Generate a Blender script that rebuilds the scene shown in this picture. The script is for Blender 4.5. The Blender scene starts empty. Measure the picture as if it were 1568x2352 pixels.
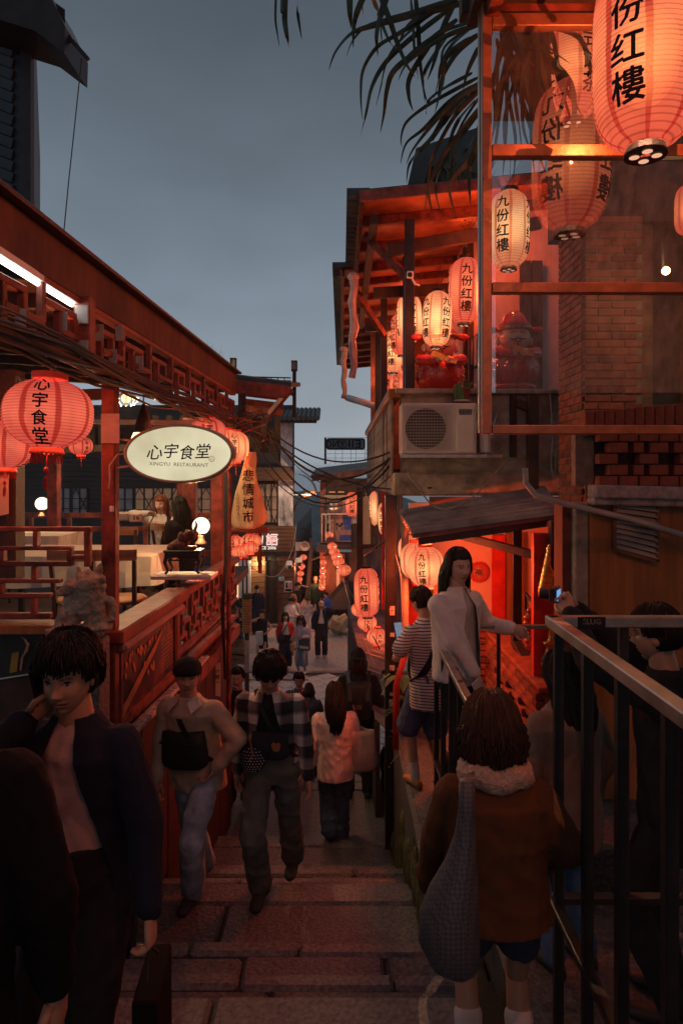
import bpy, bmesh, math, random
import numpy as np
from mathutils import Vector, Matrix, Quaternion, noise as mnoise

random.seed(11)
sc = bpy.context.scene
COL = sc.collection
PI = math.pi
F, CX, HY = 1568.0, 784.0, 1090.0      # survey of the photograph: focal length, centre column and horizon row
def P(x, y, d):                         # a measured point of the place: column, row and distance to metres
    return Vector(((x - CX) / F * d, d, (HY - y) / F * d))

# ------------------------------------------------------------------ camera, sky, sun, exposure
cam = bpy.data.cameras.new('camera')
cam.sensor_fit = 'VERTICAL'; cam.sensor_height = 36; cam.sensor_width = 24
cam.lens = 24.0; cam.shift_y = -(1176 - HY) / 2352.0
cam.clip_start = 0.05; cam.clip_end = 3000
camo = bpy.data.objects.new('camera', cam); COL.objects.link(camo)
camo.location = (0, 0, 0); camo.rotation_euler = (PI / 2, 0, 0)
sc.camera = camo

world = bpy.data.worlds.new('World'); sc.world = world; world.use_nodes = True
nt = world.node_tree; nt.nodes.clear()
def wn(t, **k):
    n = nt.nodes.new(t)
    for a, b in k.items(): setattr(n, a, b)
    return n
w_out = wn('ShaderNodeOutputWorld'); w_bg = wn('ShaderNodeBackground')
w_tc = wn('ShaderNodeTexCoord'); w_sep = wn('ShaderNodeSeparateXYZ')
w_ramp = wn('ShaderNodeValToRGB')
nt.links.new(w_tc.outputs['Generated'], w_sep.inputs[0])
nt.links.new(w_sep.outputs['Z'], w_ramp.inputs[0])
els = w_ramp.color_ramp.elements
els[0].position = 0.0; els[0].color = (0.36, 0.43, 0.495, 1)
els[1].position = 1.0; els[1].color = (0.088, 0.113, 0.142, 1)
for p_, c_ in ((0.10, (0.30, 0.36, 0.42)), (0.25, (0.190, 0.240, 0.295)), (0.42, (0.122, 0.155, 0.192)), (0.56, (0.088, 0.113, 0.142))):
    e = els.new(p_); e.color = c_ + (1,)
w_noise = wn('ShaderNodeTexNoise'); w_noise.inputs['Scale'].default_value = 2.6; w_noise.inputs['Detail'].default_value = 5
w_map = wn('ShaderNodeMapping'); w_map.inputs['Scale'].default_value = (1, 1, 2.4)
nt.links.new(w_tc.outputs['Generated'], w_map.inputs[0]); nt.links.new(w_map.outputs[0], w_noise.inputs['Vector'])
w_mr = wn('ShaderNodeMapRange'); w_mr.inputs[1].default_value = 0.3; w_mr.inputs[2].default_value = 0.7
w_mr.inputs[3].default_value = 0.86; w_mr.inputs[4].default_value = 1.13
nt.links.new(w_noise.outputs['Fac'], w_mr.inputs[0])
w_mul = wn('ShaderNodeMix', data_type='RGBA', blend_type='MULTIPLY'); w_mul.inputs[0].default_value = 1.0
nt.links.new(w_ramp.outputs[0], w_mul.inputs[6]); nt.links.new(w_mr.outputs[0], w_mul.inputs[7])
w_sky = wn('ShaderNodeTexSky'); w_sky.sky_type = 'NISHITA'; w_sky.sun_disc = False
w_sky.sun_elevation = math.radians(2); w_sky.sun_rotation = math.radians(20)
w_add = wn('ShaderNodeMix', data_type='RGBA', blend_type='ADD'); w_add.inputs[0].default_value = 0.004
nt.links.new(w_mul.outputs[2], w_add.inputs[6]); nt.links.new(w_sky.outputs[0], w_add.inputs[7])
nt.links.new(w_add.outputs[2], w_bg.inputs[0]); w_bg.inputs[1].default_value = 1.0
nt.links.new(w_bg.outputs[0], w_out.inputs[0])

sun = bpy.data.lights.new('sun', 'SUN'); sun.energy = 0.05; sun.angle = math.radians(30); sun.color = (1.0, 0.93, 0.86)
suno = bpy.data.objects.new('sun', sun); COL.objects.link(suno)
suno.location = (0, 20, 30); suno.rotation_euler = (math.radians(-55), 0, math.radians(20))

sc.view_settings.view_transform = 'Standard'; sc.view_settings.look = 'None'
sc.view_settings.exposure = 0.0; sc.view_settings.gamma = 1.0
sc.render.engine = 'CYCLES'
cy = sc.cycles
cy.use_denoising = True; cy.max_bounces = 6; cy.diffuse_bounces = 3; cy.glossy_bounces = 3
cy.transmission_bounces = 6; cy.transparent_max_bounces = 28; cy.sample_clamp_indirect = 4.0
cy.caustics_reflective = False; cy.caustics_refractive = False; cy.use_light_tree = True
cy.use_adaptive_sampling = True; cy.adaptive_threshold = 0.02

# ------------------------------------------------------------------ materials
MATS = {}
def newmat(name):
    m = bpy.data.materials.new(name); m.use_nodes = True
    t = m.node_tree; t.nodes.clear()
    o = t.nodes.new('ShaderNodeOutputMaterial')
    return m, t, o
def M(name, c=(.5, .5, .5), rough=.75, metal=0., var=.3, scale=6., bump=.25, bscale=None, st=(1, 1, 1), spec=.35,
      emit=None, es=0., c2=None, alpha=None, coat=0., dist=.01, coord='Object'):
    if name in MATS: return MATS[name]
    m, t, o = newmat(name)
    b = t.nodes.new('ShaderNodeBsdfPrincipled')
    b.inputs['Roughness'].default_value = rough; b.inputs['Metallic'].default_value = metal
    b.inputs['Specular IOR Level'].default_value = spec; b.inputs['Coat Weight'].default_value = coat
    tc = t.nodes.new('ShaderNodeTexCoord'); mp = t.nodes.new('ShaderNodeMapping'); mp.inputs['Scale'].default_value = st
    t.links.new(tc.outputs[coord], mp.inputs[0])
    if var > 0:
        n = t.nodes.new('ShaderNodeTexNoise'); n.inputs['Scale'].default_value = scale; n.inputs['Detail'].default_value = 7
        n.inputs['Roughness'].default_value = .65
        t.links.new(mp.outputs[0], n.inputs['Vector'])
        r = t.nodes.new('ShaderNodeValToRGB')
        lo = tuple(max(0, x * (1 - var)) for x in c); hi = tuple(min(1, x * (1 + var)) for x in c) if c2 is None else c2
        r.color_ramp.elements[0].position = .32; r.color_ramp.elements[0].color = lo + (1,)
        r.color_ramp.elements[1].position = .68; r.color_ramp.elements[1].color = tuple(hi) + (1,)
        t.links.new(n.outputs['Fac'], r.inputs[0]); t.links.new(r.outputs[0], b.inputs['Base Color'])
        rr = t.nodes.new('ShaderNodeMapRange'); rr.inputs[3].default_value = max(0, rough - .12); rr.inputs[4].default_value = min(1, rough + .12)
        t.links.new(n.outputs['Fac'], rr.inputs[0]); t.links.new(rr.outputs[0], b.inputs['Roughness'])
    else:
        b.inputs['Base Color'].default_value = tuple(c) + (1,)
    if bump > 0:
        n2 = t.nodes.new('ShaderNodeTexNoise'); n2.inputs['Scale'].default_value = bscale or scale * 4; n2.inputs['Detail'].default_value = 6
        t.links.new(mp.outputs[0], n2.inputs['Vector'])
        bp = t.nodes.new('ShaderNodeBump'); bp.inputs['Strength'].default_value = bump; bp.inputs['Distance'].default_value = dist
        t.links.new(n2.outputs['Fac'], bp.inputs['Height']); t.links.new(bp.outputs[0], b.inputs['Normal'])
    if emit is not None:
        b.inputs['Emission Color'].default_value = tuple(emit) + (1,); b.inputs['Emission Strength'].default_value = es
    t.links.new(b.outputs[0], o.inputs[0])
    MATS[name] = m
    return m
def EM(name, c, s):                     # something that gives off light
    if name in MATS: return MATS[name]
    m, t, o = newmat(name)
    e = t.nodes.new('ShaderNodeEmission'); e.inputs[0].default_value = tuple(c) + (1,); e.inputs[1].default_value = s
    t.links.new(e.outputs[0], o.inputs[0]); MATS[name] = m
    return m
def GLASS(name, refl=.16, tint=(.92, .94, .95), dirt=.05, scale=5.):
    if name in MATS: return MATS[name]
    m, t, o = newmat(name)
    tr = t.nodes.new('ShaderNodeBsdfTransparent'); tr.inputs[0].default_value = tint + (1,)
    gl = t.nodes.new('ShaderNodeBsdfGlossy'); gl.inputs['Roughness'].default_value = .012
    df = t.nodes.new('ShaderNodeBsdfDiffuse'); df.inputs[0].default_value = (.5, .47, .42, 1)
    fr = t.nodes.new('ShaderNodeFresnel'); fr.inputs[0].default_value = 1.5
    mx = t.nodes.new('ShaderNodeMath'); mx.operation = 'ADD'; mx.inputs[1].default_value = refl; mx.use_clamp = True
    t.links.new(fr.outputs[0], mx.inputs[0])
    a = t.nodes.new('ShaderNodeMixShader'); t.links.new(mx.outputs[0], a.inputs[0]); t.links.new(tr.outputs[0], a.inputs[1]); t.links.new(gl.outputs[0], a.inputs[2])
    tc = t.nodes.new('ShaderNodeTexCoord'); n = t.nodes.new('ShaderNodeTexNoise'); n.inputs['Scale'].default_value = scale; n.inputs['Detail'].default_value = 9
    n.inputs['Roughness'].default_value = .7
    t.links.new(tc.outputs['Object'], n.inputs['Vector'])
    r = t.nodes.new('ShaderNodeMapRange'); r.inputs[1].default_value = .48; r.inputs[2].default_value = .72; r.inputs[3].default_value = dirt * .3; r.inputs[4].default_value = dirt * 2.2
    t.links.new(n.outputs['Fac'], r.inputs[0])
    b2 = t.nodes.new('ShaderNodeMixShader'); t.links.new(r.outputs[0], b2.inputs[0]); t.links.new(a.outputs[0], b2.inputs[1]); t.links.new(df.outputs[0], b2.inputs[2])
    t.links.new(b2.outputs[0], o.inputs[0]); MATS[name] = m
    return m

# ------------------------------------------------------------------ mesh building
BASE = {}
def rotz(a): return Matrix.Rotation(a, 3, 'Z')
def basis(dr, up=Vector((0, 0, 1))):
    y = Vector(dr).normalized()
    if abs(y.dot(up)) > .98: up = Vector((0, 1, 0)) if abs(y.z) > .9 else Vector((0, 0, 1))
    x = y.cross(up).normalized(); z = x.cross(y).normalized()
    return x, y, z
class MB:
    def __init__(s): s.v = []; s.f = []; s.m = []; s.uv = {}
    def add(s, vs, fs, mi=0):
        b = len(s.v); s.v.extend(Vector(p) for p in vs)
        for f in fs: s.f.append(tuple(b + i for i in f)); s.m.append(mi)
        return s
    def box(s, c, sz, R=None, mi=0):
        c = Vector(c); h = Vector(sz) / 2
        if isinstance(R, (int, float)): R = rotz(R)
        vs = []
        for dx in (-1, 1):
            for dy in (-1, 1):
                for dz in (-1, 1):
                    q = Vector((dx * h.x, dy * h.y, dz * h.z)); vs.append(c + (R @ q if R else q))
        return s.add(vs, [(0, 1, 3, 2), (4, 6, 7, 5), (0, 4, 5, 1), (2, 3, 7, 6), (0, 2, 6, 4), (1, 5, 7, 3)], mi)
    def span(s, a, b, mi=0):            # axis-aligned box between two corners
        a, b = Vector(a), Vector(b); return s.box((a + b) / 2, [abs(x) for x in (b - a)], None, mi)
    def bar(s, p0, p1, w, h=None, up=Vector((0, 0, 1)), ext=0., mi=0):
        p0, p1 = Vector(p0), Vector(p1); h = w if h is None else h
        x, y, z = basis(p1 - p0, Vector(up)); L = (p1 - p0).length + 2 * ext
        return s.box((p0 + p1) / 2, (w, L, h), Matrix((x, y, z)).transposed(), mi)
    def loft(s, rings, cap=True, closed=True, mi=0):
        n = len(rings[0]); vs = [p for r in rings for p in r]; fs = []
        for i in range(len(rings) - 1):
            for j in range(n if closed else n - 1):
                a, b = i * n + j, i * n + (j + 1) % n
                fs.append((a, b, b + n, a + n))
        if cap: fs.append(tuple(range(n - 1, -1, -1))); k = (len(rings) - 1) * n; fs.append(tuple(k + j for j in range(n)))
        return s.add(vs, fs, mi)
    def tube(s, pts, r, n=6, cap=True, mi=0, flat=1.0):
        pts = [Vector(p) for p in pts]; rs = r if isinstance(r, (list, tuple)) else [r] * len(pts)
        rings = []; up = Vector((0, 0, 1)); px = None
        for i, p in enumerate(pts):
            d = (pts[min(i + 1, len(pts) - 1)] - pts[max(i - 1, 0)])
            if d.length < 1e-9: d = Vector((0, 0, 1))
            d.normalize()
            if px is None:
                x = d.cross(up if abs(d.z) < .95 else Vector((0, 1, 0))).normalized()
            else:
                x = (px - d * px.dot(d))
                x = x.normalized() if x.length > 1e-6 else d.orthogonal().normalized()
            px = x; z = x.cross(d)
            rings.append([p + (x * math.cos(2 * PI * k / n) + z * math.sin(2 * PI * k / n) * flat) * rs[i] for k in range(n)])
        return s.loft(rings, cap, True, mi)
    def capsule(s, p0, p1, r0, r1, n=10, mi=0):
        p0, p1 = Vector(p0), Vector(p1); d = p1 - p0
        if d.length < 1e-6: d = Vector((0, 0, 1e-4))
        u = d.normalized(); pts = []; rs = []
        for a in (-80, -50, -20): t = math.radians(a); pts.append(p0 + u * r0 * math.sin(t)); rs.append(r0 * math.cos(t))
        pts.append(p0); rs.append(r0); pts.append(p1); rs.append(r1)
        for a in (20, 50, 80): t = math.radians(a); pts.append(p1 + u * r1 * math.sin(t)); rs.append(r1 * math.cos(t))
        return s.tube(pts, rs, n, True, mi)
    def lathe(s, prof, n=24, c=(0, 0, 0), R=None, cap=True, mi=0):
        c = Vector(c); rings = []
        for r, z in prof:
            ring = [Vector((r * math.cos(2 * PI * k / n), r * math.sin(2 * PI * k / n), z)) for k in range(n)]
            rings.append([c + (R @ q if R else q) for q in ring])
        return s.loft(rings, cap, True, mi)
    def ell(s, c, r, n=14, m=9, R=None, mi=0):
        c = Vector(c); r = (r, r, r) if isinstance(r, (int, float)) else r; rings = []
        for i in range(m + 1):
            a = -PI / 2 + PI * (i + .02) / (m + .04) if 0 < i < m else (-PI / 2 + .04 if i == 0 else PI / 2 - .04)
            ring = []
            for k in range(n):
                q = Vector((r[0] * math.cos(a) * math.cos(2 * PI * k / n), r[1] * math.cos(a) * math.sin(2 * PI * k / n), r[2] * math.sin(a)))
                ring.append(c + (R @ q if R else q))
            rings.append(ring)
        return s.loft(rings, True, True, mi)
    def prism(s, poly, ext, mi=0):
        ext = Vector(ext); a = [Vector(p) for p in poly]
        return s.loft([a, [p + ext for p in a]], True, True, mi)
    def quad(s, a, b, c, d, mi=0): return s.add([a, b, c, d], [(0, 1, 2, 3)], mi)
    def join(s, o, Mx=None):
        return s.add([(Mx @ p if Mx else p) for p in o.v], o.f)
    def mesh(s, name, base=Vector((0, 0, 0)), bevel=0., smooth=False):
        me = bpy.data.meshes.new(name)
        me.from_pydata([tuple(p - base) for p in s.v], [], s.f)
        if any(s.m): me.polygons.foreach_set('material_index', s.m)
        bm = bmesh.new(); bm.from_mesh(me)
        bmesh.ops.recalc_face_normals(bm, faces=bm.faces)
        if bevel > 0:
            bmesh.ops.bevel(bm, geom=[e for e in bm.edges if e.is_manifold and e.calc_face_angle(0) > .6], offset=bevel, segments=1, affect='EDGES', clamp_overlap=True)
        bm.to_mesh(me); bm.free()
        if smooth: me.polygons.foreach_set('use_smooth', [True] * len(me.polygons))
        me.update()
        return me
    def build(s, name, mat, parent=None, bevel=0., smooth=False, base=None):
        if parent is not None: b = BASE[parent.name]
        else: b = Vector(base) if base is not None else Vector((0, 0, 0))
        return link(name, s.mesh(name, b, bevel, smooth), mat, parent, b)
def link(name, me, mat, parent=None, base=Vector((0, 0, 0))):
    o = bpy.data.objects.new(name, me)
    for m in (mat if isinstance(mat, (list, tuple)) else [mat]):
        if m is not None and len(me.materials) < (len(mat) if isinstance(mat, (list, tuple)) else 1): me.materials.append(m)
    COL.objects.link(o)
    if parent is not None: o.parent = parent
    else: o.location = base
    BASE[o.name] = Vector(base)
    return o
def tag(o, label=None, cat=None, group=None, kind=None):
    for k, v in (('label', label), ('category', cat), ('group', group), ('kind', kind)):
        if v: o[k] = v
    return o
def thing(name, label, cat, base=(0, 0, 0), group=None, kind=None):
    o = bpy.data.objects.new(name, None); COL.objects.link(o); o.location = base
    o.empty_display_size = .1
    BASE[o.name] = Vector(base)
    return tag(o, label, cat, group, kind)
def struct(name, base=(0, 0, 0)): return thing(name, None, None, base, None, 'structure')
def copy_tree(o, parent=None):
    c = o.copy(); COL.objects.link(c); c.parent = parent; BASE[c.name] = BASE.get(o.name, Vector())
    for ch in list(o.children): copy_tree(ch, c)
    return c
def point_light(name, loc, w, color, parent=None, r=.04):
    l = bpy.data.lights.new(name, 'POINT'); l.energy = w; l.color = color; l.shadow_soft_size = r
    o = bpy.data.objects.new(name, l); COL.objects.link(o)
    if parent is not None: o.parent = parent; o.location = Vector(loc) - BASE[parent.name]
    else: o.location = loc
    return o

# ------------------------------------------------------------------ lettering (Blender's own fonts), as meshes
GL = {}
def glyphs(s, bold=0.):
    k = (s, bold)
    if k in GL: return GL[k]
    c = bpy.data.curves.new('g', 'FONT'); c.body = s; c.resolution_u = 2
    o = bpy.data.objects.new('g', c); COL.objects.link(o)
    bpy.context.view_layer.update()
    me = bpy.data.meshes.new_from_object(o.evaluated_get(bpy.context.evaluated_depsgraph_get()))
    v = [(p.co.x, p.co.y) for p in me.vertices]; f = [tuple(p.vertices) for p in me.polygons]
    bpy.data.objects.remove(o); bpy.data.curves.remove(c); bpy.data.meshes.remove(me)
    if v:
        x0 = min(p[0] for p in v); x1 = max(p[0] for p in v); y0 = min(p[1] for p in v); y1 = max(p[1] for p in v)
        v = [(p[0] - (x0 + x1) / 2, p[1] - (y0 + y1) / 2) for p in v]
        if bold > 0:                    # brush weight: the glyph overlaid on itself, slightly shifted
            n0 = len(v); b = bold * .7; v2, f2 = [], []
            for i, (ox, oy) in enumerate(((-b, 0), (b, 0), (0, -b), (0, b))):
                v2 += [(p[0] + ox, p[1] + oy) for p in v]; f2 += [tuple(q + i * n0 for q in ff) for ff in f]
            v, f = v2, f2
        GL[k] = (v, f, x1 - x0, y1 - y0)
    else: GL[k] = ([], [], .3, .3)
    return GL[k]
def flat_text(mb, s, c, xd, yd, width=None, height=None, bold=0., slant=0., mi=0):
    v, f, w, h = glyphs(s, bold)
    kx = (width / w) if width else None; ky = (height / h) if height else None
    kx = kx if kx else ky; ky = ky if ky else kx
    c, xd, yd = Vector(c), Vector(xd).normalized(), Vector(yd).normalized()
    return mb.add([c + xd * (p[0] * kx + slant * p[1] * ky) + yd * (p[1] * ky) for p in v], f, mi)
def column_text(mb, s, top, xd, yd, size, pitch=1.05, bold=.012, jit=0., mi=0):
    for i, ch in enumerate(s):
        c = Vector(top) + Vector(yd).normalized() * (-(i + .5) * size * pitch)
        a = random.uniform(-jit, jit); x = Vector(xd).normalized(); y = Vector(yd).normalized()
        flat_text(mb, ch, c, x * math.cos(a) + y * math.sin(a), y * math.cos(a) - x * math.sin(a), None, size * .93 * random.uniform(1 - jit, 1 + jit), bold, 0, mi)
    return mb
def remesh(mb, voxel, smooth=2, name='m'):
    me = mb.mesh(name); o = bpy.data.objects.new('tmp', me); COL.objects.link(o)
    r = o.modifiers.new('r', 'REMESH'); r.mode = 'VOXEL'; r.voxel_size = voxel; r.use_smooth_shade = True
    if smooth:
        q = o.modifiers.new('s', 'SMOOTH'); q.factor = .5; q.iterations = smooth
    out = bpy.data.meshes.new_from_object(o.evaluated_get(bpy.context.evaluated_depsgraph_get()))
    bpy.data.objects.remove(o); bpy.data.meshes.remove(me)
    out.name = name; out.materials.clear()
    return out
def mesh_np(me):
    a = np.empty(len(me.vertices) * 3); me.vertices.foreach_get('co', a); return a.reshape(-1, 3)
def normals_np(me):
    a = np.empty(len(me.vertices) * 3); me.vertices.foreach_get('normal', a); return a.reshape(-1, 3)
# ------------------------------------------------------------------ palette
m_granite = M('granite', (.105, .106, .112), .55, var=.6, scale=48, bump=.9, bscale=42, dist=.012)
m_granite2 = M('granite_dark', (.075, .076, .08), .52, var=.6, scale=44, bump=.9, bscale=38, dist=.012)
m_paver = M('paver_stone', (.45, .43, .42), .75, var=.3, scale=7, bump=.4, bscale=60, dist=.004)
m_asphalt = M('asphalt', (.30, .29, .285), .85, var=.35, scale=12, bump=.5, bscale=120, dist=.004)
m_earth = M('earth', (.09, .08, .07), .95, var=.4, scale=3)
m_redpaint = M('red_painted_wood', (.17, .042, .026), .5, var=.75, scale=7, bump=.5, bscale=22, st=(1, 1, 1), dist=.006)
m_redpaint2 = M('faded_red_wood', (.22, .052, .032), .55, var=.65, scale=7, bump=.3, bscale=24)
m_rust = M('rusty_fascia', (.10, .04, .024), .7, var=.7, scale=3.5, bump=.35, bscale=14, st=(1, 1, .35), dist=.01)
m_darkwood = M('dark_wood', (.05, .032, .024), .65, var=.5, scale=5, bump=.5, bscale=30, st=(1, 1, 1))
m_blackwood = M('black_stained_wood', (.045, .042, .042), .7, var=.5, scale=4, bump=.5, bscale=25, st=(.35, 1, 3))
m_plank = M('brown_plank', (.30, .145, .062), .6, var=.45, scale=4, bump=.4, bscale=20, st=(.35, 1, 4))
m_plank_d = M('umber_plank', (.15, .072, .04), .65, var=.4, scale=4, bump=.4, bscale=20, st=(.35, 1, 4))
m_ply = M('orange_plywood', (.30, .115, .035), .5, var=.4, scale=3, bump=.25, bscale=18, st=(3, 3, .3))
m_conc = M('stained_concrete', (.29, .245, .19), .85, var=.6, scale=3.2, bump=.6, bscale=24, dist=.012)
m_brick = M('brick', (.22, .06, .034), .8, var=.4, scale=9, bump=.6, bscale=60, dist=.006)
m_brick2 = M('brick_dark', (.135, .04, .026), .8, var=.4, scale=9, bump=.6, bscale=60, dist=.006)
m_mortar = M('mortar', (.19, .15, .12), .95, var=.35, scale=14, bump=.6)
m_black = M('black_steel', (.022, .02, .02), .42, var=.4, scale=9, bump=.15)
m_steel = M('brushed_steel', (.42, .38, .34), .36, metal=.85, var=.25, scale=10, bump=.1, st=(1, 1, 1))
m_tile = M('grey_roof_tile', (.055, .075, .085), .6, var=.4, scale=8, bump=.3)
m_pink = M('pink_plaster', (.62, .42, .36), .75, var=.12, scale=3, bump=.2, bscale=40)
m_soffit = M('soffit_plywood', (.27, .088, .034), .5, var=.5, scale=4, bump=.3, bscale=30)
m_corr = M('corrugated_metal', (.17, .155, .16), .55, var=.5, scale=3, bump=.25, bscale=30)
m_siding = M('cream_siding', (.42, .38, .34), .6, var=.2, scale=4, bump=.15)
m_teal = M('dark_teal_siding', (.035, .06, .075), .6, var=.3, scale=3, bump=.15)
m_white = M('white_paint', (.72, .70, .66), .6, var=.12, scale=6, bump=.12)
m_plaster_st = M('stained_plaster', (.50, .45, .44), .85, var=.85, scale=2.2, bump=.4, st=(1, 1, .5))
m_cloth = M('white_tablecloth', (.52, .43, .36), .9, var=.15, scale=5, bump=.25, bscale=18, dist=.01)
m_ink = M('black_ink', (.012, .010, .009), .8, var=0, bump=0)
m_red = M('red_lacquer', (.50, .03, .02), .45, var=.3, scale=6, bump=.15)
m_gold = M('gold_paint', (.80, .45, .13), .28, metal=.9, var=.25, scale=8, bump=.1)
m_wire = M('black_cable', (.03, .025, .024), .6, var=0, bump=0)
m_wire2 = M('grey_cable', (.22, .19, .17), .6, var=0, bump=0)
m_moss = M('mossy_stone', (.085, .085, .065), .9, var=.7, scale=9, bump=.9, bscale=26, dist=.03, c2=(.12, .14, .06))
m_pipe = M('grey_pipe', (.36, .31, .27), .5, var=.25, scale=5, bump=.1)

# ------------------------------------------------------------------ ground, plaza, road, hill
PZ = -5.65
gs = MB()
gs.add([(-900, -40, PZ - 2.2), (900, -40, PZ - 2.2), (900, 60, PZ - 2.2), (-900, 60, PZ - 2.2)], [(0, 1, 2, 3)])
gs.add([(-900, 60, PZ - 2.2), (900, 60, PZ - 2.2), (900, 1500, -160), (-900, 1500, -160)], [(0, 1, 2, 3)])
tag(gs.build('ground', m_earth), kind='structure')
plz = struct('plaza')
mm = MB(); mm.span((-16, 12.85, PZ - .25), (9, 19.6, PZ - .03)); mm.build('paving_bed', M('paving_joint', (.09, .085, .08), .9), plz)
r = random.Random(3); ca, sa = math.cos(.62), math.sin(.62)
pm = [MB().box((0, 0, -.02), (.425, .425, .04)).mesh('paver', bevel=.008) for _ in range(1)][0]
for i in range(-16, 17):
    for j in range(-16, 17):
        u, v = i * .44 + (.22 if j % 2 else 0), j * .44
        x, y = u * ca - v * sa - .75, u * sa + v * ca + 16.2
        if not (13.1 < y < 19.35 and -3.9 + (y - 13) * .05 < x < 1.35): continue
        o = link('paver', pm, m_paver, plz, Vector()); o.location = (x, y, PZ + r.uniform(-.006, .006)); o.rotation_euler = (r.uniform(-.008, .008), r.uniform(-.008, .008), .62)
kb = MB(); kb.span((-16, 19.4, PZ - .2), (9, 19.62, PZ + .02)); kb.build('kerb_stone', m_granite2, plz, bevel=.02)
rd = MB(); rd.span((-30, 19.62, PZ - .3), (12, 27.2, PZ - .012)); tag(rd.build('road', m_asphalt), kind='structure')
m_line = M('faded_red_line_paint', (.52, .17, .12), .7, var=.35, scale=14, bump=.1)
def band(name, pts, w, z, mat):
    b = MB(); L = []; Rr = []
    for i, p in enumerate(pts):
        p = Vector(p); d = Vector(pts[min(i + 1, len(pts) - 1)]) - Vector(pts[max(0, i - 1)]); n = Vector((-d.y, d.x)).normalized() * w / 2
        L.append((p.x - n.x, p.y - n.y, z)); Rr.append((p.x + n.x, p.y + n.y, z))
    for i in range(len(pts) - 1): b.quad(L[i], L[i + 1], Rr[i + 1], Rr[i])
    return tag(b.build(name, mat), kind='structure')
band('road_line', [(-6, 21.9), (-3, 22.1), (-1, 22.4), (.8, 22.9), (2, 23.3)], .13, PZ - .006, m_line)
band('road_line', [(-6, 24.3), (-3, 24.45), (-1, 24.7), (.2, 25.4), (.9, 26.2)], .12, PZ - .006, m_line)
dc = MB(); dc.span((-2.6, 18.7, PZ + .006), (-.9, 18.85, PZ + .012)); dc.build('drain_cover', m_black, plz)
ln = MB()
prev = None
for i in range(24):
    y = 27.2 + i * 2.2; z = PZ - .02 - max(0, (y - 27.2)) * .115; x0 = -1.9 - (y - 27) * .02; x1 = -.3 - (y - 27) * .014
    cur = [(x0, y, z), (x1 + .6, y, z)]
    if prev: ln.quad(prev[0], prev[1], cur[1], cur[0])
    prev = cur
tag(ln.build('lane', m_paver), kind='structure')
hill = MB(); nx, ny = 70, 26
for j in range(ny):
    for i in range(nx):
        x = -420 + 840 * i / (nx - 1); y = 330 + 420 * j / (ny - 1)
        h = -150 + 132 * math.exp(-((j / (ny - 1) - .55) / .34) ** 2) * (1 + .06 * math.sin(x * .021 + 1.2)) - max(0, (x + 35)) * .10
        h += 7 * mnoise.noise(Vector((x * .02, y * .02, 0))) + 5 * mnoise.noise(Vector((x * .09, y * .09, 3)))
        hill.v.append(Vector((x, y, h)))
for j in range(ny - 1):
    for i in range(nx - 1): hill.f.append((j * nx + i, j * nx + i + 1, (j + 1) * nx + i + 1, (j + 1) * nx + i)); hill.m.append(0)
tag(hill.build('wooded_hill', M('forest_hazed', (.07, .13, .13), .95, var=.5, scale=.12, bump=.8, bscale=.5, dist=2.), smooth=True), kind='structure')  # forest colour lightened and blued to carry some of the haze

# ------------------------------------------------------------------ the stone stair
TREADS = [(-2.10, 2.2), (-2.29, 3.02), (-2.50, 3.44), (-2.65, 3.89), (-2.80, 4.69), (-3.02, 5.14), (-3.24, 5.63), (-3.47, 6.08), (-3.68, 6.99),
          (-3.87, 8.6), (-4.05, 9.1), (-4.23, 9.55), (-4.41, 10.0), (-4.59, 10.45), (-4.77, 10.9), (-4.95, 11.4), (-5.13, 11.9), (-5.31, 12.4), (-5.49, 12.9)]
def tread_z(d):
    for z, far in TREADS:
        if d <= far: return z
    return PZ
m_nosing = M('pale_nosing_granite', (.125, .125, .13), .5, var=.55, scale=40, bump=.8, bscale=40, dist=.01)  # slightly paler stone strip along each tread edge, to mark the steps
stair = struct('stairs')
core = MB(); near = -3.2; r = random.Random(5)
for k, (z, far) in enumerate(TREADS):
    core.span(((-1.7 if far < 7.7 else -3.7) + .04 * far, near, z - .8), (.62 + .04 * far, far - .03, z - .035))
    rows = [(near, far)]
    if k > 0:
        mid = far - (.24 if far - near > .7 else .12); rows = [(near, mid), (mid, far)]
    for (a, b) in rows:
        x = (-1.62 if b < 7.7 else -3.6) + .04 * b
        xr = .46 + .04 * b + (.35 if k == 0 else 0)
        while x < xr - .05:
            w = r.uniform(.6, 1.15) if b - a < .6 else r.uniform(.7, 1.2)
            if x + w > xr - .3: w = xr - x
            mb = MB(); g = .007
            dz = r.uniform(-.006, .006)
            mb.box((x + w / 2, (a + b) / 2, z + dz - .045), (w - g * 2, b - a - g * 2, .09), rotz(r.uniform(-.006, .006)))
            mb.build('stone_slab', m_nosing if (b == far and k > 0) else (m_granite if r.random() < .6 else m_granite2), stair, bevel=.02)
            # riser face of this slab
            x += w
    near = far
core.build('stair_core', M('stair_mortar', (.035, .03, .027), .95, var=.4, scale=9), stair)

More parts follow.
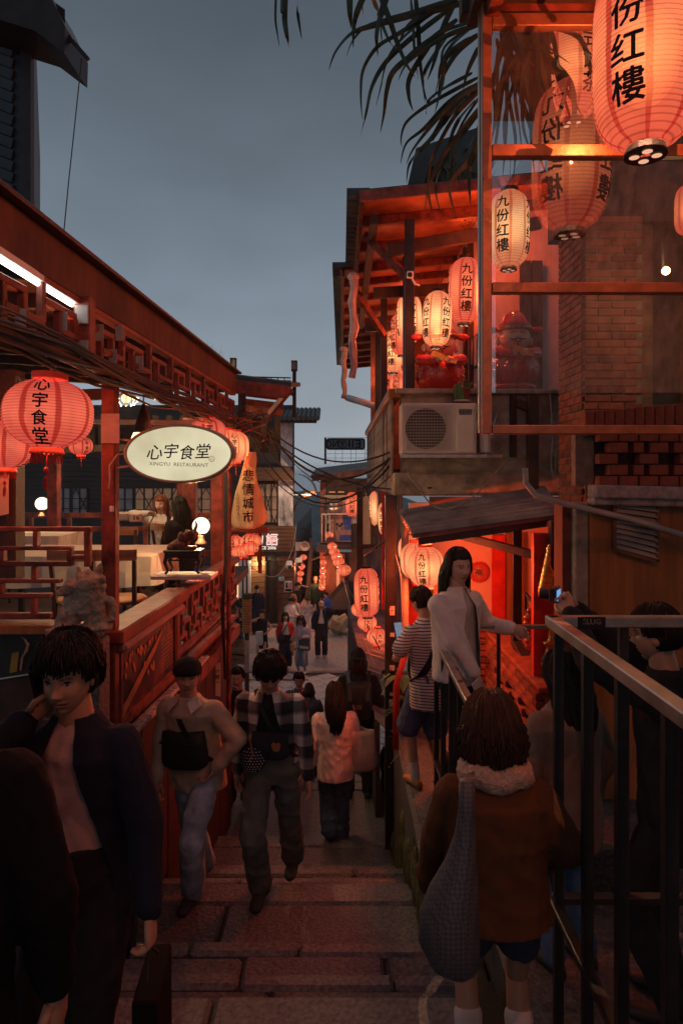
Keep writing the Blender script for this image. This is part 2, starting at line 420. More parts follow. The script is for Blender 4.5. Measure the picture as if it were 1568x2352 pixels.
# raised terrace to the right of the stair, with a mossy edge
ter = struct('terrace')
t = MB(); t.span((.80, 3.95, -3.6), (3.6, 7.6, -2.15)); t.span((.80, 1.6, -3.6), (3.6, 3.95, -2.42)); t.build('terrace_slab', m_granite2, ter, bevel=.02)
t = MB(); t.span((.50, 4.3, -3.6), (.80, 6.6, -2.40)); t.build('stone_step', m_granite, ter, bevel=.03)
t = MB(); t.span((.62, 6.6, -4.6), (.95, 9.2, -2.9)); t.build('planter_wall', m_moss, ter, bevel=.03)
mw = MB()
for i in range(26):
    y = 4.1 + i * .2; z = tread_z(y)
    mw.ell((.50 + .01 * (y - 4) + random.uniform(-.02, .02), y, z + random.uniform(.05, .32)), (random.uniform(.03, .05), random.uniform(.08, .16), random.uniform(.12, .28)), 8, 6)
tag(link('mossy_kerb', remesh(mw, .02, 1), m_moss, ter), kind='stuff')

# ------------------------------------------------------------------ the black timber house across the plaza
BD = 25.5
bh = thing('timber_house', 'dark timber house across the plaza with a brown plank ground floor', 'house', (-7, BD, PZ))
def X_(px, d=BD): return (px - CX) / F * d
def Z_(py, d=BD): return (HY - py) / F * d
def panel(parent, name, mat, px0, px1, py0, py1, d=BD, th=.06, bevel=0., out=0.):
    m = MB(); m.span((X_(px0, d), d - out - th, Z_(py1, d)), (X_(px1, d), d - out, Z_(py0, d))); return m.build(name, mat, parent, bevel=bevel)
m = MB(); m.prism([(-14.5, BD, PZ), (X_(676), BD, PZ), (X_(676) * 1.28, BD + 7, PZ), (-14.5, BD + 7, PZ)], (0, 0, 2.6 - PZ)); m.build('wall', m_blackwood, bh)
# upper boards seen through the restaurant and above the shop sign
def boards(parent, px0, px1, py0, py1, n, mat, d=BD, proud=.05, name='plank', tilt=.0):
    zt, zb = Z_(py0, d), Z_(py1, d); h = (zt - zb) / n; L = X_(px1, d) - X_(px0, d)
    me = MB().box((0, 0, 0), (L, proud, h * .93), Matrix.Rotation(tilt, 3, 'X')).mesh(name, bevel=.008)
    for i in range(n):
        o = link(name, me, mat, parent, BASE[parent.name]); o.location = Vector(((X_(px0, d) + X_(px1, d)) / 2, d - proud / 2 - .004, zt - (i + .5) * h)) - BASE[parent.name]
boards(bh, -60, 590, 1030, 1105, 7, m_blackwood)
boards(bh, -60, 128, 1105, 1216, 11, m_blackwood)
boards(bh, 205, 268, 1105, 1216, 11, m_blackwood)
boards(bh, 602, 676, 1206, 1268, 7, m_plank_d, proud=.09, tilt=.12)
boards(bh, 578, 610, 1276, 1438, 13, m_plank)
boards(bh, 638, 676, 1276, 1438, 13, m_plank_d)
panel(bh, 'sign_beam', m_black, 520, 676, 1266, 1277, th=.16)
panel(bh, 'sign_fascia', m_black, 516, 600, 1212, 1266, th=.12)
panel(bh, 'door', M('dark_door', (.03, .02, .016), .5, var=.3), 611, 637, 1290, 1432, th=.03)
panel(bh, 'door_frame', m_darkwood, 609.5, 612, 1288, 1434, th=.09); panel(bh, 'door_frame', m_darkwood, 635.5, 638, 1288, 1434, th=.09)
panel(bh, 'door_sill', m_conc, 608, 640, 1432, 1439, th=.3)
panel(bh, 'beam', m_plank_d, 588, 674, 1073, 1104, th=.22, bevel=.02)
panel(bh, 'stained_pillar', m_plaster_st, 640, 673, 1104, 1207, th=.14)
panel(bh, 'upper_pillar', m_plaster_st, 645, 672, 948, 1073, th=.14)
panel(bh, 'cream_pillar', m_white, 549, 577, 1286, 1372, th=.16)
for px in (558, 567): panel(bh, 'pillar_stripe', m_black, px, px + 3.4, 1286, 1372, th=.18)
# shop interior, its light put in as a glowing wall panel
m = MB(); m.span((X_(500), BD + .02, Z_(1430)), (X_(549), BD + .05, Z_(1284))); 
panel(bh, 'shop_interior', M('glowing_shop_wall', (.55, .36, .2), .8, emit=(1, .55, .25), es=1.2), 500, 549, 1284, 1434, th=.02)
for k, (a, b, c, e) in enumerate(((527, 543, 1316, 1324), (524, 540, 1334, 1343), (505, 522, 1305, 1314), (505, 520, 1345, 1353))):
    panel(bh, 'shop_screen', M('green_screen', (.05, .09, .06), .4, emit=(.3, .55, .35), es=.10), a, b, c, e, th=.08, out=.04)
panel(bh, 'counter', m_black, 500, 552, 1372, 1432, th=.5)
sl = thing('wall_spotlight', 'small black spotlight shining down the brown planks beside the dark door', 'spotlight', P(594, 1284, BD - .25))
m = MB(); m.lathe([(.05, -.12), (.05, .1), (.03, .12)], 10, P(594, 1284, BD - .25)); m.bar(P(594, 1280, BD - .25), P(594, 1280, BD), .03); m.build('housing', m_black, sl)
point_light('bulb', P(594, 1292, BD - .22), 30, (1, .72, .4), sl, .03)
# windows with diamond bars
m_win = M('dim_window_interior', (.25, .16, .1), .4, emit=(1, .5, .25), es=.10, var=.7, scale=2.2, spec=.5)
m_win2 = M('curtained_window', (.34, .33, .34), .5, var=.3, scale=3)
def window(px0, px1, py0, py1, mat, n, diamonds=True, d=BD):
    w = panel(bh, 'window', m_darkwood, px0, px1, py0, py1, d, .05)
    gx0, gx1, z0, z1 = X_(px0 + 2, d), X_(px1 - 2, d), Z_(py1 - 3, d), Z_(py0 + 3, d)
    g = MB(); y = d - .06; g.span((gx0, y - .01, z0), (gx1, y, z1)); g.build('pane', mat, w)
    b = MB(); y -= .03
    for k in range(n + 1):
        x = gx0 + (gx1 - gx0) * k / n; b.bar((x, y, z0), (x, y, z1), .05)
    for f in (0, .33, .66, 1):
        b.bar((gx0, y - .004, z0 + (z1 - z0) * f), (gx1, y - .004, z0 + (z1 - z0) * f), .03)
    if diamonds:
        for k in range(n):
            a = gx0 + (gx1 - gx0) * k / n; c = gx0 + (gx1 - gx0) * (k + 1) / n; mx = (a + c) / 2; mz = (z0 + z1) / 2
            for s1 in (0, 1):
                zz = z1 if s1 else z0
                b.bar((a, y - .008, (zz + mz) / 2), (mx, y - .008, mz if k % 2 else zz), .03); b.bar((c, y - .012, (zz + mz) / 2), (mx, y - .012, mz if k % 2 else zz), .03)
    b.build('glazing_bar', m_black, w)
window(130, 166, 1118, 1194, m_win2, 2, False); window(166, 205, 1118, 1194, m_win2, 2)
window(268, 310, 1118, 1198, m_win2, 2, False); window(310, 420, 1118, 1198, m_win, 5); window(420, 530, 1118, 1198, m_win, 5)
window(594, 640, 1108, 1203, m_win, 3)
# tiled eave that juts out at the corner, awning and railings
m = MB(); a, b, c, e = P(648, 950, BD), P(716, 948, BD - .2), P(733, 953, BD - 1.6), P(660, 984, BD - 1.8)
ev = MB()
y0, y1 = BD - 2.0, BD + .2
for k in range(9):
    x = X_(652) + k * .16
    ev.tube([(x, BD + .4, Z_(938)), (x + .05, BD - 2.2, Z_(955) - .28)], .085, 8)
ev.build('eave_tile', m_tile, bh)
ev = MB(); ev.prism([(X_(640), BD + .4, Z_(940)), (X_(728), BD + .4, Z_(940)), (X_(732), BD - 2.15, Z_(958) - .33), (X_(646), BD - 2.15, Z_(958) - .33)], (0, 0, -.06)); ev.build('eave_board', m_darkwood, bh)
aw = MB()
for k in range(7):
    f0 = k / 6.0; aw_y = 0
aw_r = [[Vector((X_(676 + 8 * 0) , BD - .1 - 1.0 * t, Z_(1088) - .0)) for t in (0, 1)]]
aw = MB(); pr = []
for k in range(8):
    q = k / 7.0; x = X_(677) + .82 * math.sin(q * PI / 2); z = Z_(1088) - .75 * (1 - math.cos(q * PI / 2))
    pr.append((Vector((x, BD - 1.3, z)), Vector((x, BD + .6, z))))
for k in range(7): aw.quad(pr[k][0], pr[k][1], pr[k + 1][1], pr[k + 1][0])
aw.bar(pr[7][0], pr[7][1], .04); aw.bar(pr[7][0], (X_(677), BD - 1.3, pr[7][0].z), .035); aw.build('awning', M('grey_awning', (.25, .25, .25), .6), bh)
# neon style lettering over the shop
m_redneon = EM('red_neon', (1, .06, .05), 1.6); m_whneon = EM('white_neon', (1, .86, .78), 1.1)
tx = MB(); flat_text(tx, '語', (X_(626), BD - .20, Z_(1238)), (1, 0, 0), (0, 0, 1), None, .42, .05); tx.build('lettering', m_whneon, bh)
tx = MB(); flat_text(tx, '語', (X_(626), BD - .215, Z_(1238)), (1, 0, 0), (0, 0, 1), None, .38, .0); tx.build('lettering', m_redneon, bh)
for px, ch in ((592, '物'),):
    tx = MB(); flat_text(tx, ch, (X_(px), BD - .20, Z_(1238)), (1, 0, 0), (0, 0, 1), None, .42, .05); tx.build('lettering', m_whneon, bh)
    tx = MB(); flat_text(tx, ch, (X_(px), BD - .215, Z_(1238)), (1, 0, 0), (0, 0, 1), None, .38, .0); tx.build('lettering', m_redneon, bh)
tx = MB(); flat_text(tx, 'SINCE 2006', (X_(611), BD - .20, Z_(1257)), (1, 0, 0), (0, 0, 1), .78, .11, .03); tx.build('lettering', m_whneon, bh)
# number plate and poster
np_ = thing('house_number_plate', 'green and white house number plate beside the dark door', 'number plate', P(645, 1327, BD - .06))
m = MB(); m.span((X_(637), BD - .075, Z_(1333)), (X_(653.5), BD - .06, Z_(1321))); m.build('plate', M('plate_green', (.03, .22, .19), .5, var=.1), np_)
m = MB(); m.span((X_(641.5), BD - .08, Z_(1332.3)), (X_(653), BD - .076, Z_(1324.5))); m.build('number_field', m_white, np_)
m = MB(); flat_text(m, '300', (X_(647.3), BD - .084, Z_(1328.4)), (1, 0, 0), (0, 0, 1), .15, .095, .03, .15); m.build('lettering', m_ink, np_)
po = thing('wall_poster', 'white poster with a dark and an orange figure on brown planks', 'poster', P(662, 1346, BD - .06))
m = MB(); m.span((X_(653.5), BD - .075, Z_(1359)), (X_(671), BD - .062, Z_(1334))); m.build('sheet', m_white, po)
m = MB(); m.span((X_(654.6), BD - .079, Z_(1350)), (X_(670), BD - .076, Z_(1336))); m.build('picture', M('poster_blue', (.25, .40, .48), .6), po)
for px, mt in ((659, m_ink), (666, M('poster_orange', (.65, .14, .05), .6))):
    m = MB(); m.ell((X_(px), BD - .082, Z_(1339.5)), (.03, .004, .035), 10, 6); m.span((X_(px - 2.2), BD - .084, Z_(1350)), (X_(px + 2.2), BD - .080, Z_(1342))); m.build('figure', mt, po)
m = MB(); m.span((X_(654.6), BD - .079, Z_(1358)), (X_(670), BD - .076, Z_(1351.5))); m.build('caption_band', m_ink, po)
# loudspeakers and camera at the corner
sp = thing('horn_loudspeaker', 'pale horn loudspeaker on the corner of the timber house', 'loudspeaker', P(692, 1252, BD - .4))
R_ = Matrix.Rotation(math.radians(80), 3, 'X')
m = MB(); m.lathe([(.03, .25), (.05, .12), (.09, .0), (.19, -.12), (.17, -.11), (.06, .02)], 18, P(700, 1252, BD - .4), Matrix.Rotation(math.radians(-75), 3, 'X')); m.build('horn', M('horn_cream', (.55, .42, .33), .5, var=.2), sp, smooth=True)
m = MB(); m.box(P(688, 1255, BD - .3), (.3, .2, .3)); m.bar(P(678, 1262, BD), P(692, 1256, BD - .3), .05); m.build('driver_box', m_pipe, sp)
for px, py, lab in ((664, 1297, 'white security camera on the left end of the bracket by the loudspeaker'), (686, 1290, 'white security camera on the right end of the bracket below the horn loudspeaker')):
    c_ = thing('security_camera', lab, 'camera', P(px, py, BD - .5))
    m = MB(); m.box(P(px, py, BD - .5), (.22, .34, .18), Matrix.Rotation(.35, 3, 'X')); m.build('housing', m_white, c_, bevel=.03)
    m = MB(); m.box(P(px + 2, py + 6, BD - .7), (.12, .1, .12)); m.build('lens', m_black, c_)
    m = MB(); m.bar(P(px, py + 4, BD - .5), P(676, 1300, BD), .05); m.build('arm', m_pipe, c_)

# ------------------------------------------------------------------ grey sided shop on the right of the lane
MD = 27.0
ms = thing('sided_shop', 'small shop with cream siding, rusty roof edge and a blue and pink wall sign', 'shop', (1, MD, PZ))
m = MB(); m.span((X_(736, MD), MD, PZ - 1), (2.4, MD + 5, Z_(1100, MD))); m.build('wall', m_darkwood, ms)
sid = MB().box((0, 0, 0), (.19, .04, 1.05)).mesh('siding_board', bevel=.01)
for k in range(9):
    o = link('siding_board', sid, m_siding, ms, BASE[ms.name]); o.location = Vector((X_(750, MD) + .1 + k * .2, MD - .03, Z_(1172, MD))) - BASE[ms.name]
panel(ms, 'corner_post', m_redpaint, 735, 748, 1108, 1320, MD, .12)
m = MB(); m.prism([(X_(716, MD), MD - .9, Z_(1096, MD)), (X_(870, MD), MD - .9, Z_(1078, MD)), (X_(870, MD), MD + 2, Z_(1060, MD)), (X_(722, MD), MD + 2, Z_(1078, MD))], (0, 0, .07)); m.build('roof', m_corr, ms)
m = MB(); m.bar(P(716, 1099, MD - .95), P(850, 1082, MD - .95), .04, .22); m.build('roof_fascia', m_rust, ms)
panel(ms, 'awning_rail', m_pipe, 745, 830, 1137, 1141, MD, .3)
for px in (763, 783): panel(ms, 'strip_light', EM('orange_tube', (1, .3, .08), .55), px - 7, px + 7, 1128, 1131, MD, .06, out=.4)
panel(ms, 'wall_sign', M('sign_pink', (.42, .22, .17), .6, var=.3), 757, 806, 1180, 1244, MD, .07, out=.05)
m = MB()
for (a, b, c, e) in ((787, 806, 1181, 1206), (780, 806, 1228, 1241), (790, 806, 1206, 1216)): m.span((X_(a, MD), MD - .128, Z_(e, MD)), (X_(b, MD), MD - .122, Z_(c, MD)))
m.build('sign_blue_patch', M('sign_blue', (.03, .08, .32), .6, var=.5, scale=6), ms)
m = MB(); flat_text(m, 'Mr.', (X_(787, MD), MD - .14, Z_(1209, MD)), (1, 0, 0), (0, 0, 1), .52, .30, .02); m.build('lettering', m_white, ms)
m = MB(); flat_text(m, '九份駅 café', (X_(772, MD), MD - .14, Z_(1187, MD)), (1, 0, 0), (0, 0, 1), .36, .07, .0); m.build('lettering', m_white, ms)
panel(ms, 'balcony_floor', m_black, 728, 806, 1246, 1262, MD, .9, out=.0)
panel(ms, 'blue_shelf', M('blue_ledge', (.08, .2, .3), .5), 765, 806, 1256, 1262, MD, .95)
panel(ms, 'lower_wall', m_rust, 740, 770, 1275, 1420, MD, .1); panel(ms, 'lower_post', m_redpaint, 742, 748, 1275, 1425, MD, .25)
panel(ms, 'lower_shutter', m_pipe, 772, 780, 1275, 1380, MD, .12); panel(ms, 'door_post', m_rust, 781, 792, 1270, 1400, MD, .2)
pot = thing('steel_pot', 'lidded steel pot on the railing of the sided shop', 'pot', P(764, 1180, MD - .5))
m = MB(); m.lathe([(.33, 0), (.34, .38)], 20, P(764, 1180, MD - .5)); m.build('body', m_steel, pot, smooth=True)
m = MB(); m.lathe([(.36, .38), (.36, .42), (.2, .50), (.05, .54), (.05, .58)], 20, P(764, 1180, MD - .5)); m.build('lid', m_steel, pot, smooth=True)
m = MB(); m.bar(P(738, 1181, MD - .85), P(806, 1180, MD - .85), .05)
for px in (739, 748, 757): m.bar(P(px, 1181, MD - .85), P(px, 1246, MD - .85), .035)
m.build('balcony_rail', m_pipe, ms)
# lettered sign seen from the back on the shop roof
rs = thing('rooftop_sign', 'dark rooftop sign with mirrored letters on a wire frame', 'sign', P(790, 1060, 30))
def rrect(px0, px1, py0, py1, d, rad=.1, n=5):
    x0, x1, z0, z1 = X_(px0, d), X_(px1, d), Z_(py1, d), Z_(py0, d); out = []
    for (cx, cz, a0) in ((x1 - rad, z1 - rad, 0), (x0 + rad, z1 - rad, 90), (x0 + rad, z0 + rad, 180), (x1 - rad, z0 + rad, 270)):
        for k in range(n + 1): a = math.radians(a0 + 90 * k / n); out.append(Vector((cx + rad * math.cos(a), d, cz + rad * math.sin(a))))
    return out
m = MB(); m.prism(rrect(750, 837, 1008, 1031, 30), (0, .05, 0)); m.build('panel', M('sign_grey', (.24, .28, .31), .6), rs)
pts = rrect(750, 837, 1008, 1031, 29.97); m = MB(); m.tube(pts + [pts[0]], .035, 6)
m.build('panel_rim', m_black, rs)
m = MB(); flat_text(m, 'EII', (X_(814, 30), 29.94, Z_(1019.5, 30)), (-1, 0, 0), (0, 0, 1), .52, .33, .01); flat_text(m, 'NG', (X_(763, 30), 29.94, Z_(1019.5, 30)), (-1, 0, 0), (0, 0, 1), .55, .33, .01)
c0 = Vector((X_(786, 30), 29.94, Z_(1019.5, 30)))
m.tube([c0 + Vector((.17 * math.cos(a), 0, .2 * math.sin(a))) for a in [2 * PI * k / 24 for k in range(25)]], .014, 5)
for k in range(7):
    a = k * 2 * PI / 7; m.ell(c0 + Vector((.08 * math.cos(a), 0, .07 + .05 * math.sin(a))), (.035, .006, .028), 7, 4)
for k in range(5): m.bar(c0 + Vector((-.08 + k * .04, 0, -.16)), c0 + Vector((-.02 + k * .01, 0, .02)), .012)
m.build('lettering', m_ink, rs)
m = MB(); m.bar(P(747, 1005, 30), P(747, 1066, 30), .09)
for py in (1005, 1033, 1042, 1052): m.bar(P(747, py, 30.05), P(846, py, 30.05), .014)
for px in (770, 786, 806, 817, 838, 843): m.bar(P(px, 1005, 30.07), P(px, 1066, 30.07), .016)
m.build('wire_frame', m_black, rs)
# tarpaulin and piled things at the foot of the shop, rocks under a sheet
tp = MB(); q = [P(745, 1392, 25.6), P(790, 1340, 26.4), P(800, 1400, 25.8), P(760, 1425, 25.0)]
for a, b in ((0, 1),): pass
tp.loft([[P(738, 1400, 25.4), P(752, 1372, 25.6), P(783, 1338, 25.9), P(800, 1336, 26), P(806, 1400, 25.2)], [P(742, 1400, 26.4), P(756, 1368, 26.6), P(785, 1334, 26.8), P(800, 1332, 26.9), P(808, 1398, 26.4)]])
tag(tp.build('tarpaulin', M('black_tarp', (.018, .016, .016), .8, bump=.6, bscale=5, dist=.05), None, base=P(770, 1400, 25.6)), 'black tarpaulin heaped at the foot of the sided shop', 'tarpaulin')
# red lane house further back on both sides
lh = thing('lane_house', 'tall dark house closing the left side of the lane beyond the timber house', 'house', (-4, 34, -7))
m = MB(); m.span((-9, 32.8, -10), (X_(676, 33), 52, Z_(1210, 33))); m.build('wall', m_teal, lh)
lh = thing('lane_house', 'red lit house closing the right side of the lane behind the sided shop', 'house', (2, 36, -7))
m = MB(); m.span((X_(746, 34), 32.5, -10), (7, 56, Z_(1240, 34))); m.build('wall', m_redpaint2, lh)
# utility pole
up = thing('utility_pole', 'leaning pale utility pole in the lane between the houses', 'utility pole', P(704, 1400, 38))
m = MB(); m.tube([P(703, 1420, 38), P(716, 1236, 38)], [.17, .13], 10); m.build('pole', m_pipe, up, smooth=True)
m = MB(); m.bar(P(683, 1214, 38), P(714, 1214, 38), .05); m.bar(P(714, 1214, 38), P(717, 1250, 38), .05); m.bar(P(683, 1214, 38), P(683, 1255, 38), .05); m.build('bracket', m_teal, up)
m = MB(); m.bar(P(714, 1287, 38), P(738, 1278, 37), .12, .06); m.build('lamp_arm', m_white, up)
st = thing('street_lamp', 'orange leaf shaped street lamp, its light added, above the lane entrance', 'street lamp', P(700, 1140, 26))
m = MB(); m.ell(P(710, 1134, 25), (.30, .16, .10), 12, 6, Matrix.Rotation(-.3, 3, 'Y')); m.build('lamp_head', M('lamp_head_orange_glow', (.5, .2, .09), .5, emit=(1, .3, .1), es=.12), st, smooth=True)  # orange light put into the head's colour and faint glow
m = MB(); m.tube([P(696, 1142, 25), P(682, 1155, 25.4), P(676, 1175, 25.5)], .05, 6); m.build('arm', m_black, st); point_light('bulb', P(716, 1146, 23.8), 110, (1, .72, .48), st, 0)  # bulb added in front of the head to brighten the plaza
# trees in the gap
def leafball(name, c, rad, n, mat, parent, seed, leaf=.28):
    rr = random.Random(seed); mb = MB(); c = Vector(c)
    for i in range(n):
        v = Vector((rr.gauss(0, 1), rr.gauss(0, 1), rr.gauss(0, 1))).normalized() * (rr.random() ** .4)
        p = c + Vector((v.x * rad[0], v.y * rad[1], v.z * rad[2])); p += Vector((rr.uniform(-.3, .3), rr.uniform(-.3, .3), rr.uniform(-.3, .3))) * rad[2] * .4
        a = Vector((rr.uniform(-1, 1), rr.uniform(-1, 1), rr.uniform(-.6, .6))).normalized(); b = a.orthogonal().normalized(); s = leaf * rr.uniform(.5, 1.3)
        mb.add([p - a * s, p + b * s * .4, p + a * s, p - b * s * .4], [(0, 1, 2, 3)])
    return mb.build(name, mat, parent)
m_leafd = M('dark_foliage', (.035, .085, .05), .8, var=.6, scale=1.5, bump=0)
for k, (px, py, d, rx, lab) in enumerate(((722, 1310, 58, 2.0, 'dense dark green tree behind the leaning utility pole'), (742, 1330, 50, 1.6, 'dark bushy tree right of the utility pole by the lane'))):
    tr = thing('tree', lab, 'tree', P(px, 1400, d)); b0 = P(px, 1420, d)
    m = MB(); m.tube([b0, b0 + Vector((.1, 0, 2.2)), P(px, py, d)], [.25, .18, .08], 8); m.build('trunk', m_darkwood, tr)
    leafball('crown', P(px, py, d), (rx, rx, 2.0), 1500, m_leafd, tr, k + 20, .22)
# ------------------------------------------------------------------ open-air restaurant on the left
m_galv = M('galvanised_plate', (.30, .30, .30), .6, metal=.2, var=.3)
def R(d, z, off=0.): return Vector((-1.5 + .04 * d + off, d, z))
UPX = Vector((1, 0, 0))
rest = thing('open_air_restaurant', 'red timber open-air restaurant with a fretwork canopy left of the stairs', 'restaurant', (-1.5, 4, -2.6))
def fbar(name, p0, p1, w, h, mat, bevel=.004, parent=rest):
    m = MB(); m.bar(p0, p1, w, h); return m.build(name, mat, parent, bevel=bevel)
fbar('fascia', R(1.2, 1.015), R(7.62, 1.015), .05, .215, m_rust)
fbar('roof_edge', R(1.2, 1.135, .02), R(7.65, 1.135, .02), .12, .022, m_black)
fbar('lattice_rail', R(1.2, .895, -.01), R(7.6, .895, -.01), .06, .03, m_redpaint)
fbar('lattice_rail', R(1.2, .59, -.01), R(7.6, .59, -.01), .07, .045, m_darkwood)
k = 0; d = 1.6
while d < 7.4:
    for (a, b, z0, z1) in ((0, .34, .80, .80), (.17, .51, .695, .695), (0, 0, .695, .88), (.34, .34, .70, .795), (.17, .17, .61, .79), (.51, .51, .61, .69)):
        if d + b > 7.55: continue
        if z0 == z1: fbar('lattice_slat', R(d + a, z0, .004), R(d + b, z1, .004), .035, .034, m_redpaint)
        else: fbar('lattice_slat', R(d + a, z0), R(d + b, z1), .034, .040, m_redpaint)
    d += .51
fbar('canopy_post', R(3.56, .58, .02), R(3.56, .92, .02), .085, .085, m_redpaint)
for dz in (.64, .82): fbar('bracket', R(3.50, dz - .05, .03), R(3.50, dz + .05, .03), .07, .01, m_galv)
for d_, dz in ((2.55, .80), (2.9, .66), (3.3, .74), (3.75, .78), (3.95, .68), (4.05, .84), (4.4, .72)):
    fbar('bracket', R(d_, dz - .045, .022), R(d_, dz + .045, .022), .045, .006, m_galv, 0)
# ceiling with joists
m = MB(); m.prism([R(1.2, .99, -.08), R(7.62, .99, -.08), (-6.5, 7.8, 1.35), (-6.5, 1.2, 1.35)], (0, 0, .10)); m.build('ceiling', m_darkwood, rest)
for i in range(9):
    d = 2.6 + i * .62; fbar('joist', Vector((-1.6 + .04 * d, d, .955)), Vector((-5.6, d, 1.24)), .06, .09, m_darkwood)
m = MB(); m.span((-6.5, 3.86, -1.62), (-1.52, 11.2, -1.5)); m.build('deck', m_darkwood, rest)
m = MB(); m.span((-6.4, 10.9, .35), (-1.0, 11.0, .75)); m.build('back_lintel', m_blackwood, rest)
for i in range(22): fbar('ceiling_board', Vector((-5.4 + i * .21, 10.6, .42)), Vector((-5.4 + i * .21, 10.6, .92)), .09, .03, m_darkwood, 0)
# posts
def post(px, py0, py1, d, w, mat=m_redpaint):
    return fbar('post', P(px, py0, d), P(px, py1, d), w, w, mat, .008)
post(254, 868, 1790, 4.0, .082, m_redpaint)
post(125, 985, 1215, 8.6, .13); post(437, 960, 1215, 9.3, .17); post(415, 990, 1205, 10.8, .10); post(500, 1040, 1300, 7.55, .13, m_redpaint2)
post(22, 850, 1330, 4.3, .14, m_darkwood)
fbar('bracket', P(254, 950, 3.945), P(254, 1018, 3.945), .105, .008, m_galv, 0)
bx = MB(); bx.box(P(257, 1169, 3.93), (.022, .02, .035)); bx.build('switch', m_white, rest, bevel=.004)
fbar('tie_beam', P(0, 915, 4.35), P(250, 905, 4.35), .05, .07, m_darkwood); fbar('tie_beam', P(180, 968, 7), P(520, 972, 7), .05, .05, m_pipe)
fbar('tie_beam', P(60, 1035, 9.8), P(500, 1022, 9.8), .06, .10, m_darkwood)
# parapet: cap rail, gutter moulding, fret panel and lower boards
fbar('parapet_cap', R(3.95, -.945, -.02), R(5.45, -.945, -.02), .20, .085, m_redpaint2, .012)
fbar('parapet_cap', R(5.45, -.955, -.02), R(7.7, -.955, -.02), .13, .07, m_redpaint2, .012)
fbar('gutter', R(4.0, -1.02, .045), R(5.3, -1.02, .045), .07, .06, M('pinkish_gutter', (.38, .2, .17), .5), .02)
m = MB(); m.prism([R(3.9, -1.5, -.06), R(7.62, -1.5, -.06), R(7.62, -4.3, -.06), R(3.9, -3.6, -.06)], (-.06, 0, 0)); m.build('lower_wall', m_redpaint, rest)
for i in range(6):
    d = 4.0 + i * .60; zb = tread_z(d + .3); 
    mb = MB(); mb.prism([R(d, -1.52, -.05), R(d + .58, -1.52, -.05), R(d + .58, zb, -.05), R(d, zb, -.05)], (.025, 0, 0)); mb.build('panel_board', M('dark_maroon_board', (.075, .022, .016), .6, var=.5, scale=4, bump=.4, bscale=20), rest, bevel=.006)
fbar('skirting_rail', R(4.0, -1.50, .0), R(7.6, -1.58, .0), .06, .05, m_redpaint2)
fbar('stone_ledge', R(4.0, -1.60, .02), R(6.2, -1.66, .02), .07, .035, M('speckled_ledge', (.5, .45, .42), .6, var=.8, scale=22))
d = 5.35
while d < 7.5:
    for (a, b, z0, z1) in ((0, .22, -1.09, -1.09), (.11, .33, -1.19, -1.19), (0, .22, -1.29, -1.29), (0, 0, -1.19, -1.0), (.22, .22, -1.09, -1.0), (.11, .11, -1.29, -1.09), (.33, .33, -1.36, -1.19), (.22, .22, -1.36, -1.29)):
        if z0 == z1: fbar('fret_slat', R(d + a, z0, .004), R(d + b, z1, .004), .04, .036, m_redpaint2)
        else: fbar('fret_slat', R(d + a, z0), R(d + b, z1), .036, .042, m_redpaint2)
    d += .40
fbar('fret_rail', R(5.28, -1.38), R(7.6, -1.38), .06, .05, m_redpaint); fbar('fret_post', R(5.27, -.99), R(5.27, -1.52), .07, .07, m_redpaint)
fbar('sloping_beam', R(5.4, -1.72, .03), R(7.6, -1.72, .03), .08, .12, m_redpaint)
# near end: fret balustrade facing the steps, wall below
ND = 3.86
def C4(cx, cy): return (.1926 * cx, 1194.4 + .1926 * cy)
def fret(x0, y0, x1, y1, out=0.):
    a, b = C4(x0, y0), C4(x1, y1); p, q = P(a[0], a[1], ND - out), P(b[0], b[1], ND - out)
    m = MB(); m.span((p.x, ND - out - .05, q.z), (q.x, ND - out, p.z)); m.build('balustrade_bar', m_redpaint, rest, bevel=.004)
for args in ((-400, 75, 1110, 130), (1040, 131, 1105, 545), (437, 131, 492, 308), (30, 309, 895, 350), (30, 485, 895, 540), (35, 351, 95, 484), (838, 351, 892, 484), (896, 410, 1039, 455),
             (417, 541, 478, 692), (20, 693, 760, 738), (15, 739, 75, 862), (10, 863, 640, 912), (407, 913, 463, 1092), (-400, 1093, 640, 1158)): fret(*args)
m = MB(); m.span((-2.6, ND - .02, -3.4), (-1.36, ND + .04, -.86)); m.build('end_wall', m_darkwood, rest)
fbar('end_sill', Vector((-2.6, ND - .05, -.85)), Vector((-1.36, ND - .05, -.85)), .16, .05, m_ply)
m = MB(); m.span((-1.415, 3.62, -3.2), (-1.285, 3.80, -.89)); m.build('stone_pillar', m_granite, rest, bevel=.01)
# far side railing
for z in (-.62, -.83, -1.2): fbar('far_rail', Vector((-5.5, 10.4, z)), Vector((-1.2, 10.4, z)), .05, .08, m_redpaint)
for i in range(8): fbar('far_rail_post', Vector((-5.3 + i * .58, 10.4, -1.5)), Vector((-5.3 + i * .58, 10.4, -.6)), .06, .06, m_redpaint)
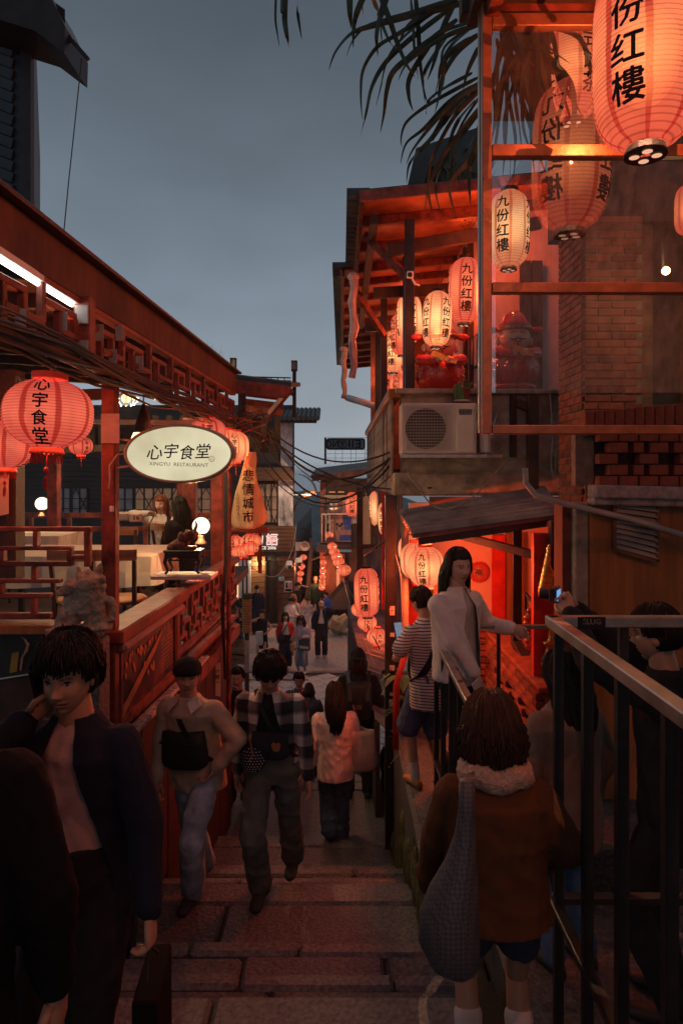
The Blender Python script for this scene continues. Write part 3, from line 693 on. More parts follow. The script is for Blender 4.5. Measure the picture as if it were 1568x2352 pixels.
# end roof that steps out over the stair head
er = thing('end_roof', 'low red boarded roof jutting out at the end of the restaurant canopy', 'roof', (-1.0, 8.3, 1.0))
m = MB(); m.prism([P(538, 872, 8.0), P(668, 890, 8.0), P(690, 888, 10.2), P(540, 868, 10.2)], (0, 0, .06)); m.build('roof_sheet', m_tile, er)
m = MB(); m.bar(P(540, 888, 7.95), P(662, 901, 7.95), .05, .15); m.build('fascia', m_redpaint2, er, bevel=.006)
for k, (py, dd) in enumerate(((915, 8.35), (935, 8.8), (950, 9.3))):
    m = MB(); m.bar(P(548, py - 14, dd), P(650, py - 2, dd), .05, .08); m.build('rafter', m_redpaint, er, bevel=.005)
m = MB(); m.prism([P(538, 880, 8.02), P(664, 897, 8.02), P(668, 905, 10.0), P(540, 905, 10.0)], (0, 0, .02)); m.build('soffit', m_soffit, er)
m = MB(); m.bar(P(662, 900, 8.0), P(612, 960, 8.6), .05, .07); m.build('strut', m_redpaint, er)
m = MB()
for k in range(9): m.ell(P(666 + 1.6 * k - 8, 893 + 1.2 * k, 8.05 + k * .22), (.05, .12, .045), 8, 5)
m.build('edge_tile', m_tile, er)
m = MB(); m.bar(P(556, 905, 7.9), P(556, 985, 7.9), .08); m.bar(P(590, 960, 8.6), P(590, 1030, 8.6), .1); m.build('end_post', m_darkwood, er)
# roof railing and boxed lamps
m = MB()
for py in (866, 873): m.bar(P(545, py - 1, 9.4), P(668, py + 2, 9.4), .016)
for px in range(548, 668, 15): m.bar(P(px, 866, 9.4), P(px, 886, 9.4), .012)
for px in range(625, 665, 14): m.bar(P(px, 886, 9.4), P(px + 7, 874, 9.4), .01); m.bar(P(px + 7, 874, 9.4), P(px + 14, 886, 9.4), .01)
tag(m.build('roof_railing', m_black, None, base=P(600, 886, 9.4)), 'thin black metal railing on the roof above the end of the restaurant', 'railing')
for px, py, lab in ((536, 835, 'square glass lantern box on a post at the left end of the roof railing'), (676, 841, 'square glass lantern box on the tall post at the right end of the roof railing')):
    lb = thing('roof_lamp', lab, 'lamp', P(px, 870, 9.4))
    m = MB(); m.box(P(px, py, 9.4), (.055, .055, .105)); m.build('glass_box', M('dim_lamp_glass', (.22, .25, .22), .3, var=.3), lb)
    m = MB()
    for sx in (-1, 1):
        for sy in (-1, 1): m.bar(P(px, py + 10, 9.4) + Vector((sx * .034, sy * .034, 0)), P(px, py - 10, 9.4) + Vector((sx * .034, sy * .034, 0)), .012)
    for q in (-11, 10): m.box(P(px, py + q, 9.4), (.085, .085, .014))
    m.bar(P(px, py + 10, 9.4), P(px + (0 if px < 600 else 0), 960 if px > 600 else 872, 9.4), .03 if px < 600 else .05); m.build('frame', m_black, lb)
# billboard under the parapet
m_board, t_, o_ = newmat('menu_board_print')
b_ = t_.nodes.new('ShaderNodeBsdfPrincipled'); tc_ = t_.nodes.new('ShaderNodeTexCoord'); n1 = t_.nodes.new('ShaderNodeTexNoise'); n1.inputs['Scale'].default_value = 5; n1.inputs['Detail'].default_value = 6
rp = t_.nodes.new('ShaderNodeValToRGB'); e_ = rp.color_ramp.elements
e_[0].position = .38; e_[0].color = (.012, .006, .005, 1); e_[1].position = .75; e_[1].color = (.30, .055, .02, 1); q_ = e_.new(.55); q_.color = (.09, .02, .012, 1)
t_.links.new(tc_.outputs['Object'], n1.inputs['Vector']); t_.links.new(n1.outputs['Fac'], rp.inputs[0]); t_.links.new(rp.outputs[0], b_.inputs['Base Color']); b_.inputs['Roughness'].default_value = .35
t_.links.new(b_.outputs[0], o_.inputs[0])
bb = thing('menu_billboard', 'tall dark red printed menu billboard under the sloping parapet cap', 'billboard', R(4.6, -1.5))
m = MB(); m.prism([R(4.06, -1.05), R(5.2, -1.05), R(5.2, -1.47), R(4.06, -1.47)], (.02, 0, 0)); m.build('board', m_board, bb)
fr = MB()
for a, b in (((4.06, -1.05), (5.2, -1.05)), ((4.06, -1.47), (5.2, -1.47)), ((4.06, -1.05), (4.06, -1.47)), ((5.2, -1.05), (5.2, -1.47))): fr.bar(R(a[0], a[1], .02), R(b[0], b[1], .02), .03, .022)
fr.build('frame', m_redpaint2, bb)
ofs = .026; xd = (R(5, 0) - R(4, 0)).normalized()
m = MB()
for k, ch in enumerate('心宇食堂'): flat_text(m, ch, R(4.86 + k * .085, -1.10, ofs), xd, (0, 0, 1), None, .05, .01)
for rr_ in range(9):
    flat_text(m, '晚餐下午茶雅座露台海景包廂'[rr_:rr_ + 6], R(5.0, -1.18 - rr_ * .028, ofs), xd, (0, 0, 1), .3, .016, 0)
m.build('lettering', M('board_gold_ink', (.6, .3, .16), .6, var=.1), bb)
m = MB()
rr2 = random.Random(4)
for k in range(30): m.ell(R(4.12 + .62 * rr2.random(), -1.12 - .28 * rr2.random() ** 2, ofs - .002), (.004, .016, .02), 8, 5)
for k in range(6): m.bar(R(4.1, -1.46 + .012 * k, ofs), R(4.75 + k * .03, -1.20 + .02 * k, ofs), .003, .006)
m.build('printed_lights', M('board_orange_print', (.62, .2, .09), .5, var=.1), bb)
# drink poster on the end wall
dp = thing('drink_poster', 'dark printed drink poster with a white border on the wall behind the phone caller', 'poster', P(45, 1500, 3.8))
q = [P(0, 1442, 3.80), P(95, 1432, 3.80), P(93, 1545, 3.80), P(0, 1560, 3.80)]
m = MB(); m.prism([P(-30, 1445, 3.81), P(96, 1431, 3.81), P(94, 1546, 3.81), P(-30, 1566, 3.81)], (0, .01, 0)); m.build('border', m_white, dp)
m = MB(); m.prism([P(-30, 1448, 3.80), P(94, 1434, 3.80), P(92, 1543, 3.80), P(-30, 1562, 3.80)], (0, .006, 0)); m.build('print', M('poster_dark', (.02, .025, .025), .5, var=.4), dp)
m = MB(); flat_text(m, '台灣漁菜', P(78, 1444, 3.79), (1, 0, .03), (0, 0, 1), .045, .013, .02)
rr2 = random.Random(9)
pts = [P(48, 1462, 3.79), P(58, 1468, 3.79), P(66, 1480, 3.79), P(62, 1496, 3.79), P(52, 1510, 3.79), P(48, 1540, 3.79)]
m.tube(pts, [.004, .012, .02, .026, .016, .012], 8, flat=.2); m.build('print_white', m_white, dp)
m = MB(); m.prism([P(28, 1500, 3.792), P(44, 1497, 3.792), P(40, 1543, 3.792), P(22, 1546, 3.792)], (0, .003, 0)); m.build('print_bottle', M('poster_green', (.03, .16, .08), .4, c2=(.4, .25, .03)), dp)
# paper notice
pn = MB(); pn.prism([P(-20, 1095, 4.15), P(20, 1090, 4.15), P(20, 1180, 4.15), P(-20, 1190, 4.15)], (0, .004, 0))
tag(pn.build('paper_notice', M('notice_paper', (.55, .42, .3), .8, var=.15), None, base=P(0, 1140, 4.15)), 'pale paper notice hung on the dark post at the far left', 'notice')

# ------------------------------------------------------------------ what stands in the restaurant
def table(label, c, sx, sy, drop=.28, h=.75):
    t = thing('dining_table', label, 'table', (c[0], c[1], -1.5))
    z = -1.5 + h; mb = MB()
    nx, ny = 10, 8; rings = []
    m = MB(); m.box((c[0], c[1], z - .02), (sx - .02, sy - .02, .035)); m.build('top', m_darkwood, t)
    for (ax, ay) in ((-1, -1), (1, -1), (1, 1), (-1, 1)):
        m = MB(); m.bar((c[0] + ax * sx * .42, c[1] + ay * sy * .42, -1.5), (c[0] + ax * sx * .42, c[1] + ay * sy * .42, z - .04), .05); m.build('leg', m_darkwood, t)
    cl = MB(); per = []
    N = 64
    for lev, (zz, off) in enumerate(((z + .004, 0), (z, .012), (z - drop * .5, .02), (z - drop, .026))):
        ring = []
        for k in range(N):
            u = k / N * 4; s_ = int(u); f = u - s_
            x, y = [(-1 + 2 * f, -1), (1, -1 + 2 * f), (1 - 2 * f, 1), (-1, 1 - 2 * f)][s_]
            wv = off * (1 + .7 * math.sin(k * 1.9) + .4 * math.sin(k * .7)) if lev > 1 else off
            nrm = Vector((x if abs(x) > .97 else 0, y if abs(y) > .97 else 0)); nrm = nrm.normalized() if nrm.length else nrm
            ring.append(Vector((c[0] + x * sx / 2 + nrm.x * wv, c[1] + y * sy / 2 + nrm.y * wv, zz + (.012 * math.sin(k * .9) if lev == 3 else 0))))
        rings.append(ring)
    cl.loft(rings[::-1], False); cl.f.append(tuple(len(cl.v) - N + k for k in range(N))); cl.m.append(0)
    c_ = cl.build('tablecloth', m_cloth, None, base=(c[0], c[1], z)); tag(c_, 'white cloth over ' + label, 'tablecloth', 'white tablecloths in the restaurant')
    return t
table('long table nearest the parapet cap and the chairs', (-2.62, 6.75), 1.75, 1.0)
table('small square table where the woman with a hair bun sits', (-3.95, 8.8), 1.0, .95)
table('low table behind the fret balustrade at the near end', (-2.3, 4.55), 1.5, .8, .3, .38)
def chair(label, c, yaw):
    t = thing('wooden_chair', label, 'chair', (c[0], c[1], -1.5), 'wooden dining chairs')
    Rz = rotz(yaw); o = Vector((c[0], c[1], -1.5))
    def q(x, y, z): return o + Rz @ Vector((x, y, z))
    m = MB(); m.lathe([(.20, .42), (.215, .435), (.215, .45), (.2, .46)], 20, o); m.build('seat', m_plank, t)
    for sx in (-1, 1):
        m = MB(); m.bar(q(sx * .16, .16, 0), q(sx * .14, .14, .43), .035); m.build('leg', m_darkwood, t)
        m = MB(); m.bar(q(sx * .17, -.2, 0), q(sx * .155, -.16, .45), .035); m.bar(q(sx * .155, -.16, .45), q(sx * .17, -.22, .86), .032); m.build('leg', m_darkwood, t)
    m = MB(); rings = []
    pts = [q(-.19 + .38 * k / 8, -.22 - .03 * math.sin(PI * k / 8), .84) for k in range(9)]
    for k in range(8): m.bar(pts[k], pts[k + 1], .025, .09)
    m.build('backrest', m_plank, t); return t
chair('wooden chair half hidden behind the post, backing the parapet cap', (-2.2, 5.78), 0)
chair('wooden chair right of the post, backing the parapet cap near the stone', (-1.88, 5.82), .05)
chair('wooden chair at the far side of the long table', (-2.55, 7.7), PI)
chair('wooden chair of the woman with red hair by the windows', (-2.5, 9.35), 2.4)
chair('wooden chair of the diner with black hair by the white globe lamp', (-2.15, 8.75), -.9)
chair('wooden chair under the woman with a hair bun', (-4.1, 8.1), .4)
# globe lamps
def globe(label, px, py, d, rad, w, standing=True):
    t = thing('globe_lamp', label, 'lamp', P(px, py + 30, d))
    m = MB(); m.ell(P(px, py, d), rad, 24, 16); m.build('glass_globe', EM('warm_globe', (1, .80, .52), 2.1), t, smooth=True)
    m = MB(); c = P(px, py, d) - Vector((0, 0, rad)); m.lathe([(.05, -.09), (.055, -.075), (.03, -.05), (.03, -.02), (.045, .012)], 16, c); m.build('base', m_rust, t, smooth=True)
    point_light('bulb', P(px, py, d) + Vector((0, -rad - .02, 0)), w, (1, .62, .3), t, .0); return t
globe('white glowing globe lamp beside the rock ornament on the parapet', 462, 1208, 6.15, .078, 24)
globe('white glowing globe lamp behind the woman with a hair bun', 97, 1157, 9.6, .092, 30)
pl = thing('pendant_lamp', 'cone shaped pendant lamp glowing above the oval sign', 'pendant lamp', P(330, 975, 6.0))
m = MB(); m.lathe([(.09, -.1), (.05, .05), (.025, .11), (.012, .16)], 16, P(330, 968, 6.0)); m.build('shade', m_darkwood, pl, smooth=True)
m = MB(); m.lathe([(.085, -.10), (.105, -.15), (.09, -.15), (.07, -.10)], 16, P(330, 968, 6.0)); m.build('glowing_rim', EM('pendant_glow', (1, .66, .28), 4.), pl)
m = MB(); m.tube([P(330, 926, 6.0), P(330, 860, 6.0)], .006, 5); m.build('cord', m_wire, pl)
point_light('bulb', P(330, 1012, 6.0), 42, (1, .62, .3), pl, .0)
pl2 = thing('basket_lamp', 'wire basket ceiling lamp under the joists above the oval sign', 'ceiling lamp', P(290, 915, 8.6))
m = MB(); c = P(290, 915, 8.6)
for k in range(10): a = k * PI / 5; m.tube([c + Vector((.05 * math.cos(a), .05 * math.sin(a), .06)), c + Vector((.17 * math.cos(a), .17 * math.sin(a), .0)), c + Vector((.10 * math.cos(a), .10 * math.sin(a), -.09))], .006, 5)
m.build('wire_cage', m_pipe, pl2)
m = MB(); m.ell(c, .06, 12, 8); m.build('bulb_glass', EM('basket_bulb', (1, .6, .28), 2.5), pl2, smooth=True)
point_light('bulb', c - Vector((0, 0, .07)), 90, (1, .6, .3), pl2, 0)
tl = thing('fluorescent_tube', 'white fluorescent tube light behind the canopy lattice', 'tube light', P(70, 640, 3.4))
m = MB(); m.tube([R(1.3, .87, .06), R(3.50, .87, -.02)], .011, 8); m.build('tube', EM('cool_tube', (1, .95, .88), 9.0), tl)
m = MB(); m.bar(R(1.25, .895, .06), R(3.55, .895, -.02), .05, .03); m.build('batten', m_white, tl)
# table-top things
bx = thing('table_caddy', 'grey box of utensils on the small square table', 'caddy', P(283, 1190, 8.7))
m = MB(); m.box(P(285, 1186, 8.7), (.17, .14, .11)); m.build('box', m_pipe, bx, bevel=.02)
ns = thing('table_number_block', 'little block with the table number 16', 'table number', P(312, 1190, 8.6))
m = MB(); m.box(P(312, 1189, 8.6), (.13, .10, .10)); m.build('block', m_cloth, ns, bevel=.006)
m = MB(); flat_text(m, '16', P(314, 1189, 8.54), (1, 0, 0), (0, 0, 1), .07, .05, .02); m.build('lettering', m_ink, ns)
# rock ornament on a carved stand, on a shelf over the parapet
sh = MB(); sh.box(P(425, 1322, 5.75), (.50, .30, .025)); tag(sh.build('glass_shelf', M('pale_shelf', (.5, .4, .36), .3), None, base=P(425, 1325, 5.75)), 'pale shelf laid across the parapet under the carved stand', 'shelf')
cs = thing('carved_stand', 'black carved wooden stand with curled legs on the parapet shelf', 'stand', P(422, 1318, 5.75))
m = MB(); m.box(P(424, 1272, 5.75), (.29, .20, .045)); m.box(P(424, 1264, 5.75), (.31, .22, .02)); m.build('top', m_black, cs, bevel=.006)
for sx in (-1, 1):
    for sy in (-1, 1):
        c = P(424, 1272, 5.75) + Vector((sx * .125, sy * .08, 0)); b = Vector((c.x, c.y, P(0, 1317, 5.75).z))
        m = MB(); m.tube([c, c.lerp(b, .4) + Vector((sx * .02, 0, 0)), c.lerp(b, .8) - Vector((sx * .005, 0, 0)), b + Vector((sx * .015, 0, .008))], [.022, .016, .011, .012], 7); m.build('leg', m_black, cs)
m = MB()
for k in range(5): m.bar(P(392 + k * 13, 1287, 5.66), P(398 + k * 13, 1279, 5.66), .008)
m.bar(P(389, 1287, 5.66), P(458, 1287, 5.66), .012); m.build('apron', m_black, cs)
rk = MB(); rr2 = random.Random(8)
for k in range(16):
    f = k / 15; rk.ell(P(400 + 45 * f + rr2.uniform(-6, 6), 1258 - 48 * f * rr2.uniform(.55, 1.05), 5.75 + rr2.uniform(-.04, .04)), (rr2.uniform(.022, .05) * (1.3 - .6 * f), .04, rr2.uniform(.025, .055)), 8, 6)
rk.box(P(424, 1258, 5.75), (.20, .10, .03)); rk.tube([P(445, 1225, 5.75), P(452, 1206, 5.75), P(449, 1196, 5.75)], [.02, .012, .006], 6)
ro = link('rock_ornament', remesh(rk, .007, 1), M('ornament_rock', (.16, .07, .05), .75, var=.6, scale=14, bump=.8, bscale=40, dist=.01), None); tag(ro, 'jagged brown rock ornament standing on the black carved stand', 'ornament')
# lion statue on the stone pillar
li = MB(); LD = 3.66; rr2 = random.Random(2)
def lp(px, py, dd=0.): return P(px, py, LD + dd)
li.ell(lp(190, 1385), (.105, .075, .095), 14, 10)
li.capsule(lp(175, 1400), lp(150, 1430), .07, .05); li.capsule(lp(205, 1350), lp(205, 1395), .085, .08)
for (a, b, c, e) in ((205, 1395, 208, 1440), (222, 1390, 228, 1438), (150, 1410, 142, 1440), (172, 1412, 168, 1442)): li.capsule(lp(a, b, -.03), lp(c, e, -.04), .036, .03); li.ell(lp(c + 4, e + 4, -.06), (.04, .05, .022), 10, 6)
li.ell(lp(205, 1342, -.02), (.075, .075, .07), 12, 9); li.ell(lp(170, 1345, -.03), (.052, .05, .038), 10, 7); li.capsule(lp(160, 1352, -.04), lp(140, 1362, -.05), .03, .022)
for k in range(34): a = rr2.uniform(0, 2 * PI); li.ell(lp(208 + 30 * math.cos(a), 1348 + 34 * math.sin(a), rr2.uniform(-.05, .03)), rr2.uniform(.012, .024), 8, 5)
li.capsule(lp(222, 1318), lp(232, 1296), .024, .010); li.capsule(lp(185, 1320), lp(180, 1305), .02, .010)
tor = [lp(246 + 14 * math.cos(a), 1400 + 26 * math.sin(a), .0) for a in [2 * PI * k / 14 for k in range(15)]]
li.tube(tor, .02, 8); li.box(lp(185, 1446), (.30, .17, .03))
lo = link('stone_lion', remesh(li, .006, 0), M('lion_stone', (.34, .28, .21), .85, var=.5, scale=10, bump=.8, bscale=45, dist=.012), None); tag(lo, 'weathered stone lion statue crouching on the pillar beside the red post', 'statue')
a = mesh_np(lo.data); n = normals_np(lo.data)
disp = np.array([mnoise.noise(Vector(p) * 38) + .6 * mnoise.noise(Vector(p) * 80) for p in a]); lo.data.vertices.foreach_set('co', (a + n * (disp * .009)[:, None]).ravel()); lo.data.update()

# ------------------------------------------------------------------ oval lit sign
sg = thing('oval_sign', 'glowing cream oval restaurant sign hung from the red post', 'sign', P(411, 1042, 4.0))
def ring(c, rx, rz, n=48): return [c + Vector((rx * math.cos(2 * PI * k / n), 0, rz * math.sin(2 * PI * k / n))) for k in range(n)]
c = P(411, 1042, 3.93)
m_signface, t_, o_ = newmat('lit_sign_face')
e1 = t_.nodes.new('ShaderNodeEmission'); tcs = t_.nodes.new('ShaderNodeTexCoord'); gsn = t_.nodes.new('ShaderNodeTexNoise'); gsn.inputs['Scale'].default_value = 4
rr_ = t_.nodes.new('ShaderNodeValToRGB'); rr_.color_ramp.elements[0].color = (.60, .52, .32, 1); rr_.color_ramp.elements[1].color = (.86, .77, .52, 1); rr_.color_ramp.elements[0].position = .3; rr_.color_ramp.elements[1].position = .7
t_.links.new(tcs.outputs['Object'], gsn.inputs['Vector']); t_.links.new(gsn.outputs['Fac'], rr_.inputs[0]); t_.links.new(rr_.outputs[0], e1.inputs[0]); e1.inputs[1].default_value = .95
t_.links.new(e1.outputs[0], o_.inputs[0])
m = MB(); m.prism(ring(c, .298, .155), (0, .02, 0)); m.build('lit_face', m_signface, sg)
m = MB(); m.loft([ring(c + Vector((0, y, 0)), .298 + o, .155 + o) for y, o in ((-.002, .0), (-.02, .006), (-.012, .016), (.10, .018), (.12, .006))], False); m.build('rim', M('sign_rim', (.34, .28, .19), .4, metal=.3, var=.3), sg, smooth=True)
m = MB(); m.prism(ring(c + Vector((0, .11, 0)), .31, .165), (0, .01, 0)); m.build('back', m_black, sg)
for k, ch in enumerate('心宇食堂'): m = MB(); flat_text(m, ch, c + Vector((-.135 + k * .092, -.006, .012 + (0.004 if k % 2 else -.004))), (1, 0, .03), (0, 0, 1), None, .082, .012, .18); m.build('painted_character', m_ink, sg)
m = MB(); flat_text(m, 'XINGYU  RESTAURANT', c + Vector((.0, -.006, -.062)), (1, 0, -.03), (.03, 0, 1), .34, .021, 0.); m.build('lettering', M('grey_ink', (.08, .07, .05), .8, var=0, bump=0), sg)
m = MB(); cc = c + Vector((.19, -.006, -.03)); m.tube(ring(cc, .016, .016, 16) + [cc + Vector((.016, 0, 0))], .0012, 4); flat_text(m, '心', cc, (1, 0, 0), (0, 0, 1), None, .02); m.build('seal', M('seal_red', (.5, .12, .08), .8, var=0), sg)
m = MB(); m.bar(P(262, 1008, 3.98), P(300, 1012, 3.98), .012); m.bar(P(262, 1075, 3.98), P(300, 1070, 3.98), .012); m.tube([P(290, 1042, 3.95), P(270, 1044, 3.93), P(252, 1070, 3.92), P(253, 1105, 3.92), P(250, 1122, 3.93)], .006, 6); m.build('arm', m_pipe, sg)

# driftwood sign
ds = thing('driftwood_sign', 'pear shaped pale driftwood board with painted characters', 'sign', P(572, 1212, 7.0))
prof = [(1038, 567, 588), (1055, 562, 590), (1080, 556, 588), (1105, 549, 591), (1130, 541, 600), (1155, 536, 606), (1178, 532, 612), (1195, 531, 614), (1207, 533, 603), (1215, 540, 586)]
fr_, bk_ = [], []; rings = []
for (y, a, b) in prof:
    pa, pb = P(a, y, 7.0), P(b, y, 7.0); ring_ = []
    for k in range(12):
        an = 2 * PI * k / 12; w = (pb.x - pa.x) / 2; ring_.append(Vector(((pa.x + pb.x) / 2 + w * math.cos(an), 7.0 + .045 * math.sin(an) + .01 * math.sin(y * .3 + k), pa.z)))
    rings.append(ring_)
m = MB(); m.loft(rings); 
m.build('board', M('driftwood', (.62, .40, .20), .6, var=.35, scale=5, bump=.6, bscale=16, st=(2, 1, .5), dist=.02, c2=(.74, .52, .28)), ds, smooth=True)
for k, ch in enumerate('悲情城市'): m = MB(); column_text(m, ch, P(570, 1076, 6.945) - Vector((0, 0, k * .14)), (1, 0, 0), (0, 0, 1), .125, 1.12, .008, .05); m.build('painted_character', m_ink, ds)
m = MB(); column_text(m, '九份五番坑入口', P(546, 1132, 6.948), (1, 0, 0), (0, 0, 1), .032, 1.2, .0, .05); m.build('small_lettering', M('faded_ink', (.16, .10, .06), .9, var=0, bump=0), ds)
m = MB(); m.tube([P(530, 1217, 7.0), P(616, 1217, 7.0)], .028, 6); m.build('perch_beam', m_redpaint2, ds)
# pipe poles with bundled cables
pp = thing('pole', 'thin rusty red pole wrapped in black cables beside the driftwood sign', 'pole', P(524, 1620, 6.6))
m = MB(); m.tube([P(527, 1085, 6.7), P(526, 1300, 6.7), P(525, 1640, 6.7)], .022, 8); m.build('pipe', m_redpaint, pp)
m = MB()
for k in range(4): m.tube([P(514 + k * 2, 1030, 6.62), P(515 + k * 2.2, 1150, 6.62), P(516 + k * 1.5, 1290, 6.62), P(508 + k * 2, 1400, 6.6), P(516 + k, 1560, 6.62)], .008, 5)
m.build('cable', m_wire, pp)
pb = thing('photo_notice_banner', 'white and red printed notice banner hung below the fret railing', 'banner', P(488, 1560, 6.75))
m = MB(); m.prism([P(466, 1538, 6.8), P(506, 1522, 6.8), P(506, 1600, 6.8), P(466, 1592, 6.8)], (0, .01, 0)); m.build('sheet', m_white, pb)
m = MB(); m.prism([P(472, 1470, 6.81), P(500, 1462, 6.81), P(500, 1521, 6.81), P(478, 1530, 6.81)], (0, .008, 0)); m.build('red_panel', m_red, pb)
m = MB(); flat_text(m, '提供', P(494, 1542, 6.79), (1, 0, 0), (0, 0, 1), .085, .042, .0); flat_text(m, '拍照', P(494, 1555, 6.79), (1, 0, 0), (0, 0, 1), .09, .045, .03); flat_text(m, '!photos freely', P(488, 1567, 6.79), (1, 0, 0), (0, 0, 1), .14, .018, .01)
m.build('lettering', m_ink, pb)
m = MB(); flat_text(m, '租服', P(489, 1495, 6.795), (1, 0, 0), (0, 0, 1), .1, .06, .0); m.build('lettering', m_white, pb)
m = MB()
for k in range(3): m.add([P(470 + k * 6, 1582, 6.79), P(476 + k * 6, 1576, 6.79), P(480 + k * 6, 1576, 6.79), P(474 + k * 6, 1582, 6.79), P(480 + k * 6, 1588, 6.79), P(476 + k * 6, 1588, 6.79)], [(0, 1, 2, 3), (0, 3, 4, 5)])
m.build('arrow', m_red, pb)
# signpost
spz = thing('signpost', 'brown direction signpost with a ribbed lamp column in the plaza', 'signpost', P(560, 1600, 14.5))
m = MB(); m.tube([P(567, 1372, 14.5), P(567, 1640, 14.5)], .05, 10); m.build('post', m_darkwood, spz)
for k in range(13):
    m = MB(); m.lathe([(.085, -.03), (.105, -.01), (.105, .012), (.085, .03)], 14, P(567, 1378 + k * 5.9, 14.5)); m.build('ribbed_ring', M('bronze_ring', (.38, .19, .075), .5, var=.3), spz)
m = MB(); m.lathe([(.10, -.06), (.11, 0), (.08, .05)], 12, P(567, 1369, 14.5)); m.build('cap', m_moss, spz)
m_signbrown = M('signpost_brown', (.19, .135, .08), .6, var=.2)
for (y0, y1, a0, a1, dz) in ((1470, 1488, 498, 560, 0), (1490, 1502, 520, 560, 6), (1503, 1519, 500, 560, 8)):
    m = MB(); m.prism([P(a0, y0 - dz * .6, 14.4), P(a1, y0, 14.4), P(a1, y1 + dz, 14.4), P(a0, y1, 14.4)], (0, .03, 0)); m.build('arm_board', m_signbrown, spz)
m = MB(); m.span(P(560, 1545, 14.42), P(572, 1470, 14.50)); m.build('bracket_plate', m_pipe, spz)
m = MB()
flat_text(m, 'Shengping Theater', P(541, 1474.5, 14.36), (1, 0, 0), (0, 0, 1), .26, .042, .01); flat_text(m, '昇平戲院', P(537, 1482, 14.36), (1, 0, 0), (0, 0, 1), .2, .055, .01)
flat_text(m, '頌德公園', P(543, 1497, 14.36), (1, 0, -.15), (.15, 0, 1), .16, .05, .01); flat_text(m, '五番坑', P(527, 1509, 14.36), (1, 0, -.15), (.15, 0, 1), .16, .07, .01); flat_text(m, '台陽五番坑', P(546, 1516, 14.36), (1, 0, -.15), (.15, 0, 1), .17, .04, .01)
m.build('lettering', m_white, spz)
# ------------------------------------------------------------------ tea house on the right
th = thing('tea_house', 'red brick tea house with a lantern hung balcony right of the stairs', 'tea house', (1.6, 7, -2.2))
def part(name, mat, parent=th, bevel=0., smooth=False): return lambda m: m.build(name, mat, parent, bevel=bevel, smooth=smooth)
# balcony: near face, slatted street side, cap
m = MB(); m.span((.62, 7.1, -.02), (2.6, 7.3, .84)); m.build('balcony_wall', m_conc, th)
m = MB(); m.span((.53, 7.02, -.22), (2.7, 14.2, .02)); m.build('balcony_slab', m_conc, th, bevel=.02)
m = MB(); m.bar((.60, 7.07, -.05), (2.5, 7.07, -.05), .06, .14); m.build('edge_beam', m_conc, th, bevel=.012)
m = MB(); m.bar((.9, 7.0, -.27), (2.4, 7.0, -.27), .05, .09); m.build('edge_board', m_plank_d, th)
sl = MB().box((0, 0, 0), (.03, .085, .86)).mesh('balcony_slat', bevel=.006)
for i in range(58):
    o = link('balcony_slat', sl, m_pipe if i % 3 else m_conc, th, BASE[th.name]); o.location = Vector((.535 + random.uniform(-.006, .006), 7.18 + i * .118, .36)) - BASE[th.name]
m = MB(); m.bar((.55, 7.02, .84), (.55, 14.0, .84), .14, .09); m.build('balcony_cap', m_ply, th, bevel=.01)
m = MB(); m.bar((.55, 7.05, .855), (2.4, 7.15, .855), .20, .05); m.build('balcony_cap', m_conc, th, bevel=.01)
m = MB(); m.span((.6, 7.3, .0), (1.75, 14, .06)); m.build('balcony_floor', m_darkwood, th)
# back wall of the balcony room with frames
m = MB(); m.span((1.72, 8.3, .0), (1.82, 14, 3.4)); m.build('room_wall', m_pink, th)
m = MB(); m.span((1.82, 8.3, -.2), (3.6, 8.4, 3.4)); m.build('room_wall', m_pink, th)
for px in (1205, 1232): m = MB(); m.bar(P(px, 600, 8.2), P(px, 930, 8.2), .12, .06); m.build('wall_stud', m_darkwood, th)
m = MB(); m.span((.6, 14, .0), (1.8, 14.1, 3.2)); m.build('room_end_wall', m_soffit, th)
for (y, z, w, h) in ((8.5, 1.35, .22, .42), (8.78, 1.4, .2, .38), (9.4, 1.5, .5, .7), (10.6, 1.5, .4, .6)):
    f = MB(); f.span((1.69, y, z), (1.718, y + w, z + h)); fo = f.build('picture_frame', m_darkwood, th, bevel=.006)
    f = MB(); f.span((1.683, y + .03, z + .03), (1.689, y + w - .03, z + h - .03)); f.build('picture', M('old_picture', (.4, .2, .14), .5, var=.5), fo)
for (y, w) in ((8.9, .09), (9.3, .09), (11.4, .1)):
    f = MB(); f.span((1.66, y, 0), (1.72, y + w, 3.1)); f.build('wall_stud', m_darkwood, th)
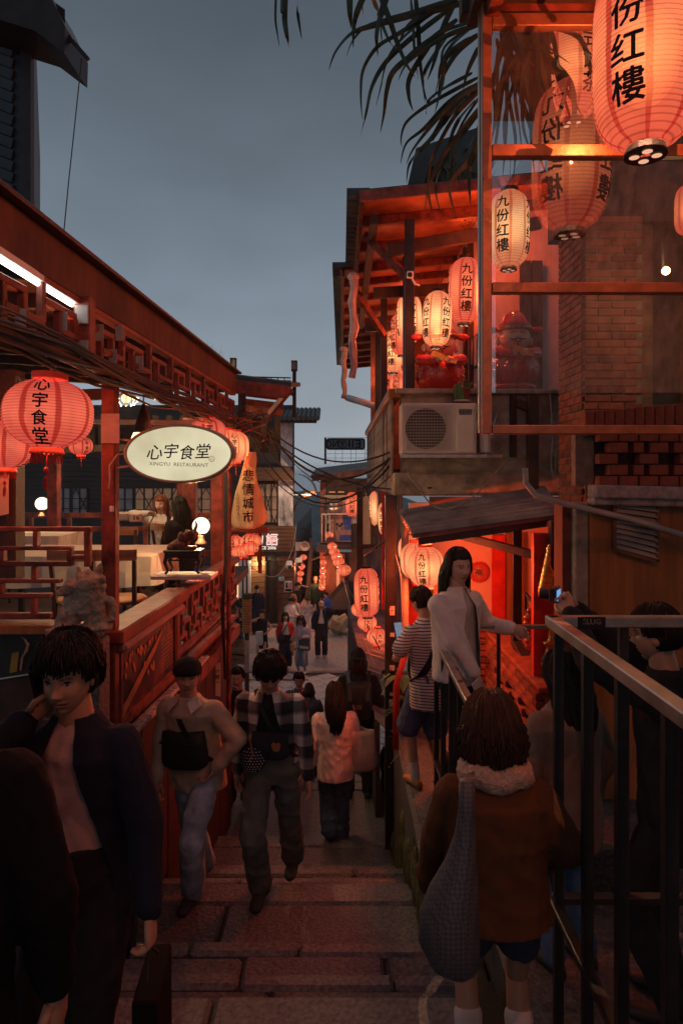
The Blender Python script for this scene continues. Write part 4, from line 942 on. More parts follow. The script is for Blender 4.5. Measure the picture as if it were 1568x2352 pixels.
# roof: two stepped segments, tiles at the eave, soffit and rafters
def roofseg(x0, d0, d1, z0, x1=2.9, rise=.10):
    z1 = z0 + (x1 - x0) * rise
    m = MB(); m.prism([(x0, d0, z0), (x1, d0, z1), (x1, d1, z1), (x0, d1, z0)], (0, 0, .03)); m.build('soffit', m_soffit, th)
    m = MB(); m.prism([(x0 - .02, d0 - .03, z0 + .05), (x1, d0 - .03, z1 + .05), (x1, d1, z1 + .05), (x0 - .02, d1, z0 + .05)], (0, 0, .05)); m.build('roof_sheet', m_tile, th)
    me = MB().lathe([(.062, -.13), (.066, .13)], 10, (0, 0, 0), Matrix.Rotation(PI / 2, 3, 'Y')).mesh('eave_tile', smooth=True)
    n = int((d1 - d0) / .17)
    for i in range(n):
        o = link('eave_tile', me, m_tile, th, BASE[th.name]); o.location = Vector((x0 - .01, d0 + .08 + i * .17, z0 + .10)) - BASE[th.name]
    m = MB(); m.bar((x0 + .03, d0 + .0, z0 - .02), (x0 + .03, d1, z0 - .02), .04, .12); m.build('eave_board', m_rust, th)
    for i in range(int((d1 - d0) / .95) + 1):
        d = d0 + .55 + i * .95
        if d > d1: break
        m = MB(); m.bar((x0 + .04, d, z0 - .055), (x1, d, z1 - .055), .08, .11); m.build('rafter', m_redpaint, th, bevel=.006)
    return z1
roofseg(.20, 7.7, 10.5, 3.10); roofseg(.0, 10.5, 20.0, 3.13)
m = MB(); m.bar((.2, 7.66, 3.12), (2.9, 7.66, 3.39), .03, .13); m.build('gable_fascia', m_redpaint2, th, bevel=.006)
for (xa, za, xb, zb, d) in ((.55, 2.72, 2.4, 3.05, 8.3), (.45, 2.55, 1.7, 2.62, 9.6), (.4, 2.5, 1.7, 2.55, 11.6)):
    m = MB(); m.bar((xa, d, za), (xb, d, zb), .09, .15); m.build('tie_beam', m_darkwood, th, bevel=.006)
m = MB(); m.bar((.38, 7.9, 2.96), (.38, 13.6, 2.96), .09, .12); m.build('wall_plate', m_darkwood, th)
for (x, d) in ((.80, 8.05), (.90, 9.4), (.72, 11.6), (.72, 13.6)):
    m = MB(); m.bar((x, d, .86), (x, d, 3.0), .11, .11); m.build('balcony_post', m_black, th, bevel=.006)
for (x0, y0, z0, x1, y1, z1) in ((.30, 8.6, 3.02, .80, 8.2, 2.35), (.18, 11.0, 3.02, .72, 11.5, 2.35)):
    m = MB(); m.bar((x0, y0, z0), (x1, y1, z1), .07, .09); m.build('brace', m_redpaint, th)
# rolled clear blinds hung at the eave
for i, (d, lab) in enumerate(((9.3, 'long rolled clear plastic blind hanging under the front of the eave'), (13.2, 'short rolled clear plastic blind hanging under the far end of the eave'))):
    bl = MB(); pts = []
    x, top, bot = (.16, 2.72, 1.35) if i == 0 else (.05, 2.45, 1.5)
    for k in range(9): f = k / 8; pts.append((x + .02 * math.sin(k * 2.1), d + .03 * k, top + (bot - top) * f))
    bl.tube(pts, [.075, .055, .06, .05, .065, .05, .06, .045, .05], 9)
    bl.ell((x + .0, d - .02, top - .03), (.085, .07, .06), 12, 7)
    tag(bl.build('rolled_blind', M('clear_plastic', (.5, .4, .38), .15, var=.25, spec=.8, bump=.4), None, base=Vector((x, d, top)), smooth=True), lab, 'blind')
m = MB(); pts = [(.12, 14.4, 1.62), (.5, 13.9, 1.45), (.9, 13.6, 1.28)]
m.tube(pts, .07, 8); tag(m.build('rolled_blind', MATS['clear_plastic'], None, base=Vector(pts[0]), smooth=True), 'slanting rolled plastic blind at the far end of the balcony', 'blind')
# spare wall lamp
wl = thing('wall_speaker', 'small white wall speaker on the dark balcony post', 'speaker', P(940, 630, 8.0))
m = MB(); m.box(P(941, 631, 7.9), (.075, .06, .075)); m.build('case', m_white, wl, bevel=.008)
m = MB(); m.lathe([(.028, 0), (.026, .006), (.01, .004)], 14, P(941, 631, 7.866), Matrix.Rotation(PI / 2, 3, 'X')); m.build('cone', m_black, wl)
m = MB(); m.tube([P(946, 640, 7.9), P(952, 652, 7.9), P(962, 655, 7.98)], .012, 6); m.build('arm', m_white, wl)

# air conditioner
ac = thing('air_conditioner', 'cream outdoor air conditioner unit bracketed to the balcony front', 'air conditioner', P(1012, 1046, 6.8))
x0, x1 = P(921, 0, 6.75).x, P(1094, 0, 6.75).x; z0, z1 = P(0, 1043, 6.75).z, P(0, 926, 6.75).z
m_ac = M('ac_cream', (.56, .49, .43), .45, var=.12, scale=4, bump=.08)
m = MB(); m.span((x0, 6.75, z0), (x1, 7.05, z1)); m.build('casing', m_ac, ac, bevel=.012)
m = MB(); m.span((x1 - .20, 6.742, z0 + .02), (x1 - .03, 6.749, z1 - .02)); m.build('side_panel', M('ac_panel', (.60, .53, .47), .45, var=.08), ac, bevel=.003)
fc = Vector((x0 + .24, 6.745, (z0 + z1) / 2)); fr = .20
m = MB(); m.prism([fc + Vector((fr * math.cos(a), .0, fr * math.sin(a))) for a in [2 * PI * k / 32 for k in range(32)]], (0, .003, 0)); m.build('fan_opening', M('fan_dark', (.03, .026, .024), .7), ac)
m = MB()
for k in range(3): a = k * 2 * PI / 3; m.bar(fc + Vector((0, -.004, 0)), fc + Vector((.18 * math.cos(a), -.004, .18 * math.sin(a))), .002, .07)
m.build('fan_blade', m_black, ac)
g = MB()
for k in range(16): z = z0 + .035 + k * (z1 - z0 - .07) / 15; g.bar((fc.x - .215, 6.735, z), (fc.x + .215, 6.735, z), .003, .004)
for k in range(30): x = fc.x - .215 + k * .43 / 29; g.bar((x, 6.738, z0 + .035), (x, 6.738, z1 - .035), .002, .003)
g.build('fan_grille', m_ac, ac)
m = MB(); m.span((x1 - .175, 6.735, z1 - .115), (x1 - .05, 6.741, z1 - .06)); m.build('brand_plate', M('plate_grey', (.10, .11, .13), .5), ac)
m = MB(); flat_text(m, '莎普羅', (x1 - .112, 6.732, z1 - .085), (1, 0, 0), (0, 0, 1), .11, .035, .02); m.build('lettering', m_white, ac)
m = MB(); m.span((x0 - .01, 6.74, z0 - .035), (x1 + .25, 6.79, z0 - .004)); m.bar((x1 + .08, 6.8, z0 - .02), (x1 + .22, 6.9, z1 - .10), .03, .012); m.build('bracket', m_steel, ac)
m = MB(); m.tube([(x1 + .02, 6.85, z1 - .2), (x1 + .09, 6.82, z1 - .25), (x1 + .10, 6.82, z0 + .02)], .055, 8); m.build('pipe_cover', m_ac, ac)

# ------------------------------------------------------------------ brick pier and wing
BR = MB().box((0, 0, 0), (.205, .10, .052)).mesh('brick', bevel=.004)
BRH = MB().box((0, 0, 0), (.10, .10, .052)).mesh('brick_half', bevel=.004)
def brickrow(parent, p0, dr, length, z0, rows, ch=.064, mats=(m_brick, m_brick2), skip=None, inset=.0):
    dr = Vector(dr).normalized(); yaw = math.atan2(dr.y, dr.x); rr = random.Random(int(z0 * 100) + rows)
    for r_ in range(rows):
        x = -.0 if r_ % 2 == 0 else -.1075
        while x < length - .01:
            a, b = max(x, 0), min(x + .205, length); w = b - a
            if w > .04 and not (skip and skip((a + b) / 2, r_)):
                full = w > .16
                o = link('brick', BR if full else BRH, mats[0] if rr.random() < .7 else mats[1], parent, BASE[parent.name])
                if o.material_slots: o.material_slots[0].link = 'OBJECT'; o.material_slots[0].material = mats[0] if rr.random() < .65 else mats[1]
                q = Vector(p0) + dr * ((a + b) / 2) + Vector((0, 0, z0 + r_ * ch + .03))
                o.location = q - BASE[parent.name]; o.rotation_euler = (0, 0, yaw)
                if not full: o.scale = (w / .10, 1, 1)
                elif w < .2: o.scale = (w / .205, 1, 1)
            x += .215
pier = thing('brick_pier', 'square red brick pier behind the steel and glass screen', 'pier', (2.2, 5.9, -.3))
m = MB(); m.span((2.0, 5.62, -.32), (2.47, 6.26, 2.12)); m.build('mortar_core', m_mortar, pier)
m = MB(); m.span((1.9, 5.7, 2.12), (3.2, 6.3, 3.6)); m.build('dark_backing', m_darkwood, pier)  # made-up dark wall, standing in for the dark palm mass behind the glass
brickrow(pier, (2.0, 5.655, 0), (1, 0, 0), .47, -.30, 38)
m = MB(); m.span((2.47, 5.8, -.3), (3.6, 5.9, 2.2)); m.build('dark_door', m_darkwood, pier)
m = MB(); m.bar((2.56, 5.76, -.3), (2.56, 5.76, 2.1), .09, .07); m.bar((2.9, 5.76, -.3), (2.9, 5.76, 2.1), .06, .05); m.build('door_frame', m_plank_d, pier)
brickrow(pier, (2.035, 6.26, 0), (0, -1, 0), .60, -.30, 38)
m = MB(); m.span((1.985, 5.60, -1.2), (2.35, 6.2, -.34)); m.build('lower_pier', m_redpaint, pier)
# timber and studs between pier and balcony
for (a, b, w) in ((P(1178, 905, 7.0), P(1178, 1050, 7.0), .06), (P(1222, 910, 6.9), P(1222, 1125, 6.9), .10), (P(1185, 925, 6.95), P(1220, 940, 6.95), .08)):
    m = MB(); m.bar(a, b, w, w); m.build('stud', m_darkwood, th)
# parapet with cross shaped openings, soldier course, ledge
par = thing('brick_parapet', 'red brick parapet with cross shaped openings beside the pier', 'parapet', (2.2, 4.3, 0))
PD = 4.5
PW = 1.3
def opening(x, r_):
    k = (x - .14) / .26; c = round(k); dx = abs(x - (.14 + c * .26))
    return (r_ == 2 and dx < .08) or (r_ in (1, 3) and dx < .035)
m = MB(); m.span((P(1368, 0, PD).x, PD + .12, P(0, 1112, PD).z), (P(1368, 0, PD).x + PW, PD + .2, P(0, 990, PD).z)); m.build('recess_back', m_darkwood, par)
m = MB(); m.span((P(1330, 0, PD).x, PD + .08, P(0, 1115, PD).z), (P(1345, 0, PD).x + .08, PD + .16, P(0, 985, PD).z)); m.build('mortar_core', m_mortar, par)
x0 = P(1368, 0, PD).x
BL = MB().box((0, 0, 0), (.122, .09, .066)).mesh('brick_parapet_block', bevel=.004)
for r_ in range(5):
    for k in range(11):
        xx = x0 + .065 + k * .132 + (.066 if r_ % 2 else 0)
        if r_ == 2 and k % 2 == 1: continue
        if r_ in (1, 3) and k % 2 == 1:
            sx = .55
        else: sx = 1.0
        o = link('brick', BL, m_brick, par, BASE[par.name]); o.location = Vector((xx, PD, P(0, 1105, PD).z + r_ * .073)) - BASE[par.name]; o.scale = (sx, 1, 1)
SB = MB().box((0, 0, 0), (.058, .14, .115)).mesh('soldier_brick', bevel=.004)
for k in range(22):
    o = link('brick', SB, m_brick, par, BASE[par.name]); o.location = Vector((P(1345, 0, PD).x + k * .065, PD, P(0, 967, PD).z + k * .0045)) - BASE[par.name]; o.scale = (1, 1, 1 + k * .02)
m = MB(); m.span((P(1345, 0, PD).x, PD - .02, P(0, 1000, PD).z), (x0 + PW, PD + .11, P(0, 987, PD).z)); m.build('brick_band', m_brick, par, bevel=.005)
m = MB(); m.bar((P(1352, 0, PD).x, PD - .04, P(0, 1128, PD).z), (x0 + PW, PD - .04, P(0, 1138, PD).z), .16, .085); m.bar((P(1352, 0, PD).x, PD - .02, P(0, 1150, PD).z), (x0 + PW, PD - .02, P(0, 1160, PD).z), .12, .05); m.build('ledge', M('rough_ledge', (.36, .28, .26), .9, var=.45, scale=14, bump=.7, bscale=50), par, bevel=.01)
wall = thing('plywood_wall', 'orange plywood wall with a louvred vent under the brick parapet', 'wall', (2.2, 4.5, -2))
m = MB(); m.span((P(1356, 0, PD).x, PD + .02, -2.5), (x0 + PW, PD + .1, P(0, 1150, PD).z)); m.build('sheet', m_ply, wall)
m = MB(); m.span((P(1324, 0, PD).x, PD + .03, -2.5), (P(1355, 0, PD).x, PD + .15, P(0, 1155, PD).z)); m.build('concrete_post', m_conc, wall, bevel=.008)
m = MB(); m.span((P(1304, 0, PD).x, PD + .12, -2.5), (P(1323, 0, PD).x, PD + .3, P(0, 1160, PD).z)); m.build('red_post', m_brick2, wall)
v = [(1410, 1152), (1508, 1163), (1508, 1290), (1410, 1262)]
m = MB(); m.prism([P(a, b, PD - .0) for a, b in v], (0, .03, 0)); vo = m.build('vent_back', m_black, wall)
fr = MB()
for k in range(4): fr.bar(P(*v[k], PD - .02), P(*v[(k + 1) % 4], PD - .02), .022, .03, up=Vector((0, 1, 0)))
fr.build('vent_frame', m_plank_d, wall)
for k in range(9):
    f = (k + .6) / 9.4; m = MB(); a = P(1411, 1152 + 110 * f, PD - .012); b = P(1507, 1163 + 127 * f, PD - .012)
    m.add([a + Vector((0, 0, .016)), b + Vector((0, 0, .016)), b + Vector((0, -.03, -.012)), a + Vector((0, -.03, -.012)), a + Vector((0, .006, .016)), b + Vector((0, .006, .016)), b + Vector((0, -.024, -.016)), a + Vector((0, -.024, -.016))], [(0, 1, 2, 3), (4, 7, 6, 5), (0, 4, 5, 1), (2, 6, 7, 3), (0, 3, 7, 4), (1, 5, 6, 2)])
    m.build('louvre_slat', m_pipe, wall)
# conduit with cable
cp = MB(); cp.tube([P(1205, 1075, 4.6), P(1207, 1110, 4.6), P(1230, 1138, 4.55), P(1300, 1158, 4.5), P(1440, 1190, 4.42), P(1600, 1240, 4.3)], .02, 10)
tag(cp.build('conduit', m_pipe, None, base=P(1300, 1158, 4.5), smooth=True), 'grey conduit pipe bending across the plywood wall', 'pipe')

# ------------------------------------------------------------------ steel and glass screen
scn = thing('glass_screen', 'red lit steel framed glass windbreak hung over the right of the stairs', 'glass screen', P(1118, 990, 3.4))
SD = 3.4
m_frame = M('screen_frame', (.33, .14, .075), .35, metal=.45, var=.3, scale=9, bump=.12)
def sbar(x0, y0, x1, y1, name='frame_bar'):
    a, b = P(x0, y0, SD), P(x1, y1, SD); m = MB(); m.span((a.x, SD, b.z), (b.x, SD + .05, a.z)); m.build(name, m_frame, scn, bevel=.004)
sbar(1107, -60, 1129, 996); 
for (a, b) in ((28, 58), (330, 358), (648, 672), (976, 997)): sbar(1130, a, 1700, b)
for (a, b) in ((58, 329), (359, 647), (673, 900)):
    p, q = P(1128, a, SD), P(1700, b, SD); m = MB(); m.quad((p.x, SD + .03, p.z), (q.x, SD + .03, p.z), (q.x, SD + .03, q.z), (p.x, SD + .03, q.z))
    m.build('glass_pane', GLASS('screen_glass', .30, dirt=.022, scale=7.), scn)
m = MB(); m.span(P(1100, -40, SD + .06), P(1106, 995, SD + .1)); m.build('edge_strip', m_steel, scn)
# dark eave above the screen
ev = thing('front_eave', 'dark timber eave over the steel and glass screen', 'eave', P(1300, 0, 3.2))
m = MB(); m.span((.66, 2.3, 2.36), (3.2, 3.6, 2.5)); m.build('soffit', m_darkwood, ev)
m = MB(); m.bar(P(1140, 8, 3.45), P(1700, 0, 3.45), .06, .12); m.bar((.75, 2.3, 2.33), (.75, 3.6, 2.33), .06, .1); m.build('beam', m_redpaint, ev)
m = MB(); m.bar(P(1072, -30, 3.6), P(1072, 40, 3.6), .07, .09); m.build('bracket', m_darkwood, ev)
# dim bulb inside
bl = thing('bare_bulb', 'bare yellow bulb glowing behind the dirty glass', 'bulb', P(1528, 622, 5.0))
m = MB(); m.ell(P(1528, 622, 5.0), .03, 12, 8); m.build('bulb_glass', EM('yellow_bulb', (1, .72, .3), 14), bl, smooth=True)
m = MB(); m.tube([P(1522, 622, 5.02), P(1520, 560, 5.02)], .01, 6); m.build('stem', m_black, bl)
point_light('bulb', P(1528, 622, 4.93), 9, (1, .68, .3), bl, .03)

# ------------------------------------------------------------------ entrance: canopy, red walls, decorations
en = thing('entrance_canopy', 'small corrugated canopy on black steel arms over the red entrance', 'canopy', P(1100, 1200, 6.4))
a, b, c, e = P(916, 1178, 6.9), P(1250, 1120, 6.9), P(1292, 1180, 5.9), P(948, 1226, 5.9)
m = MB(); nn = 60; top = []
for k in range(nn + 1):
    f = k / nn; top.append((a.lerp(e, f) + Vector((0, 0, .034 * math.sin(f * 9 * 2 * PI))), b.lerp(c, f) + Vector((0, 0, .034 * math.sin(f * 9 * 2 * PI)))))
for k in range(nn): m.quad(top[k][0], top[k][1], top[k + 1][1], top[k + 1][0])
for k in range(nn): m.quad(top[k][0] - Vector((0, 0, .015)), top[k + 1][0] - Vector((0, 0, .015)), top[k + 1][1] - Vector((0, 0, .015)), top[k][1] - Vector((0, 0, .015)))
for k in range(nn): m.quad(top[k][0], top[k + 1][0], top[k + 1][0] - Vector((0, 0, .015)), top[k][0] - Vector((0, 0, .015)))
m.build('corrugated_sheet', m_corr, en)
for (p, q, w, h) in ((P(960, 1244, 5.95), P(1290, 1196, 5.95), .05, .06), (P(1000, 1215, 6.6), P(1286, 1290, 5.7), .05, .07), (P(985, 1232, 6.2), P(945, 1226, 6.2), .05, .05), (P(1250, 1196, 6.0), P(1290, 1218, 5.6), .05, .05)):
    m = MB(); m.bar(p, q, w, h); m.build('steel_arm', m_black, en, bevel=.004)
m = MB(); m.bar(P(1186, 1480, 6.2), P(1244, 1592, 5.5), .08, .08); m.build('steel_arm', m_black, en, bevel=.004)
for p, zb_ in ((P(1185, 1210, 6.3), -2.15), (P(1274, 1195, 5.3), P(0, 1312, 5.3).z)):
    m = MB(); m.bar(p, Vector((p.x, p.y, zb_)), .085, .085); m.build('post', m_black, en, bevel=.006)
ew = thing('red_entrance', 'pink and red walls of the lit tea house entrance', 'entrance', (1.3, 7.4, -2.15))
m = MB(); m.span((.72, 7.25, -2.2), (2.6, 7.35, -.30)); m.build('back_wall', m_pink, ew)
m = MB(); m.span((.70, 7.18, -2.2), (.86, 7.24, -.9)); m.build('red_strip', m_red, ew)
m = MB(); m.span(P(1130, 1230, 7.2), P(1160, 1560, 7.24)); m.build('red_strip', m_red, ew)
m = MB(); m.span(P(1160, 1225, 7.2), P(1200, 1600, 7.24)); m.build('timber_post', m_ply, ew)
m = MB(); m.span((2.28, 4.75, -2.2), (2.36, 7.25, -.30)); m.build('side_wall', m_pink, ew)
m = MB(); m.span(P(1225, 1225, 5.35), P(1300, 1680, 5.42)); m.build('red_board', m_red, ew)
brickrow(ew, (1.30, 7.13, 0), (1, -.18, 0), .95, -2.14, 9)
m = MB()
# low brick bench
bb_ = thing('brick_bench', 'low brick planter with square openings under the red wall', 'planter', (1.8, 5.8, -2.15))
m.span((1.52, 5.1, -2.15), (1.74, 6.9, -1.62)); m.build('core', m_mortar, bb_)
brickrow(bb_, (1.50, 6.9, 0), (0, -1, 0), 1.8, -2.14, 8, skip=lambda x, r_: r_ in (3, 4) and int(x / .22) % 2 == 0)
m = MB(); m.span((1.46, 5.05, -1.62), (1.78, 6.95, -1.58)); m.build('coping', m_brick, bb_, bevel=.008)
# papercut
pc = MB(); c = P(1098, 1314, 7.22); 
def annul(mb, c, r0, r1, n=48, wob=0., k=0):
    for i in range(n):
        a0, a1 = 2 * PI * i / n, 2 * PI * (i + 1) / n
        f = lambda r, a: c + Vector((r * math.cos(a), 0, r * math.sin(a)))
        w0 = 1 + wob * math.cos(k * a0); w1 = 1 + wob * math.cos(k * a1)
        mb.quad(f(r0, a0), f(r1 * w0, a0), f(r1 * w1, a1), f(r0, a1))
annul(pc, c, .072, .108, 72, .05, 18); annul(pc, c, .050, .056)
for i in range(18): a_ = 2 * PI * i / 18; pc.ell(c + Vector((.064 * math.cos(a_), 0, .064 * math.sin(a_))), (.006, .002, .006), 6, 4)
flat_text(pc, '福', c, (1, 0, 0), (0, 0, 1), None, .075, .02)
tag(pc.build('paper_cut', M('papercut_red', (.42, .03, .02), .6, var=.1), None, base=c), 'round red paper-cut ornament stuck to the pink wall', 'ornament')
# gilded carved characters on the red board
def gold(label, pxy, d, pts, rad):
    m = MB()
    for stroke in pts:
        P_ = [P(x, y, d) for x, y in stroke]; n = len(P_)
        # smooth the stroke
        out = []
        for i in range(n - 1):
            for f in (0, .25, .5, .75):
                p0, p1, p2, p3 = P_[max(0, i - 1)], P_[i], P_[i + 1], P_[min(n - 1, i + 2)]
                out.append(.5 * ((2 * p1) + (p2 - p0) * f + (2 * p0 - 5 * p1 + 4 * p2 - p3) * f * f + (3 * p1 - p0 - 3 * p2 + p3) * f ** 3))
        out.append(P_[-1])
        rs = [rad * (.55 + .6 * math.sin(PI * (i + .6) / (len(out) + .2))) for i in range(len(out))]
        m.tube(out, rs, 8)
    o = link('gilded_character', remesh(m, .008, 2), m_gold); tag(o, label, 'carved character')
gold('upper gilded carved character with long curved strokes on the red board', 0, 5.28, [[(1262, 1250), (1256, 1290), (1250, 1330), (1243, 1355), (1240, 1372)], [(1252, 1330), (1256, 1352), (1254, 1372)], [(1270, 1295), (1284, 1312), (1290, 1340), (1280, 1362), (1268, 1370)], [(1262, 1300), (1270, 1330), (1262, 1355)], [(1275, 1365), (1286, 1385), (1290, 1410)]], .028)
gold('lower gilded carved character tangled on the red board', 0, 5.28, [[(1262, 1430), (1266, 1460), (1258, 1500), (1246, 1530)], [(1272, 1445), (1280, 1475), (1276, 1510), (1282, 1545)], [(1248, 1480), (1262, 1478), (1284, 1490)], [(1256, 1540), (1262, 1572), (1270, 1590)], [(1268, 1540), (1280, 1560), (1282, 1585), (1270, 1600)]], .025)
gr = MB(); rr2 = random.Random(6)
for k in range(60): gr.ell(P(1222 + rr2.uniform(-14, 12), 1445 + rr2.uniform(-42, 44), 5.5), rr2.uniform(.012, .03), 6, 4)
go = link('carved_relief', remesh(gr, .009, 0), M('relief_redgold', (.45, .12, .05), .4, metal=.4, var=.5)); tag(go, 'knobbly red and gold carved relief beside the gilded characters', 'relief')
fm = MB(); A, B, C_, D_ = P(1205, 1362, 5.6), P(1248, 1412, 5.4), P(1246, 1448, 5.4), P(1206, 1398, 5.6)
for p, q in ((A, B), (B, C_), (C_, D_), (D_, A), (A.lerp(B, .5), D_.lerp(C_, .5))): fm.bar(p, q, .02)
tag(fm.build('metal_bracket_frame', m_black, None, base=A), 'empty black metal bracket frame on the entrance wall', 'bracket')
# plaque, drain pipe, black column with stickers, red post
pq = thing('street_name_plaque', 'small black vertical plaque behind the entrance lanterns', 'plaque', P(950, 1320, 7.1))
m = MB(); m.span(P(943, 1305, 7.1), P(955, 1345, 7.13)); m.build('board', m_black, pq)
m = MB(); column_text(m, '瑞芳區', P(949, 1308, 7.09), (1, 0, 0), (0, 0, 1), .045, 1.1); m.build('lettering', m_white, pq)
bp = thing('black_column', 'black square steel column with stickers at the right edge of the stairs', 'column', (.48, 6.6, -3.6))
m = MB(); m.bar((.475, 6.6, -3.6), (.475, 6.6, -.2), .11, .11); m.build('shaft', m_black, bp, bevel=.006)
for k, (py, w, h, mt) in enumerate(((1610, .06, .07, m_white), (1400, .05, .09, m_pipe), (1530, .05, .05, m_white), (1455, .045, .04, m_red), (1590, .05, .03, m_white))):
    m = MB(); q = P(0, py, 6.6); m.span((.475 - w / 2 + .01, 6.541, q.z - h / 2), (.475 + w / 2 + .01, 6.5435, q.z + h / 2)); m.build('sticker', M('sticker_print_%d' % k, (.5, .42, .36), .6, var=.9, scale=60), bp)
dpz = MB(); dpz.tube([P(930, 1170, 6.7), P(930, 1480, 6.7), P(926, 1500, 6.7)], .036, 10); 
tag(dpz.build('drain_pipe', m_pipe, None, base=P(930, 1480, 6.7), smooth=True), 'pale drain pipe covered in stickers beside the entrance lanterns', 'pipe')
rp_ = MB(); rp_.tube([P(944, 1460, 6.3), P(930, 1500, 6.2), P(910, 1570, 6.05), P(908, 1720, 6.05)], .03, 8)
tag(rp_.build('red_handrail', m_red, None, base=P(908, 1720, 6.05), smooth=True), 'glossy red handrail post behind the man in stripes', 'handrail')
# corrugated roof of the house below
cr = thing('lower_roof', 'weathered corrugated roof sloping down right of the stairs below the lanterns', 'roof', P(850, 1550, 9))
A, B = P(798, 1392, 14.2), P(890, 1400, 13.6); C_, D_ = P(905, 1690, 7.6), P(862, 1652, 7.7)
m = MB(); nn = 96
for k in range(nn + 1):
    f = k / nn; w = Vector((0, 0, .03 * math.sin(f * 22 * 2 * PI)))
    m.v += [A.lerp(D_, f) + w, B.lerp(C_, f) + w]
for k in range(nn): m.f.append((2 * k, 2 * k + 1, 2 * k + 3, 2 * k + 2)); m.m.append(0)
m.build('corrugated_sheet', m_corr, cr)
m = MB(); m.prism([A - Vector((0, 0, .08)), D_ - Vector((0, 0, .08)), Vector((D_.x, D_.y, -4.9)), Vector((A.x, A.y, PZ))], (.05, 0, 0)); m.build('side_wall', m_darkwood, cr)
cw = thing('corrugated_wall', 'dark corrugated metal wall with a red glint behind the tall hanging lantern', 'wall', P(860, 1300, 13))
m = MB(); nn = 90
for k in range(nn + 1):
    f = k / nn; y = 13.4 + 1.0 * f - 2.5 * f; x = .50 + .62 * f; w = .02 * math.sin(f * 15 * 2 * PI)
    m.v += [Vector((x, 13.9 - 1.4 * f - w, -3.6)), Vector((x, 13.9 - 1.4 * f - w, -.2))]
for k in range(nn): m.f.append((2 * k, 2 * k + 1, 2 * k + 3, 2 * k + 2)); m.m.append(0)
m.build('sheet', m_corr, cw)
m = MB(); m.span(P(822, 1250, 13.6), P(850, 1140, 13.7)); m.build('dark_window', m_win, cw)
m = MB(); m.bar(P(826, 1120, 13.5), P(826, 1400, 13.5), .12); m.bar(P(818, 1256, 13.45), P(880, 1258, 13.45), .1); m.build('window_post', m_darkwood, cw)
m = MB(); m.bar(P(880, 1090, 11), P(880, 1400, 11), .05); m.build('red_pole', m_red, cw)

# ------------------------------------------------------------------ railings
def rail(label, tops, zb, posts, bottom=None, w=.045):
    t = thing('steel_railing', label, 'railing', (tops[0].x, tops[0].y, zb))
    for a, b in zip(tops[:-1], tops[1:]):
        m = MB(); m.bar(a, b, w, w * .8, ext=w * .4); m.build('top_rail', m_steel, t, bevel=.004)
    if bottom is not None:
        for a, b in zip(tops[:-1], tops[1:]):
            m = MB(); m.bar(Vector((a.x, a.y, bottom)), Vector((b.x, b.y, bottom)), w * .8, w * .6); m.build('bottom_rail', m_black, t, bevel=.004)
    for p in posts:
        m = MB(); m.bar(Vector((p[0], p[1], zb)), Vector((p[0], p[1], p[2])), w * .68, w * .68); m.build('baluster', m_black, t, bevel=.004)
    return t
z = -1.14
rail('brushed steel railing between the stairs and the woman in a white cardigan', [Vector((.655, 4.75, z)), Vector((.655, 3.48, z - .03))], -2.42,
     [(.655, 4.72, z), (.655, 4.40, z), (.655, 4.08, z), (.655, 3.78, z), (.655, 3.50, z)], -1.98)
z = -.585
rail('steel corner railing in the right foreground with a black sticker', [Vector((3.0, 2.72, z)), Vector((.84, 2.72, z)), Vector((.83, 1.25, z))], -2.42,
     [(.85, 2.68, z), (.845, 2.35, z), (.84, 2.05, z), (.84, 1.75, z), (1.12, 2.72, z), (1.45, 2.72, z), (1.8, 2.72, z)], -1.69, .052)
z = -1.03
rail('thin black railing under the hand of the woman in a white cardigan', [Vector((.80, 4.62, z)), Vector((1.95, 4.62, z))], -2.15, [(1.06, 4.62, z), (1.6, 4.62, z), (1.92, 4.62, z)], None, .035)
stk = thing('railing_sticker', 'black sticker with pale letters on the corner railing', 'sticker', (1.05, 2.69, -.585))
m = MB(); m.span((.93, 2.6915, -.610), (1.04, 2.6935, -.562)); m.build('backing', M('sticker_black', (.008, .008, .008), .4, var=0, bump=0), stk)
m = MB(); flat_text(m, 'SLUG', (.985, 2.690, -.580), (1, 0, 0), (0, 0, 1), .07, .02, .04); m.build('lettering', M('sticker_pink', (.6, .45, .4), .5, var=0, bump=0), stk)

# ------------------------------------------------------------------ dark gabled house at the upper left and house walls added behind the viewer to block sky
gh = thing('gabled_house', 'dark clapboard house corner with deep eaves at the upper left', 'house', (-3.2, 6, 1.4))
HX = P(78, 0, 6).x
m = MB(); m.prism([(-7, 6, 1.2), (HX, 6, 1.2), (HX * 1.55, 9.5, 1.2), (-9, 9.5, 1.2)], (0, 0, 3.2)); m.build('wall', m_teal, gh)
cl = MB().box((0, 0, 0), (3.0, .03, .085), Matrix.Rotation(.25, 3, 'X')).mesh('clapboard', bevel=.004)
for k in range(26):
    o = link('clapboard', cl, m_teal, gh, BASE[gh.name]); o.location = Vector((HX - 1.56, 5.975, 1.75 + k * .1)) - BASE[gh.name]; o.rotation_euler = (0, .38, 0)
m = MB(); m.span((HX - .09, 5.93, 1.5), (HX + .005, 6.0, 4.4)); m.build('corner_board', m_black, gh)
m = MB(); m.prism([P(-80, 40, 5.7), P(80, 68, 5.7), P(150, 120, 5.6), P(95, 118, 5.9), P(78, 60, 6.1), P(-80, 60, 6.1)], (0, 0, .35)); m.build('eave', m_darkwood, gh)
m = MB(); m.prism([P(-80, -60, 5.5), P(112, -20, 5.5), P(150, 60, 5.5), P(148, 122, 5.5), P(80, 70, 5.5), P(-80, 20, 5.5)], (0, .5, 0)); m.build('roof_edge', m_black, gh)
m = MB(); m.bar(P(134, 58, 5.6), P(203, 136, 5.6), .035, .03); m.build('bracket_arm', m_black, gh)
